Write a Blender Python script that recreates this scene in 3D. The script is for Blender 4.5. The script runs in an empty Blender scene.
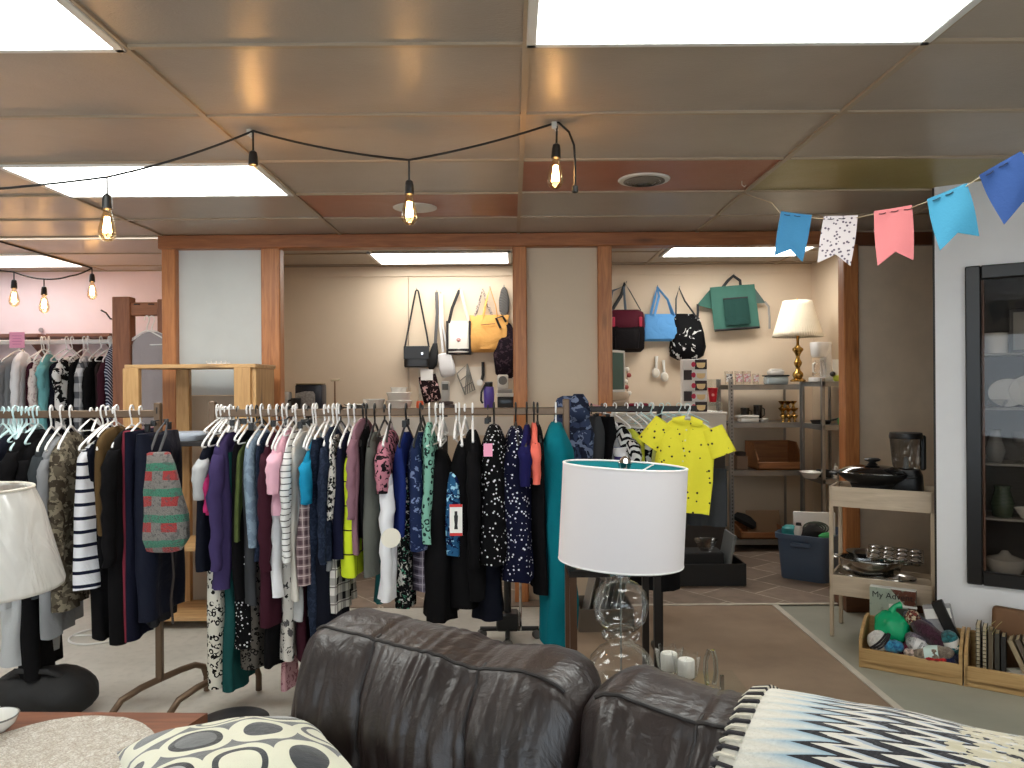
EXPOSURE, LIGHT, BULB = 1.4, 5.0, 40.0
import bpy, bmesh, math, random
from mathutils import Vector, Matrix, Euler, noise
random.seed(7)
PI = math.pi
C = bpy.context.scene.collection
F, CZ, ROLL = 775.0, 1.48, math.radians(0.4)
CR, SR = math.cos(ROLL), math.sin(ROLL)
def X(px, d, py=384):
    u, v = px - 512, 384 - py
    return (u*CR + v*SR)*d/F
def Z(py, d, px=512):
    u, v = px - 512, 384 - py
    return CZ + (-u*SR + v*CR)*d/F
def P(px, py, d): return (X(px, d, py), d, Z(py, d, px))
def nz(x, y, z): return noise.noise(Vector((x, y, z)))

# ------------------------------------------------------------------ mesh builder
class MB:
    def __init__(s): s.bm = bmesh.new()
    def box(s, c, size, rz=0, bev=0.0, rot=None, seg=1):
        r = bmesh.ops.create_cube(s.bm, size=1.0)
        vs = r['verts']
        bmesh.ops.scale(s.bm, vec=Vector(size), verts=vs)
        if bev > 0:
            es = list({e for v in vs for e in v.link_edges})
            rr = bmesh.ops.bevel(s.bm, geom=es, offset=bev, segments=seg, affect='EDGES', profile=0.5)
            vs = list({v for f in rr['faces'] for v in f.verts} | {v for v in vs if v.is_valid})
        m = rot.to_matrix() if rot is not None else Matrix.Rotation(rz, 3, 'Z')
        bmesh.ops.rotate(s.bm, cent=(0, 0, 0), matrix=m, verts=vs)
        bmesh.ops.translate(s.bm, vec=Vector(c), verts=vs)
        return s
    def loft(s, rings, cap0=True, cap1=True, closed=True):
        V = [[s.bm.verts.new(p) for p in r] for r in rings]
        n = len(V[0])
        for a, b in zip(V, V[1:]):
            for i in range(n if closed else n - 1):
                j = (i + 1) % n
                try: s.bm.faces.new((a[i], a[j], b[j], b[i]))
                except ValueError: pass
        for ok, r, rev in ((cap0, V[0], True), (cap1, V[-1], False)):
            if ok and closed:
                c = s.bm.verts.new(sum((v.co for v in r), Vector())/n)
                for i in range(n):
                    j = (i + 1) % n
                    s.bm.faces.new((r[j], r[i], c) if rev else (r[i], r[j], c))
        return s
    def tube(s, pts, r, n=8, closed=False, caps=True, flat=None, ref=None):
        pts = [Vector(p) for p in pts]
        k = len(pts); rings = []
        prev = None
        for i, p in enumerate(pts):
            if closed: t = pts[(i+1) % k] - pts[i-1]
            else: t = pts[min(i+1, k-1)] - pts[max(i-1, 0)]
            t = t.normalized() if t.length > 1e-9 else Vector((0, 0, 1))
            if ref is not None: a = Vector(ref)
            elif prev is not None: a = prev
            else: a = Vector((0, 0, 1)) if abs(t.z) < .9 else Vector((1, 0, 0))
            a = (a - t*a.dot(t))
            if a.length < 1e-6: a = t.orthogonal()
            a.normalize(); b = t.cross(a); prev = a
            rr = r[i] if isinstance(r, (list, tuple)) else r
            fb = flat if flat is not None else rr
            rings.append([p + a*rr*math.cos(2*PI*j/n) + b*fb*math.sin(2*PI*j/n) for j in range(n)])
        if closed: rings.append(rings[0])
        if closed:
            V = [[s.bm.verts.new(q) for q in rg] for rg in rings[:-1]]
            for i in range(k):
                A, B = V[i], V[(i+1) % k]
                for j in range(n): s.bm.faces.new((A[j], A[(j+1) % n], B[(j+1) % n], B[j]))
            return s
        return s.loft(rings, caps, caps)
    def lathe(s, prof, c=(0, 0, 0), n=24, sx=1, sy=1, cap=True):
        rings = [[(c[0]+r*sx*math.cos(2*PI*j/n), c[1]+r*sy*math.sin(2*PI*j/n), c[2]+z) for j in range(n)] for r, z in prof]
        return s.loft(rings, cap, cap)
    def poly(s, pts, vec):
        """prism: polygon pts extruded by vec"""
        a = [s.bm.verts.new(p) for p in pts]
        b = [s.bm.verts.new(Vector(p)+Vector(vec)) for p in pts]
        n = len(pts)
        s.bm.faces.new(a[::-1]); s.bm.faces.new(b)
        for i in range(n): s.bm.faces.new((a[i], a[(i+1) % n], b[(i+1) % n], b[i]))
        return s
    def pouch(s, prof, n=28, p=0.75, wob=0.0, seed=0, cx=0, cy=0):
        """stack of rounded rectangles: (z, half width x, half depth y[, x shift, y shift])"""
        rings = []
        for q in prof:
            z, a, b = q[:3]; dx = q[3] if len(q) > 3 else 0; dy = q[4] if len(q) > 4 else 0
            rg = []
            for j in range(n):
                t = 2*PI*j/n; cu, su = math.cos(t), math.sin(t)
                u = a*math.copysign(abs(cu)**p, cu); v = b*math.copysign(abs(su)**p, su)
                w = wob*nz(u*9+seed, v*9, z*9) if wob else 0
                rg.append((cx+dx+u*(1+w*.3/max(a, .02)*.3)+w*.2, cy+dy+v+w, z))
            rings.append(rg)
        return s.loft(rings)
    def sheet(s, fn, nu, nv, th=0.0):
        """grid surface fn(u,v)->point, u,v in 0..1; th gives it thickness"""
        G_ = [[Vector(fn(i/nu, j/nv)) for j in range(nv+1)] for i in range(nu+1)]
        V = [[s.bm.verts.new(p) for p in row] for row in G_]
        for i in range(nu):
            for j in range(nv): s.bm.faces.new((V[i][j], V[i+1][j], V[i+1][j+1], V[i][j+1]))
        if th:
            s.bm.normal_update()
            N = [[v.normal.copy() for v in row] for row in V]
            W = [[s.bm.verts.new(V[i][j].co - N[i][j]*th) for j in range(nv+1)] for i in range(nu+1)]
            for i in range(nu):
                for j in range(nv): s.bm.faces.new((W[i][j+1], W[i+1][j+1], W[i+1][j], W[i][j]))
            def side(a, b, c, d): s.bm.faces.new((a, b, c, d))
            for i in range(nu):
                side(V[i+1][0], V[i][0], W[i][0], W[i+1][0]); side(V[i][nv], V[i+1][nv], W[i+1][nv], W[i][nv])
            for j in range(nv):
                side(V[0][j], V[0][j+1], W[0][j+1], W[0][j]); side(V[nu][j+1], V[nu][j], W[nu][j], W[nu][j+1])
        return s
    def sphere(s, c, r, sc=(1, 1, 1), nu=20, nv=12, wob=0, seed=0):
        rings = []
        for i in range(1, nv):
            a = PI*i/nv
            rg = []
            for j in range(nu):
                t = 2*PI*j/nu
                d = Vector((math.sin(a)*math.cos(t), math.sin(a)*math.sin(t), -math.cos(a)))
                k = r*(1+wob*nz(d.x*2+seed, d.y*2, d.z*2))
                rg.append((c[0]+d.x*k*sc[0], c[1]+d.y*k*sc[1], c[2]+d.z*k*sc[2]))
            rings.append(rg)
        return s.loft(rings)
    def build(s, name, mat, parent=None, sharp=38, loc=None):
        bmesh.ops.recalc_face_normals(s.bm, faces=s.bm.faces)
        me = bpy.data.meshes.new(name); s.bm.to_mesh(me); s.bm.free()
        for f in me.polygons: f.use_smooth = True
        try: me.set_sharp_from_angle(angle=math.radians(sharp))
        except Exception: pass
        for m in (mat if isinstance(mat, (list, tuple)) else [mat]): me.materials.append(m)
        o = bpy.data.objects.new(name, me); C.objects.link(o)
        if parent is not None: o.parent = parent
        if loc is not None: o.location = loc
        return o
def tag(o, label=None, cat=None, group=None, kind=None):
    if label: o['label'] = label
    if cat: o['category'] = cat
    if group: o['group'] = group
    if kind: o['kind'] = kind
    return o
def thing(name, label, cat, loc=(0, 0, 0), rz=0, group=None, rot=None):
    o = bpy.data.objects.new(name, None); C.objects.link(o)
    o.empty_display_size = .05
    o.location = loc; o.rotation_euler = rot if rot is not None else (0, 0, rz)
    return tag(o, label, cat, group)
def struct(name, mb, m): return tag(mb.build(name, m), kind='structure')
def dup(root, loc, rz=None, label=None, group=None):
    r = root.copy(); C.objects.link(r); r.location = loc
    if rz is not None: r.rotation_euler = (0, 0, rz)
    if label: r['label'] = label
    if group: r['group'] = group
    for ch in list(root.children):
        c = ch.copy(); C.objects.link(c); c.parent = r
        for g in ch.children:
            d = g.copy(); C.objects.link(d); d.parent = c
    return r

# ------------------------------------------------------------------ materials
def s2l(c):
    c /= 255.0
    return c/12.92 if c <= .04045 else ((c+.055)/1.055)**2.4
def col(c): return (s2l(c[0]), s2l(c[1]), s2l(c[2]), 1)
class G:
    def __init__(s, name):
        s.mat = bpy.data.materials.new(name); s.mat.use_nodes = True
        s.nt = s.mat.node_tree; s.nt.nodes.clear()
        s.out = s.nt.nodes.new('ShaderNodeOutputMaterial')
    def n(s, t, **kw):
        o = s.nt.nodes.new(t)
        for k, v in kw.items(): setattr(o, k, v)
        return o
    def set(s, sock, v):
        if hasattr(v, 'is_output'): s.nt.links.new(v, sock)
        else: sock.default_value = v
    def m(s, op, a, b=None, c=None):
        o = s.n('ShaderNodeMath', operation=op)
        for i, v in enumerate((a, b, c)):
            if v is not None: s.set(o.inputs[i], v)
        return o.outputs[0]
    def mix(s, f, a, b):
        o = s.n('ShaderNodeMix', data_type='RGBA')
        s.set(o.inputs[0], f); s.set(o.inputs[6], a); s.set(o.inputs[7], b)
        return o.outputs[2]
    def co(s, kind='Object'): return s.n('ShaderNodeTexCoord').outputs[kind]
    def xyz(s, v):
        o = s.n('ShaderNodeSeparateXYZ'); s.set(o.inputs[0], v); return o.outputs
    def scale(s, v, sc):
        o = s.n('ShaderNodeVectorMath', operation='MULTIPLY'); s.set(o.inputs[0], v); o.inputs[1].default_value = sc; return o.outputs[0]
    def noise(s, v, sc, det=3, dist=0, rough=.55):
        o = s.n('ShaderNodeTexNoise'); s.set(o.inputs['Vector'], v)
        o.inputs['Scale'].default_value = sc; o.inputs['Detail'].default_value = det; o.inputs['Distortion'].default_value = dist
        o.inputs['Roughness'].default_value = rough
        return o.outputs['Fac']
    def vor(s, v, sc, feat='F1', out='Distance'):
        o = s.n('ShaderNodeTexVoronoi', feature=feat); s.set(o.inputs['Vector'], v); o.inputs['Scale'].default_value = sc
        return o.outputs[out]
    def step(s, v, a, b):
        o = s.n('ShaderNodeMapRange'); s.set(o.inputs[0], v); o.inputs[1].default_value = a; o.inputs[2].default_value = b
        return o.outputs[0]
    def bump(s, h, strength, dist=.01, prev=None):
        o = s.n('ShaderNodeBump'); s.set(o.inputs['Height'], h); o.inputs['Strength'].default_value = strength; o.inputs['Distance'].default_value = dist
        if prev is not None: s.set(o.inputs['Normal'], prev)
        return o.outputs[0]
    def pbsdf(s, base, rough=.6, metal=0, normal=None, spec=.5, sheen=0, coat=0, trans=0, ior=1.45, alpha=1):
        o = s.n('ShaderNodeBsdfPrincipled')
        s.set(o.inputs['Base Color'], base); s.set(o.inputs['Roughness'], rough); s.set(o.inputs['Metallic'], metal)
        o.inputs['Specular IOR Level'].default_value = spec
        if sheen: o.inputs['Sheen Weight'].default_value = sheen
        if coat: o.inputs['Coat Weight'].default_value = coat
        if trans: o.inputs['Transmission Weight'].default_value = trans; o.inputs['IOR'].default_value = ior
        if alpha != 1: s.set(o.inputs['Alpha'], alpha)
        if normal is not None: s.set(o.inputs['Normal'], normal)
        s.nt.links.new(o.outputs[0], s.out.inputs[0])
        return s.mat
_mc = {}
def mat(name, c, rough=.55, metal=0, bump=0, bs=60, var=0.0, vs=6, spec=.5, coat=0):
    """plain surface with slight tone variation and grain"""
    if name in _mc: return _mc[name]
    g = G(name); co = g.co()
    base = col(c)
    if var:
        f = g.noise(co, vs, 4)
        d = tuple(x*(1-var) for x in base[:3])+(1,); l = tuple(min(1, x*(1+var)) for x in base[:3])+(1,)
        base = g.mix(g.step(f, .3, .7), d, l)
    nrm = g.bump(g.noise(co, bs, 3), bump, .004) if bump else None
    _mc[name] = g.pbsdf(base, rough, metal, nrm, spec, coat=coat)
    return _mc[name]
def wood(name, c1, c2, axis='X', sc=1.0, rough=.5, knots=True):
    if name in _mc: return _mc[name]
    g = G(name); co = g.co()
    st = {'X': (1.2, 14, 14), 'Y': (14, 1.2, 14), 'Z': (14, 14, 1.2)}[axis]
    v = g.scale(co, tuple(q*sc for q in st))
    f = g.noise(v, 2.2, 5, 1.2)
    f2 = g.noise(v, 9, 3)
    base = g.mix(g.step(f, .32, .7), col(c1), col(c2))
    base = g.mix(g.m('MULTIPLY', g.step(f2, .55, .75), .25), base, tuple(q*.5 for q in col(c1)[:3])+(1,))
    if knots:
        k = g.vor(g.scale(co, {'X': (1, 4, 4), 'Y': (4, 1, 4), 'Z': (4, 4, 1)}[axis]), 1.6)
        base = g.mix(g.m('MULTIPLY', g.step(k, .16, .04), .7), base, tuple(q*.3 for q in col(c1)[:3])+(1,))
    _mc[name] = g.pbsdf(base, rough, 0, g.bump(f, .15, .003))
    return _mc[name]
def emis(name, c, strength):
    g = G(name); e = g.n('ShaderNodeEmission'); e.inputs[0].default_value = (c[0], c[1], c[2], 1); e.inputs[1].default_value = strength
    g.nt.links.new(e.outputs[0], g.out.inputs[0]); return g.mat
def glass(name, tint=(.95, .97, .97), rough=.03, fres=1.5, extra=0.0, cap=.4):
    """thin clear glass: light passes straight, edges and highlights reflect"""
    if name in _mc: return _mc[name]
    g = G(name)
    t = g.n('ShaderNodeBsdfTransparent'); t.inputs[0].default_value = tint+(1,)
    r = g.n('ShaderNodeBsdfGlossy'); r.inputs['Roughness'].default_value = rough
    fr = g.n('ShaderNodeFresnel'); fr.inputs[0].default_value = fres
    f = g.m('MINIMUM', g.m('ADD', g.m('MULTIPLY', fr.outputs[0], .6), extra), cap)
    mx = g.n('ShaderNodeMixShader'); g.set(mx.inputs[0], f)
    g.nt.links.new(t.outputs[0], mx.inputs[1]); g.nt.links.new(r.outputs[0], mx.inputs[2])
    g.nt.links.new(mx.outputs[0], g.out.inputs[0]); _mc[name] = g.mat
    return g.mat
def fab(name, c, c2=None, pat=None, sc=20, duty=.5, c3=None, rough=.92, sheen=.15, ratio=1.0, wr=.35):
    """cloth: plain or printed, soft creases and weave"""
    if name in _mc: return _mc[name]
    def dye(q):
        if q is None: return None
        l = .3*q[0]+.59*q[1]+.11*q[2]; k = .80 if l < 150 else .9
        return tuple(max(4, (l+(v-l)*k)*(.9 if l < 110 else 1)) for v in q)
    c, c2, c3 = dye(c), dye(c2), dye(c3)
    g = G(name); co = g.co(); x, y, z = g.xyz(co)
    xy = g.m('ADD', x, y)
    base = col(c); k2 = col(c2) if c2 else None
    fr = lambda v, s: g.m('FRACT', g.m('MULTIPLY', v, s))
    if pat == 'hstripe': base = g.mix(g.m('LESS_THAN', fr(z, sc), duty), base, k2)
    elif pat == 'vstripe': base = g.mix(g.m('LESS_THAN', fr(xy, sc), duty), base, k2)
    elif pat == 'dstripe': base = g.mix(g.m('LESS_THAN', fr(g.m('ADD', z, g.m('MULTIPLY', xy, .8)), sc), duty), base, k2)
    elif pat == 'plaid':
        a = g.m('LESS_THAN', fr(z, sc), duty); b = g.m('LESS_THAN', fr(xy, sc*1.15), duty)
        base = g.mix(g.m('MULTIPLY', g.m('ADD', a, b), .5), base, k2)
        if c3:
            t = g.m('MAXIMUM', g.m('LESS_THAN', fr(g.m('ADD', z, .011), sc), .08), g.m('LESS_THAN', fr(g.m('ADD', xy, .013), sc*1.15), .08))
            base = g.mix(t, base, col(c3))
    elif pat == 'grid':
        t = g.m('MAXIMUM', g.m('LESS_THAN', fr(z, sc), duty), g.m('LESS_THAN', fr(xy, sc*ratio), duty))
        base = g.mix(t, base, k2)
    elif pat == 'dots': base = g.mix(g.m('LESS_THAN', g.vor(co, sc), duty), base, k2)
    elif pat == 'leopard':
        dn = g.n('ShaderNodeVectorMath', operation='ADD'); g.set(dn.inputs[0], co)
        nt_ = g.n('ShaderNodeTexNoise'); nt_.inputs['Scale'].default_value = sc*.8
        g.set(nt_.inputs['Vector'], co)
        g.set(dn.inputs[1], g.scale(nt_.outputs['Color'], (.5/sc,)*3))
        d = g.vor(dn.outputs[0], sc)
        band = g.m('MULTIPLY', g.m('GREATER_THAN', d, .24), g.m('LESS_THAN', d, .47))
        base = g.mix(g.m('MULTIPLY', band, g.m('GREATER_THAN', g.noise(co, sc*1.3, 1), .42)), base, k2)
    elif pat in ('floral', 'camo'):
        f = g.noise(co, sc, 2 if pat == 'camo' else 4, .6)
        base = g.mix(g.m('GREATER_THAN', f, duty), base, k2)
        if c3: base = g.mix(g.m('GREATER_THAN', g.noise(g.scale(co, (1.1, .9, 1.3)), sc*1.4, 2, .4), duty+.06), base, col(c3))
    elif pat == 'chevron':
        tri = g.m('ABSOLUTE', g.m('SUBTRACT', fr(xy, sc*.6), .5))
        base = g.mix(g.m('LESS_THAN', fr(g.m('ADD', z, g.m('MULTIPLY', tri, 1.6/sc)), sc), duty), base, k2)
    elif pat == 'side':   # a narrow vertical band down the outer edge
        base = g.mix(g.m('LESS_THAN', g.m('ABSOLUTE', g.m('ADD', x, .008)), .009), base, k2)
    elif pat == 'split':  # lower part a second colour
        base = g.mix(g.m('LESS_THAN', z, duty), base, k2)
    f = g.noise(co, 7, 4, 1.0); w = g.noise(co, 260, 2)
    nrm = g.bump(w, .12, .002, g.bump(f, wr, .03))
    _mc[name] = g.pbsdf(base, rough, 0, nrm, .06, 0)
    return _mc[name]
# ------------------------------------------------------------------ camera, world, colour management
cam = bpy.data.cameras.new('camera'); cam.sensor_width = 36; cam.lens = F/1024*36; cam.clip_start = .02
co_ = bpy.data.objects.new('camera', cam); C.objects.link(co_)
co_.matrix_world = Matrix.Translation((0, 0, CZ)) @ Matrix.Rotation(PI/2, 4, 'X') @ Matrix.Rotation(-ROLL, 4, 'Z')
sc_ = bpy.context.scene; sc_.camera = co_
sc_.view_settings.view_transform = 'Standard'; sc_.view_settings.look = 'None'
sc_.view_settings.exposure = EXPOSURE; sc_.view_settings.gamma = 1; sc_.view_settings.use_curve_mapping = False
sc_.cycles.max_bounces = 8; sc_.cycles.transparent_max_bounces = 16; sc_.cycles.diffuse_bounces = 4
sc_.cycles.caustics_reflective = False; sc_.cycles.caustics_refractive = False
sc_.cycles.sample_clamp_indirect = 6; sc_.cycles.use_denoising = True
w = bpy.data.worlds.new('daylight'); sc_.world = w; w.use_nodes = True
bg = w.node_tree.nodes['Background']; bg.inputs[0].default_value = (.82, .9, 1, 1); bg.inputs[1].default_value = 2.2

# ------------------------------------------------------------------ room shell
CEIL, PY, BY, LY = 2.50, 5.25, 7.2, 6.8
def floor_mat():
    g = G('concrete_floor'); co = g.co(); x, y, z = g.xyz(co)
    f = g.noise(co, 1.6, 6); f2 = g.noise(co, 22, 4)
    b = g.mix(g.step(f, .3, .7), col((178, 174, 164)), col((208, 203, 193)))
    b = g.mix(g.m('MULTIPLY', g.step(f2, .5, .72), .3), b, col((150, 147, 138)))
    # the painted side beyond the white line is greener
    b = g.mix(g.m('GREATER_THAN', x, 1.72), b, g.mix(g.step(f, .3, .7), col((150, 150, 136)), col((172, 171, 156))))
    return g.pbsdf(b, .5, 0, g.bump(f2, .12, .004))
def carpet_mat():
    g = G('brown_floor_covering'); co = g.co()
    f = g.noise(co, 2.4, 5); f2 = g.noise(co, 160, 2)
    b = g.mix(g.step(f, .3, .7), col((140, 118, 98)), col((168, 144, 120)))
    b = g.mix(g.m('MULTIPLY', f2, .3), b, col((112, 95, 78)))
    return g.pbsdf(b, .8, 0, g.bump(f2, .3, .004))
def tile_mat():
    g = G('vinyl_tile'); co = g.co()
    mp = g.n('ShaderNodeMapping'); g.set(mp.inputs[0], co); mp.inputs['Rotation'].default_value = (0, 0, math.radians(52))
    br = g.n('ShaderNodeTexBrick'); g.set(br.inputs['Vector'], mp.outputs[0])
    br.offset = .5; br.inputs['Scale'].default_value = 1; br.inputs['Brick Width'].default_value = .46; br.inputs['Row Height'].default_value = .31
    br.inputs['Mortar Size'].default_value = .006; br.inputs['Color1'].default_value = col((122, 106, 93)); br.inputs['Color2'].default_value = col((150, 132, 117))
    br.inputs['Mortar'].default_value = col((196, 182, 164))
    f = g.noise(co, 9, 5, .5)
    b = g.mix(g.m('MULTIPLY', g.step(f, .4, .65), .55), br.outputs['Color'], col((108, 93, 82)))
    return g.pbsdf(b, .45, 0, g.bump(br.outputs['Fac'], .3, .002))
struct('floor', MB().box((-.4, 1.9, -.05), (9.8, 10.6, .1)), floor_mat())
struct('floor_carpet', MB().box((1.03, 3.05, .002), (1.36, 4.2, .008)), carpet_mat())
struct('floor_tile', MB().box((.22, 6.17, .003), (5.14, 2.06, .012)), tile_mat())
mb = MB()
mb.sheet(lambda u, v: (.25+u*2.2, 5.12+v*.035+.012*nz(u*14, 1, 2)*(1-v), .012+.003*math.sin(v*PI)), 60, 3, .004)
struct('trim_1', mb, mat('threshold_strip', (196, 188, 172), .6, var=.2, vs=9))
mb = MB().box((1.73, 3.35, .006), (.035, 3.6, .008))
struct('trim_2', mb, mat('white_floor_line', (205, 198, 184), .6, var=.12))

def ceil_mat(name, c1, c2, rough=.33):
    g = G(name); co = g.co()
    f = g.noise(co, 1.3, 4); e = g.noise(g.scale(co, (14, 30, 1)), 3, 3, 1.5)
    b = g.mix(g.step(f, .3, .7), col(c1), col(c2))
    return g.pbsdf(b, rough, 0, g.bump(e, .22, .006, g.bump(f, .25, .05)), .5)
CM = [ceil_mat('tan_ceiling_panel', (160, 148, 136), (178, 166, 152)), ceil_mat('rust_ceiling_panel', (150, 84, 58), (166, 96, 68)),
      ceil_mat('olive_ceiling_panel', (146, 132, 76), (164, 150, 90))]
def tiles(x0, nx, y0, ny, z, special, dx=1.2, dy=.6, ylast=None):
    bm = bmesh.new()
    for i in range(nx):
        for j in range(ny):
            a, b = x0+i*dx, y0+j*dy
            y2 = min(b+dy, ylast) if ylast else b+dy
            s = .004*nz(i*3.1, j*1.7, 0)
            f = bm.faces.new([bm.verts.new(p) for p in ((a, b, z+s), (a, y2, z-s), (a+dx, y2, z+s), (a+dx, b, z-s))])
            f.material_index = special.get((i, j), 0)
            if f.normal.z > 0: f.normal_flip()
    me = bpy.data.meshes.new('ceiling'); bm.to_mesh(me); bm.free()
    for m in CM: me.materials.append(m)
    o = bpy.data.objects.new('ceiling', me); C.objects.link(o); tag(o, kind='structure')
    g = MB()
    for i in range(nx+1): g.box((x0+i*dx, y0+(min(ny*dy, ylast-y0 if ylast else 99))/2, z-.004), (.022, min(ny*dy, ylast-y0 if ylast else 99), .012))
    for j in range(ny+1): g.box((x0+nx*dx/2, min(y0+j*dy, ylast or 99), z-.004), (nx*dx, .02, .010))
    gr = g.build('ceiling_grid', mat('cream_ceiling_grid', (172, 154, 132), .4), o); tag(gr, kind='structure')
# columns start at -5.95 (i), rows at -3.083 (j): row 11 = 3.517..4.117, row 12 = 4.117..4.717
tiles(-5.95, 9, -3.083, 14, CEIL, {(5, 11): 1, (4, 12): 1, (6, 11): 2}, ylast=PY)
tiles(-5.95, 3, 5.317, 3, CEIL, {}, ylast=LY)
tiles(-2.35, 5, 5.30, 4, 2.585, {}, ylast=BY)
struct('ceiling_fascia', MB().box((0.3, 5.31, 2.55), (5.4, .03, .12)), CM[0])

beige = mat('beige_wall_panel', (218, 198, 172), .6, bump=.15, bs=40, var=.04, vs=2)
white = mat('white_painted_wall', (232, 232, 234), .6, bump=.1, bs=90, var=.02)
pink = mat('pale_pink_wall', (236, 216, 220), .7, bump=.1, bs=60, var=.03)
mb = MB()
mb.box((-1.655, BY+.05, 1.3), (1.39, .1, 2.6)); mb.box((.9175, BY+.05, 1.3), (3.745, .1, 2.6))     # two sheets meet in a seam
mb.box((.22, BY-.006, 2.53), (5.1, .02, .09))
struct('wall_back', mb, beige)
struct('wall_right', MB().box((2.84, 6.29, 1.3), (.1, 1.9, 2.6)), beige)
struct('wall_inner', MB().box((-2.33, 6.25, 1.3), (.08, 1.9, 2.6)), beige)
struct('wall_pink', MB().box((-4.1, LY+.05, 1.25), (3.5, .1, 2.5)), pink)
struct('wall_left', MB().box((-5.3, 1.9, 1.25), (.1, 10, 2.5)), white)
# shop front behind the camera, two big windows
mb = MB()
for a, b, c, d in ((-5.3, -4.6, 0, 2.5), (-1.6, -.6, 0, 2.5), (2.4, 4.5, 0, 2.5), (-4.6, -1.6, 0, .6), (-4.6, -1.6, 2.2, 2.5), (-.6, 2.4, 0, .6), (-.6, 2.4, 2.2, 2.5)):
    mb.box(((a+b)/2, -3.1, (c+d)/2), (b-a, .15, d-c))
struct('wall_front', mb, white)
for k, x in enumerate((-3.1, .9)):
    wn = MB()
    for q in (-1.5, 0, 1.5): wn.box((x+q*.98, -3.1, 1.4), (.06, .08, 1.6))
    for q in (.63, 2.17): wn.box((x, -3.1, q), (3.0, .08, .06))
    o = wn.build('window_%d' % (k+1), mat('window_frame_grey', (90, 90, 92), .4)); tag(o, kind='structure')
    p = MB().box((x, -3.1, 1.4), (2.94, .008, 1.5)).build('pane', glass('window_glass'), o); tag(p, kind='structure')
struct('wall_side', MB().box((4.45, 1.1, 1.25), (.1, 8.5, 2.5)), white)
struct('wall_end', MB().box((3.85, PY+.05, 1.25), (1.1, .1, 2.5)), white)

# partition with two wide openings
post = wood('varnished_post_wood', (166, 102, 58), (202, 134, 80), 'Z', rough=.42)
beamw = wood('varnished_beam_wood', (142, 84, 46), (176, 110, 64), 'X', rough=.42)
def post_at(a, b, d=PY): return X(a, d), X(b, d)
k = 1
for a, b in ((163, 177), (262, 281), (513, 527), (598, 612), (843, 858)):
    x0, x1 = X(a, PY, 330), X(b, PY, 330)
    struct('trim_%d' % (k+2), MB().box(((x0+x1)/2, PY+.03, 1.2), (x1-x0, .1, 2.42), bev=.006), post); k += 1
x0 = X(160, PY, 235)
struct('trim_8', MB().box(((x0+2.26)/2, PY+.02, 2.452), (2.26-x0, .12, .092), bev=.006), beamw)
struct('trim_9', MB().box((2.75, PY+.035, 2.447), (1.0, .1, .086), bev=.006), wood('dark_beam_wood', (92, 52, 30), (116, 68, 40), 'X', rough=.5))
def panel(name, a, b, z0, z1, m, y=PY+.05):
    x0, x1 = X(a, y, 330), X(b, y, 330)
    struct(name, MB().box(((x0+x1)/2, y, (z0+z1)/2), (x1-x0+.02, .03, z1-z0)), m)
zw = Z(395, PY, 220)
panel('wall_panel_white', 176, 263, zw, 2.42, mat('pale_grey_panel', (206, 208, 205), .5, var=.03))
panel('wall_panel_low', 176, 263, 0, zw-.006, mat('tan_panel', (176, 158, 138), .6, var=.05))
panel('wall_panel_center', 526, 599, 0, 2.42, beige)
panel('wall_panel_end_top', 857, 1000, Z(421, PY, 900)-.001, 2.42, mat('tan_end_panel', (228, 206, 180), .6, var=.06))
panel('wall_panel_end', 857, 1000, 0, Z(421, PY, 900)+.001, mat('tan_end_panel', (228, 206, 180), .6))
WR = math.atan2(-.56, .83)
def WL(t, n, z): # along the slanted white wall, n towards the room behind it
    c, s = math.cos(WR), math.sin(WR)
    return (2.23+t*c-n*s, 4.08+t*s+n*c, z)
# slanted white wall with the recess of the display cabinet
mb = MB()
t0, t1, zc0, zc1 = .15, .95, .45, 2.055
for a, b, c, d in ((0, t0, 0, CEIL), (t1, 2.75, 0, CEIL), (t0, t1, 0, zc0), (t0, t1, zc1, CEIL)):
    mb.box(((a+b)/2, .035, (c+d)/2), (b-a, .07, d-c))
o = mb.build('wall_slanted', white); o.location = (2.23, 4.08, 0); o.rotation_euler = (0, 0, WR); tag(o, kind='structure')
o = MB().box((-.006, .05, 1.25), (.012, .06, 2.5)).build('trim_10', mat('dark_edge_trim', (40, 34, 30), .5)); o.location = (2.23, 4.08, 0); o.rotation_euler = (0, 0, WR); tag(o, kind='structure')

# ------------------------------------------------------------------ ceiling lights
diff = emis('fluorescent_diffuser', (.98, 1.0, .955), LIGHT)
diffw = emis('fluorescent_diffuser_white', (1.0, .97, .92), LIGHT*.85)
diffd = emis('fluorescent_diffuser_soft', (1.0, .97, .94), LIGHT*.45)
def troffer(x, y, z, label, m=diff):
    t = thing('ceiling_light', label, 'ceiling light', (x, y, z), 0, 'fluorescent ceiling lights')
    f = MB()
    for sx in (-1, 1): f.box((sx*.585, 0, -.008), (.03, .6, .018), bev=.003)
    for sy in (-1, 1): f.box((0, sy*.288, -.008), (1.2, .024, .018), bev=.003)
    f.build('frame', mat('light_frame', (225, 225, 222), .4), t)
    MB().box((0, 0, -.008), (1.15, .555, .012)).build('diffuser', m, t)
troffer(.65, 2.017, CEIL, 'large fluorescent ceiling light nearest the camera above the leather sofa')
troffer(-1.75, 2.03, CEIL, 'fluorescent ceiling light cut by the upper corner above the end table')
troffer(-1.75, 3.817, CEIL, 'fluorescent ceiling light just behind the string of bulbs over the clothes racks')
troffer(-4.15, 6.2, CEIL, 'far fluorescent ceiling light next to the pink wall', diffd)
troffer(-.60, 6.72, 2.585, 'fluorescent ceiling light in the back room above the hanging handbags', diffw)
troffer(1.88, 6.42, 2.585, 'fluorescent ceiling light in the back room above the green apron bag', diffw)
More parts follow.
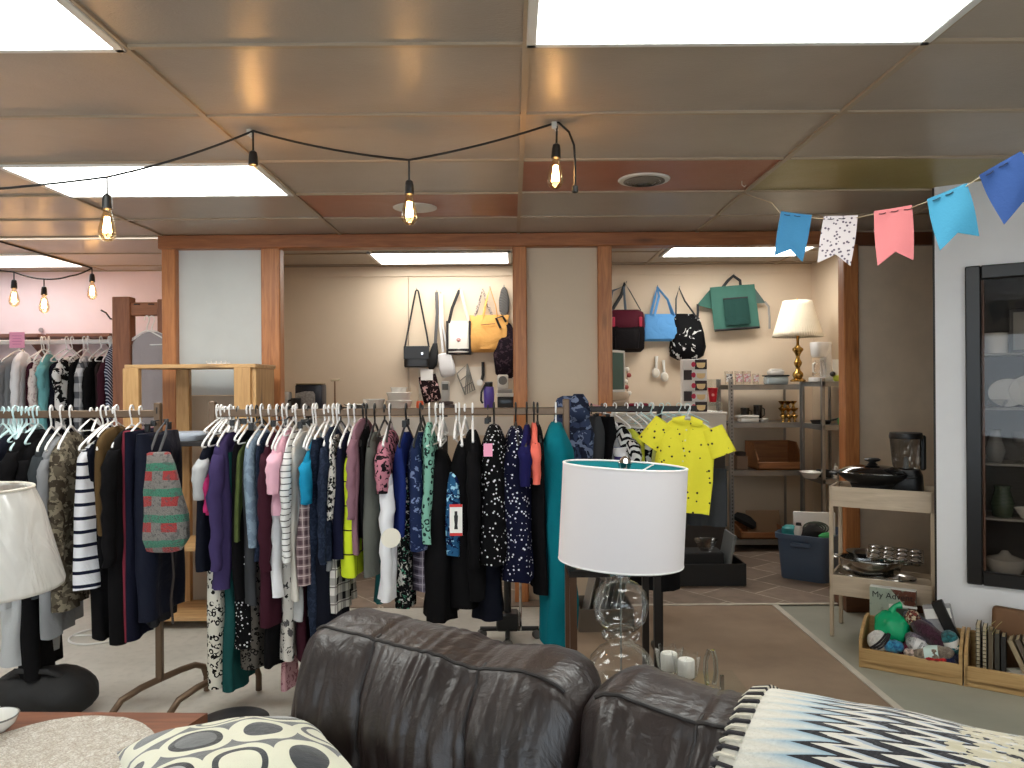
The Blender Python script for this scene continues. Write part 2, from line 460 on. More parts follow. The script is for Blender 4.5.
for i, (x, y) in enumerate(((.65, -.983), (-2.95, -.983), (-4.15, 2.6), (3.0, 1.2))):  # lights out of view, added to brighten the room
    troffer(x, y, CEIL, 'unseen added fluorescent ceiling light over the front of the shop')
# vent and ceiling disc
x, y, z = X(644, 3.87, 178), 3.87, CEIL
t = thing('ceiling_vent', 'round white ceiling air vent set in the rust coloured panel', 'air vent', (x, y, z-.002))
MB().lathe([(.06, -.012), (.125, -.008), (.13, -.002), (.128, 0), (.06, 0)], n=40).build('rim', mat('vent_white', (226, 222, 214), .4), t)
v = MB()
for r in (.085, .06, .035): v.lathe([(r, -.035+r*.2), (r+.018, -.022+r*.1), (r+.016, -.019+r*.1), (r-.002, -.032+r*.2)], n=36, cap=False)
v.box((0, 0, -.01), (.16, .012, .01)).build('louvre', mat('vent_grey', (120, 112, 104), .5), t)
MB().lathe([(.0, -.003), (.062, -.003)], n=30, cap=False).build('duct', mat('vent_dark', (30, 27, 25), .8), t)
o = MB().lathe([(.0, -.014), (.09, -.012), (.125, -.004), (.126, 0), (0, 0)], n=40).build('ceiling_disc', mat('vent_white', (226, 222, 214), .4))
o.location = (X(415, 4.45, 208), 4.45, CEIL-.003); tag(o, 'flat white round cover plate on the rust ceiling panel', 'cover plate')

# ------------------------------------------------------------------ string lights
black = mat('black_plastic', (20, 19, 19), .45)
bulb_glass = glass('bulb_glass', (.98, .86, .66), .02, 1.4, .03)
fil = emis('filament', (1.0, .58, .24), BULB)
def bulb(loc, label, s=1.0, group=None, tilt=0, drop=.06):
    t = thing('string_bulb', label, 'light bulb', loc, 0, group, rot=(0, tilt, 0))
    MB().tube([(0, 0, 0), (0, 0, -drop*s)], .004*s).build('wire', black, t)
    MB().lathe([(.006*s, -drop*s+.012*s), (.014*s, -drop*s+.006*s), (.017*s, -drop*s-.01*s), (.019*s, -drop*s-.045*s), (.015*s, -drop*s-.048*s)], n=16).build('socket', black, t)
    z = -drop*s-.045*s
    pr = [(.013, 0), (.014, -.012), (.022, -.035), (.030, -.07), (.032, -.088), (.028, -.105), (.016, -.118), (.003, -.122)]
    MB().lathe([(r*s, z+q*s) for r, q in pr], n=20).build('glass', bulb_glass, t)
    f = MB()
    for a in range(5):
        c, s_ = math.cos(a*1.26), math.sin(a*1.26)
        f.tube([(.006*c*s, .006*s_*s, z-.03*s), (.013*c*s, .013*s_*s, z-.088*s)], .0038*s, 6)
    f.build('filament', fil, t)
    return t
def sag(a, b, s, n=14):
    a, b = Vector(a), Vector(b)
    return [a.lerp(b, i/n) - Vector((0, 0, s*4*(i/n)*(1-i/n))) for i in range(n)]
A0 = P(-120, 196, 2.75); A1 = P(107, 177, 2.9); A2 = P(253, 131, 3.08); A3 = P(409, 160, 3.05); A4 = P(558, 122, 3.02)
E5 = P(575, 160, 2.98); E6 = P(575, 190, 2.98)
pts = sag(A0, A1, .01)+sag(A1, A2, .015)+sag(A2, A3, .015)+sag(A3, A4, .012)+[Vector(A4), Vector(P(569, 132, 3.0)), Vector(P(574, 145, 2.98)), Vector(E5), Vector(E6)]
o = MB().tube(pts, .0045, 8).build('string_light_cable', black); tag(o, 'black string light cable strung in swags across the ceiling', 'cable')
tag(MB().lathe([(.004, .02), (.012, .014), (.013, -.008), (.006, -.012)], E6, 10).build('cable_plug', black, o, 38))
gname = 'bulbs of the near string light'
bulb(A1, 'glowing clear bulb of the near light string hanging beside the upper troffer, first of four', 1.0, gname, drop=.075)
bulb(A2, 'glowing clear bulb hanging right below the cable hook, second of four on the near string', 1.0, gname, .0, drop=.09)
bulb(A3, 'lowest glowing bulb at the sagging middle of the near light string, before the cover plate', 1.0, gname, drop=.09)
bulb(P(557, 126, 3.02), 'glowing clear bulb at the plug end of the near light string', 1.0, gname, .04, drop=.08)
B = [P(-40, 262, 5.6), P(14, 272, 5.8), P(44, 279, 5.9), P(70, 276, 6.0), P(92, 268, 6.1)]
o = MB().tube(sag(B[0], B[1], .01)+sag(B[1], B[2], .01)+sag(B[2], B[3], .01)+sag(B[3], B[4], .01)+[Vector(B[4]), Vector(P(-20, 236, 5.2))], .006, 6).build('string_light_cable', black)
tag(o, 'far string light cable by the pink wall', 'cable')
g2 = 'bulbs of the far string light'
bulb(B[1], 'small glowing bulb of the far string, closest to the frame edge', 1.15, g2, drop=.06)
bulb(B[2], 'small glowing bulb hanging lowest on the far string by the pink wall', 1.15, g2, drop=.06)
bulb(B[4], 'small glowing bulb at the tied end of the far string near the brown post', 1.15, g2, drop=.05)
hk = mat('hook_white', (215, 210, 200), .4)
for p, l in ((A2, 'small white hook holding the light cable over the racks'), (A4, 'small white hook holding the light cable near its plug end')):
    o = MB().box((0, 0, .012), (.02, .012, .03), bev=.003).tube([(0, 0, 0), (.008, 0, -.012), (.016, 0, -.006)], .003).build('cable_hook', hk)
    o.location = (p[0]-.015, p[1], CEIL-.024); tag(o, l, 'hook')
    if p is A2: pass

# ------------------------------------------------------------------ bunting
paper = {n: mat('paper_'+n, c, .8, bump=.2, bs=120) for n, c in (('blue', (56, 126, 170)), ('pink', (212, 122, 124)), ('teal', (58, 138, 170)), ('navy', (46, 80, 142)))}
paper['dots'] = fab('paper_dots', (216, 206, 206), (116, 100, 118), 'dots', 70, .3, rough=.8, sheen=0, wr=.05)
FL = [('blue', (781, 211), (812, 215), (803, 262), (774, 256), 3.05, 'pale blue paper bunting flag hanging before the back room light, swung sideways'),
      ('dots', (824, 216), (858, 215), (851, 266), (817, 263), 2.95, 'white paper bunting flag with small dark dots'),
      ('pink', (874, 211), (912, 205), (914, 260), (877, 266), 2.7, 'pink paper bunting flag with notched end'),
      ('teal', (927, 199), (967, 183), (980, 236), (939, 251), 2.4, 'turquoise paper bunting flag beside the white wall'),
      ('navy', (979, 175), (1021, 151), (1052, 200), (1003, 225), 2.15, 'dark blue paper bunting flag nearest the camera, cut by the frame')]
line = [P(742, 193, 3.9), P(772, 203, 3.2)]
for n, a, b, c_, d_, d, lab in FL:
    a3, b3, c3, d3 = (Vector(P(q[0], q[1], d - .05*i)) for i, q in enumerate((a, b, c_, d_)))
    b3 = Vector(P(b[0], b[1], d-.05)); c3 = Vector(P(c_[0], c_[1], d-.05)); a3 = Vector(P(a[0], a[1], d)); d3 = Vector(P(d_[0], d_[1], d))
    bot = a3.lerp(b3, .5) + ((c3+d3)/2 - (a3+b3)/2)*.80
    def fn(u, v):
        top = a3.lerp(b3, u)
        lo = d3.lerp(bot, u*2) if u < .5 else bot.lerp(c3, u*2-1)
        p = top.lerp(lo, v); return p + Vector((0, .006*math.sin(v*4+u*3), 0))
    t = MB().sheet(fn, 12, 8, .0012).build('bunting_flag', paper[n]); tag(t, lab, 'bunting flag', 'paper flags on the bunting string')
    st = MB()
    for k in range(3 if n in ('pink',) else 2):
        u0 = .12+k*.33
        q0, q1 = fn(u0, .07), fn(u0+.2, .07)
        st.tube([q0-Vector((0, .004, 0)), (q0+q1)/2-Vector((0, .005, .002)), q1-Vector((0, .004, 0))], .0016, 6)
    st.build('stitch', mat('stitch_dark_'+n, tuple(int(q*.4) for q in {'blue': (62, 146, 196), 'dots': (140, 130, 140), 'pink': (200, 100, 110), 'teal': (66, 150, 180), 'navy': (52, 82, 146)}[n]), .8), t)
    line += [fn(.02, .05)+Vector((0, .006, 0)), fn(.98, .05)+Vector((0, .006, 0))]
line.append(Vector(P(1080, 120, 2.0)))
tag(MB().tube(line, .0018, 6).build('bunting_string', mat('jute_string', (196, 178, 146), .9)), 'thin jute string carrying the paper flags', 'string')
tag(MB().tube([(0, 0, .0), (.0, 0, -.02), (.012, 0, -.03), (.02, 0, -.022)], .0025).build('ceiling_hook', hk, loc=(line[0][0], 3.9, CEIL-.006)), 'small white ceiling hook at the end of the bunting string', 'hook')
# ------------------------------------------------------------------ leather sofa
def leather_mat():
    g = G('brown_leather'); co = g.co()
    f = g.noise(co, 3.5, 5, .6); v = g.vor(co, 420, 'DISTANCE_TO_EDGE'); c = g.noise(g.scale(co, (1, 1.6, 1)), 11, 4, 1.4)
    b = g.mix(g.step(f, .35, .68), col((30, 23, 22)), col((47, 37, 34)))
    c2 = g.noise(g.scale(co, (3, 3, 1)), 9, 4, 2.2); n = g.bump(c2, .10, .02, g.bump(c, .38, .012, g.bump(v, .06, .002)))
    return g.pbsdf(b, g.m('ADD', .28, g.m('MULTIPLY', f, .16)), 0, n, .55)
leather = leather_mat()
seamd = mat('dark_leather_seam', (30, 25, 24), .5)
SA = math.radians(-34.0)
SO = (-.515, 2.045, 0)
sofa = thing('sofa', 'dark brown leather sofa with puffed back cushions standing before the clothes racks', 'sofa', SO, SA)
# local: x along the sofa, -y towards the seat, z up
def cushion(x0, L, seed):
    rings, N = [], 130
    M_ = 54
    prof = []
    zb, zt = .43, .866
    # closed cross-section (y, z) of a plump cushion with a boxed top strip
    ctl = [(.06, zb), (-.03, zb), (-.10, zb+.03), (-.135, zb+.11), (-.14, zb+.2), (-.125, zb+.3), (-.085, zb+.375), (-.045, zt-.012),
           (-.025, zt-.002), (.0, zt+.004), (.06, zt+.016), (.11, zt+.01), (.135, zt-.02), (.14, zt-.1), (.14, zb+.05)]
    pts = []
    n = len(ctl)
    for i in range(n):
        p0, p1, p2, p3 = (Vector(ctl[(i+k) % n]+(0,)) for k in (-1, 0, 1, 2))
        for k in range(4):
            t = k/4
            pts.append(.5*((2*p1)+(p2-p0)*t+(2*p0-5*p1+4*p2-p3)*t*t+(3*p1-p0-3*p2+p3)*t**3))
    cy, cz = 0.0, .66
    seams = (.30*L, .70*L)
    for i in range(N+1):
        u = i/N; x = x0+L*u
        e = min(u, 1-u)*L
        k = 1-max(0, 1-e/.09)**2.2*.42
        ring = []
        for p in pts:
            y, z = p.x, p.y
            dy, dz = (y-cy)*k, (z-cz)*(1-(1-k)*.55)
            f = max(0, -y/.14)  # front face
            xs = x + .05*math.sin((z-.44)*5)*0
            gv = sum(math.exp(-((u*L-s_-.05*(.86-z))/.010)**2) for s_ in seams)
            puff = sum(.012*math.cos((u*L-s_)*18)*math.exp(-((u*L-s_)/.14)**2) for s_ in seams)
            wr = .011*nz(u*7+seed, z*5, seed)+.007*nz(u*15+z*12+seed, z*4-u*6, 1+seed)
            w2 = .010*math.exp(-((u*L-.5*L)/(.5*L))**2)*nz(u*30+seed, z*3+u*14, 3)
            # tension folds fanning from the seam where two cushions meet
            fan = .008*math.sin(26*(z-.60)+14*(e))*math.exp(-e/.14)
            d = -gv*.016-puff+wr*1.25+w2*1.3+fan
            r = math.hypot(dy, dz)+1e-6
            topk = .35 if z > .85 else 1
            ring.append((xs+.012*nz(z*6, u*3, seed), cy+dy+dy/r*d*topk, cz+dz+dz/r*d*topk*.8+ .012*nz(u*5+seed, 9, 0)*(z > .7)))
        rings.append(ring)
    b = MB().loft(rings).build('back_cushion', leather, sofa, 70)
    js = min(range(len(pts)), key=lambda j: (pts[j].x+.036)**2+(pts[j].y-zt+.006)**2)
    pp = [rings[i][js] for i in range(5, N-4)]
    MB().tube(pp, .0055, 8).build('piping', seamd, b)
    for s_ in seams:
        st = []
        for j in range(len(rings[0])):
            z = rings[int(s_/L*N)][j][2]
            q = rings[int((s_+.05*(.86-z))/L*N)][j]
            if q[1] < .0 and q[2] > .46: st.append(q)
        st.sort(key=lambda q: q[2])
        MB().tube(st, .0032, 6).build('seam', seamd, b)
    return b
cushion(0, .80, 1.3); cushion(.81, .80, 5.2); cushion(1.62, .80, 9.1)
# back frame, seats, arms, base
def slab(name, x0, x1, y0, y1, z0, z1, r, seed, nu=30, bul=.015):
    rings = []
    for i in range(nu+1):
        u = i/nu; x = x0+(x1-x0)*u; e = min(u, 1-u)*(x1-x0); k = 1-max(0, 1-e/r)**2*.35 if r else 1
        ring = []
        for j in range(36):
            t = 2*PI*j/36; cu, su = math.cos(t), math.sin(t)
            y = (y1-y0)/2*math.copysign(abs(cu)**.45, cu)*k; z = (z1-z0)/2*math.copysign(abs(su)**.45, su)*k
            w = bul*nz(x*5+seed, y*4+seed, z*4)
            ring.append((x, (y0+y1)/2+y*(1+w), (z0+z1)/2+z*(1+w)+w*.6))
        rings.append(ring)
    return MB().loft(rings).build(name, leather, sofa, 60)
slab('back_frame', -.02, 2.43, .13, .25, .12, .70, .03, 3, 40)
for k in range(3): slab('seat_cushion', 0.81*k, 0.81*k+.80, -.72, -.10, .28, .46, .06, 4+k)
for x0 in (-.24, 2.43): slab('arm', x0, x0+.22, -.78, .25, .05, .55, .06, 8+x0, 16, .02)
MB().box((1.17, -.26, .17), (2.4, .96, .2), bev=.02).build('base', leather, sofa)
for x in (-.1, 2.4):
    for y in (-.65, .15): MB().lathe([(.025, 0), (.032, .06)], (x, y, 0), 12).build('foot', mat('dark_wood_foot', (40, 26, 20), .4), sofa)

# ------------------------------------------------------------------ zigzag blanket over the sofa back
def blanket_mat():
    g = G('zigzag_knit'); uv = g.n('ShaderNodeUVMap').outputs[0]
    x, y, z = g.xyz(uv)
    wob = g.m('MULTIPLY', g.m('SUBTRACT', g.noise(uv, 3.0, 3), .5), .03)
    q = g.m('FRACT', g.m('MULTIPLY', g.m('ADD', y, g.m('MULTIPLY', x, .12)), 60.0))
    tri = g.m('MINIMUM', g.m('DIVIDE', q, .68), g.m('DIVIDE', g.m('SUBTRACT', 1.0, q), .32))
    fz = g.m('MULTIPLY', g.m('SUBTRACT', g.noise(g.scale(uv, (10, 120, 1)), 1.0, 3), .5), .05)
    h = g.m('ADD', g.m('SUBTRACT', x, g.m('MULTIPLY', tri, .062)), g.m('ADD', wob, fz))
    fr = g.m('FRACT', g.m('MULTIPLY', h, 13.0))
    b = g.mix(g.m('LESS_THAN', fr, .47), col((206, 201, 190)), col((38, 37, 41)))
    b = g.mix(g.m('MULTIPLY', g.m('GREATER_THAN', fr, .84), .8), b, col((150, 164, 180)))
    ye = g.m('MULTIPLY', g.m('GREATER_THAN', g.noise(g.scale(uv, (30, 60, 1)), 2.0, 2), .45), g.m('LESS_THAN', g.m('ABSOLUTE', g.m('SUBTRACT', g.m('ADD', x, g.m('MULTIPLY', g.m('SUBTRACT', g.noise(g.scale(uv, (6, 40, 1)), 1.0, 3), .5), .35)), .37)), .09))
    b = g.mix(g.m('MULTIPLY', ye, .9), b, col((196, 188, 162)))
    bl = g.m('LESS_THAN', g.m('SUBTRACT', x, g.m('MULTIPLY', tri, .062)), .085)
    b = g.mix(g.m('MULTIPLY', bl, .92), b, g.mix(g.step(g.m('SUBTRACT', x, g.m('MULTIPLY', tri, .062)), .02, .08), col((212, 208, 196)), col((150, 174, 188))))
    f = g.noise(uv, 90, 3)
    return g.pbsdf(b, .95, 0, g.bump(f, .7, .008), .2, .3)
def put_uv(o, nu, nv, su, sv):
    me = o.data; lay = me.uv_layers.new(name='UVMap')
    n = (nu+1)*(nv+1)
    for l in me.loops:
        i = l.vertex_index % n
        lay.data[l.index].uv = ((i//(nv+1))/nu*su, (i % (nv+1))/nv*sv)
sec = [(.31, .42), (.318, .52), (.315, .62), (.295, .70), (.255, .765), (.20, .82), (.135, .868), (.06, .896), (-.02, .890), (-.09, .852), (-.15, .77), (-.175, .69), (-.20, .62), (-.215, .55), (-.235, .50), (-.30, .492), (-.42, .49)]
def spl(c, t):
    n = len(c)-1; t = min(max(t, 0), .9999)*n; i = int(t); t -= i
    g_ = lambda k: Vector(c[min(max(k, 0), n)]+(0,))
    p0, p1, p2, p3 = g_(i-1), g_(i), g_(i+1), g_(i+2)
    return .5*((2*p1)+(p2-p0)*t+(2*p0-5*p1+4*p2-p3)*t*t+(3*p1-p0-3*p2+p3)*t**3)
NU, NV = 110, 90
def blk(u, v):
    p = spl(sec, v)
    e = min(u, .08)/.08
    edge = math.sqrt(max(0, 1-(1-e)**2))
    x = 1.125+u*1.15 - .05*(v-.42)*(1-u) + .02*nz(v*5, 0, 7)*(1-u)
    r = Vector((p.x-.04, p.y-.68)); r.normalize()
    d = .012*edge + .008*nz(u*9, v*8, 2)+.010*nz(u*3.2+4, v*4, 5)+.006*math.sin(v*120+3*nz(u*6, v*2, 1))*0
    return (x, p.x+r.x*d, p.y+r.y*d-.014)
o = MB().sheet(blk, NU, NV, .012)
bl = o.build('throw_blanket', blanket_mat(), None, 80)
bl.data  # uv: same order as the grid
put_uv(bl, NU, NV, .95, 1.0)
bl.location = SO; bl.rotation_euler = (0, 0, SA)
tag(bl, 'black and cream zigzag knit throw draped over the leather sofa back', 'blanket')
fm = mat('cream_yarn', (206, 200, 184), .95, bump=.5, bs=200); fd = mat('black_yarn', (44, 42, 46), .95, bump=.5, bs=200)
for nm, m_, off in (('fringe', fm, 0), ('fringe', fd, 1)):
    fr = MB()
    for i in range(off, 76, 2):
        v = .12+i/76*.74
        p = Vector(blk(0.002, v)); q = Vector(blk(0.022, v+.003)); out = Vector((-1, 0, 0))
        c_ = Vector((0, p.y-.04, p.z-.68)).normalized()*.012
        fr.tube([q+c_*1.2, p+c_+out*.006, p+out*.018, p+out*.012-c_*.8, p-c_*.6], .0042, 6)
    fr.build(nm, m_, bl)

# ------------------------------------------------------------------ polka pillow
def pillow_mat():
    g = G('circle_print'); uv = g.n('ShaderNodeUVMap').outputs[0]; x, y, z = g.xyz(uv)
    row = g.m('FLOOR', g.m('MULTIPLY', y, 3.3)); 
    px = g.m('ADD', g.m('MULTIPLY', x, 3.3), g.m('MULTIPLY', g.m('MODULO', row, 2), .5))
    cx = g.m('SUBTRACT', g.m('FRACT', px), .5); cy = g.m('SUBTRACT', g.m('FRACT', g.m('MULTIPLY', y, 3.3)), .5)
    r = g.m('SQRT', g.m('ADD', g.m('MULTIPLY', cx, cx), g.m('MULTIPLY', cy, cy)))
    h = g.m('FRACT', g.m('MULTIPLY', g.m('SINE', g.m('ADD', g.m('MULTIPLY', g.m('FLOOR', px), 12.99), g.m('MULTIPLY', row, 78.2))), 43.7))
    cream, gr, dk, bk, lg = col((224, 222, 200)), col((104, 106, 106)), col((62, 64, 66)), col((30, 30, 32)), col((168, 170, 168))
    # wavy cream net between dark gaps
    b = g.mix(g.m('LESS_THAN', r, .53), gr, cream)
    ring = g.mix(g.m('GREATER_THAN', h, .45), bk, cream)
    ring = g.mix(g.m('GREATER_THAN', h, .8), ring, dk)
    b = g.mix(g.m('LESS_THAN', r, .39), b, ring)
    inn = g.mix(g.m('GREATER_THAN', h, .3), lg, gr); inn = g.mix(g.m('GREATER_THAN', h, .55), inn, dk); inn = g.mix(g.m('GREATER_THAN', h, .82), inn, cream)
    b = g.mix(g.m('LESS_THAN', r, .30), b, inn)
    f = g.noise(uv, 160, 2); f2 = g.noise(uv, 5, 3)
    return g.pbsdf(b, .95, 0, g.bump(f, .4, .004, g.bump(f2, .3, .03)), .2, .4)
NP = 44
def pil(sgn):
    def fn(u, v):
        a, b = u*2-1, v*2-1
        h = .082*(max(0, 1-abs(a)**2.6)**.55)*(max(0, 1-abs(b)**2.6)**.55)
        s_ = 1-.07*(1-abs(a*b))*(max(abs(a), abs(b))**3)
        h += .010*nz(a*2.2, b*2.2, 3)*max(0, 1-max(abs(a), abs(b))**4)
        return (.225*a*s_, .225*b*s_, sgn*h)
    return fn
def pillow(pil_mat):
    m = MB(); m.sheet(pil(1), NP, NP); m.sheet(lambda u, v: pil(-1)(v, u), NP, NP)
    bmesh.ops.remove_doubles(m.bm, verts=m.bm.verts, dist=1e-5)
    lay = m.bm.loops.layers.uv.new('UVMap')
    for f in m.bm.faces:
        for l in f.loops: l[lay].uv = (l.vert.co.x/.45+.5, l.vert.co.y/.45+.5)
    return m
pw = pillow(None).build('cushion', pillow_mat(), None, 80)
pw.location = (-.60, 1.67, .655); pw.rotation_euler = Euler((math.radians(-6), math.radians(5), math.radians(28)), 'XYZ')
tag(pw, 'square cushion printed with grey, black and cream circles lying at the sofa arm', 'cushion')

# ------------------------------------------------------------------ end table, placemat, bowl, wrapped lamp
twood = wood('reddish_table_wood', (118, 72, 50), (150, 95, 66), 'X', rough=.32, knots=False)
TR = math.radians(20)*0 + .10
et = thing('end_table', 'reddish brown wooden end table beside the leather sofa arm', 'table', (-1.50, 1.93, 0), 0)
# table top as a slightly splayed slab, far edge straight, right edge running towards the sofa
tp = [(-.55, .24), (.655, .205), (.58, -.07), (.50, -.35), (.46, -.42), (-.55, -.42)]
MB().poly([(a, b, .545) for a, b in tp], (0, 0, .035)).build('tabletop', twood, et, 20)
MB().poly([(a*.93-.01, b*.9, .475) for a, b in tp], (0, 0, .069)).build('apron', wood('dark_table_wood', (84, 48, 34), (106, 64, 44), 'X', rough=.4, knots=False), et, 20)
for a, b in ((-.48, .17), (.56, .13), (.40, -.34), (-.48, -.34)): MB().box((a, b, .24), (.06, .06, .475), bev=.008).build('leg', twood, et)
def mat_woven():
    g = G('woven_paper_fibre'); co = g.co(); x, y, z = g.xyz(co)
    a = g.m('ARCTAN2', y, x); r = g.m('SQRT', g.m('ADD', g.m('MULTIPLY', x, x), g.m('MULTIPLY', y, y)))
    dn = g.noise(co, 26, 4, 2.5); v = g.vor(g.scale(co, (1, 1.8, 1)), 110, 'DISTANCE_TO_EDGE')
    b = g.mix(g.step(dn, .3, .68), col((196, 184, 168)), col((240, 236, 228)))
    b = g.mix(g.m('MULTIPLY', g.m('LESS_THAN', v, .12), .5), b, col((160, 146, 128)))
    return g.pbsdf(b, .9, 0, g.bump(v, .9, .006, g.bump(dn, .8, .01)), .2)
prof = []
pm = MB()
rings = []
for k in range(22):
    r = .222*k/21+.0005
    rings.append([((r+.004*nz(t*3, r*20, 1)*(k > 18))*math.cos(t), (r+.004*nz(t*3, 4, 1)*(k > 18))*math.sin(t), .006+.0022*nz(math.cos(t)*r*60, math.sin(t)*r*60, 0)+(.002 if k < 21 else -.005)) for t in [2*PI*j/80 for j in range(80)]])
pm.loft(rings, cap1=False)
o = pm.build('placemat', mat_woven(), None, 60); o.location = (-1.20, 2.01-.12, .581)
o.location = (X(46, 1.88), 1.88, .581); o.scale = (1.05, 1.05, 1)
tag(o, 'round woven off-white placemat lying on the reddish end table', 'placemat')
cer = mat('white_ceramic', (232, 230, 224), .15, coat=.3)
o = MB().lathe([(.02, 0), (.032, .004), (.05, .022), (.058, .042), (.055, .043), (.046, .024), (.02, .008), (0, .007)], n=30).build('bowl', cer)
o.location = (X(-14, 2.0), 2.02, .581); tag(o, 'small white bowl at the end table edge by the lamp', 'bowl')
MB().lathe([(.0575, .040), (.0592, .043), (.0565, .0445)], n=30, cap=False).build('rim', mat('grey_rim', (110, 108, 104), .4), o)
def wrap_mat():
    g = G('shade_under_plastic'); co = g.co()
    f = g.noise(g.scale(co, (2.2, 2.2, .7)), 4, 3, 1.2)
    b = g.mix(g.step(f, .35, .65), col((214, 211, 205)), col((226, 223, 217)))
    return g.pbsdf(b, .2, 0, g.bump(f, .55, .03), .8)
lx, ly = X(-26, 2.12), 2.12
lt = thing('table_lamp', 'white tapered lampshade still wrapped in crinkled plastic, at the end table', 'lamp', (lx, ly, .5805))
z0, z1 = Z(590, 2.12, 0)-.58, Z(489, 2.12, 0)-.58
rings = []
for rr in ((.212, z0), (.214, z0+.012), (.190, z0+.11), (.163, z0+.22), (.142, z1-.01), (.138, z1)):
    rings.append([((rr[0]+.004*nz(math.cos(t)*3, math.sin(t)*3, rr[1]*8))*math.cos(t), (rr[0]+.004*nz(math.cos(t)*3, math.sin(t)*3, rr[1]*8))*math.sin(t), rr[1]) for t in [2*PI*j/72 for j in range(72)]])
sh = MB().loft(rings, False, False).build('lamp_shade', wrap_mat(), lt, 60)
so = sh.modifiers.new('thick', 'SOLIDIFY'); so.thickness = .004; so.offset = -1
MB().tube([(.139*math.cos(t), .139*math.sin(t), z1) for t in [2*PI*j/48 for j in range(48)]], .004, 8, True).build('top_rim', mat('shade_trim', (222, 214, 200), .6), sh)
MB().lathe([(.055, 0), (.056, .012), (.03, .03), (.035, .09), (.045, .15), (.035, .21), (.02, .25), (.014, .26), (.014, z0+.1), (.0, z0+.1)], n=30).build('lamp_base', cer, lt)
MB().tube([(-.139, 0, z1-.004), (0, 0, z1-.02), (.139, 0, z1-.004)], .003).tube([(0, 0, z0+.1), (0, 0, z1-.02)], .004).build('harp', mat('brass', (190, 150, 80), .25, 1), lt)

# ------------------------------------------------------------------ drum lamp on glass table behind the sofa
LX, LD = X(620.5, 2.45, 570), 2.45
clear = glass('clear_glass', (.985, .99, .99), .03, 1.25, .05, .5)
chrome = mat('chrome', (205, 205, 208), .12, 1)
gt = thing('side_table', 'low glass topped metal table behind the sofa under the drum lamp', 'table', (.37, 2.50, 0))
MB().box((0, 0, .5), (.74, .26, .010), bev=.002).build('glass_top', glass('table_glass', (.97, .985, .98), .02, 1.12, .005, .03), gt)
dkm = mat('dark_metal', (46, 42, 40), .4, .6)
for sx in (-1, 1):
    for sy in (-1, 1): MB().box((sx*.33, sy*.11, .247), (.012, .012, .494)).build('leg', chrome, gt)
TH = .506
dl = thing('table_lamp', 'white drum lampshade with turquoise lining on a clear glass gourd base', 'lamp', (LX, LD, TH))
zt, zb_ = Z(465.5, LD, 623)-TH, Z(561, LD, 623)-TH
R_ = 124/2*LD/F
def shade_mat():
    g = G('white_linen_shade'); co = g.co()
    f = g.noise(g.scale(co, (90, 90, 400)), 3, 2)
    geo = g.n('ShaderNodeNewGeometry').outputs['Backfacing']
    b = col((226, 220, 220))
    return g.pbsdf(b, .9, 0, g.bump(f, .12, .002), .2)
tilt = Euler((math.radians(-1.5), math.radians(3.2), 0))
shp = thing('lamp_shade', None, None); shp.parent = dl; shp.location = (0, 0, zb_); shp.rotation_euler = tilt
hh = zt-zb_
MB().lathe([(R_, 0), (R_, hh)], n=72, cap=False).build('outer_fabric', shade_mat(), shp)
MB().lathe([(R_-.004, .002), (R_-.004, hh-.002)], n=72, cap=False).build('lining', mat('turquoise_lining', (22, 146, 156), .6), shp)
for z in (0, hh): 
    MB().tube([((R_-.002)*math.cos(t), (R_-.002)*math.sin(t), z) for t in [2*PI*j/72 for j in range(72)]], .0035, 8, True).build('hem', mat('white_hem', (236, 234, 230), .7), shp)
sp = MB()
for a in range(3):
    t = a*2.09+.9
    sp.tube([(.012*math.cos(t), .012*math.sin(t), hh-.035), (.06*math.cos(t), .06*math.sin(t), hh-.035), (R_*math.cos(t)*.9, R_*math.sin(t)*.9, hh-.006), ((R_-.004)*math.cos(t), (R_-.004)*math.sin(t), hh-.004)], .0025)
sp.build('spider', mat('white_wire', (226, 224, 220), .5), shp)
MB().lathe([(.0, hh-.045), (.016, hh-.045), (.02, hh-.038), (.012, hh-.028), (.008, hh-.018), (.018, hh-.008), (.022, hh+.008), (.014, hh+.022), (.006, hh+.028), (0, hh+.03)], n=20).build('finial', chrome, shp)
zc = Z(605, LD, 622)-TH
prof = [(.0, .002), (.075, .002), (.098, .03), (.106, .07), (.098, .105), (.072, .135), (.042, .152), (.040, .158), (.058, .170), (.062, .182), (.052, .193), (.042, .198),
        (.055, zc-.072), (.078, zc-.045), (.089, zc), (.080, zc+.042), (.055, zc+.068), (.030, zc+.08), (.028, zc+.086), (.036, zc+.094), (.034, zc+.108), (.026, zc+.114), (0, zc+.114)]
MB().lathe(prof, n=40).build('lamp_base', clear, dl)
MB().tube([(0, 0, .006), (0, 0, zc+.1)], .003).build('rod', mat('clear_tube', (170, 172, 170), .2, .6), dl)
MB().lathe([(.022, zc+.112), (.024, zc+.125), (.016, zc+.14), (.014, zt-.06), (0, zt-.06)], n=20).build('lamp_socket', chrome, dl)
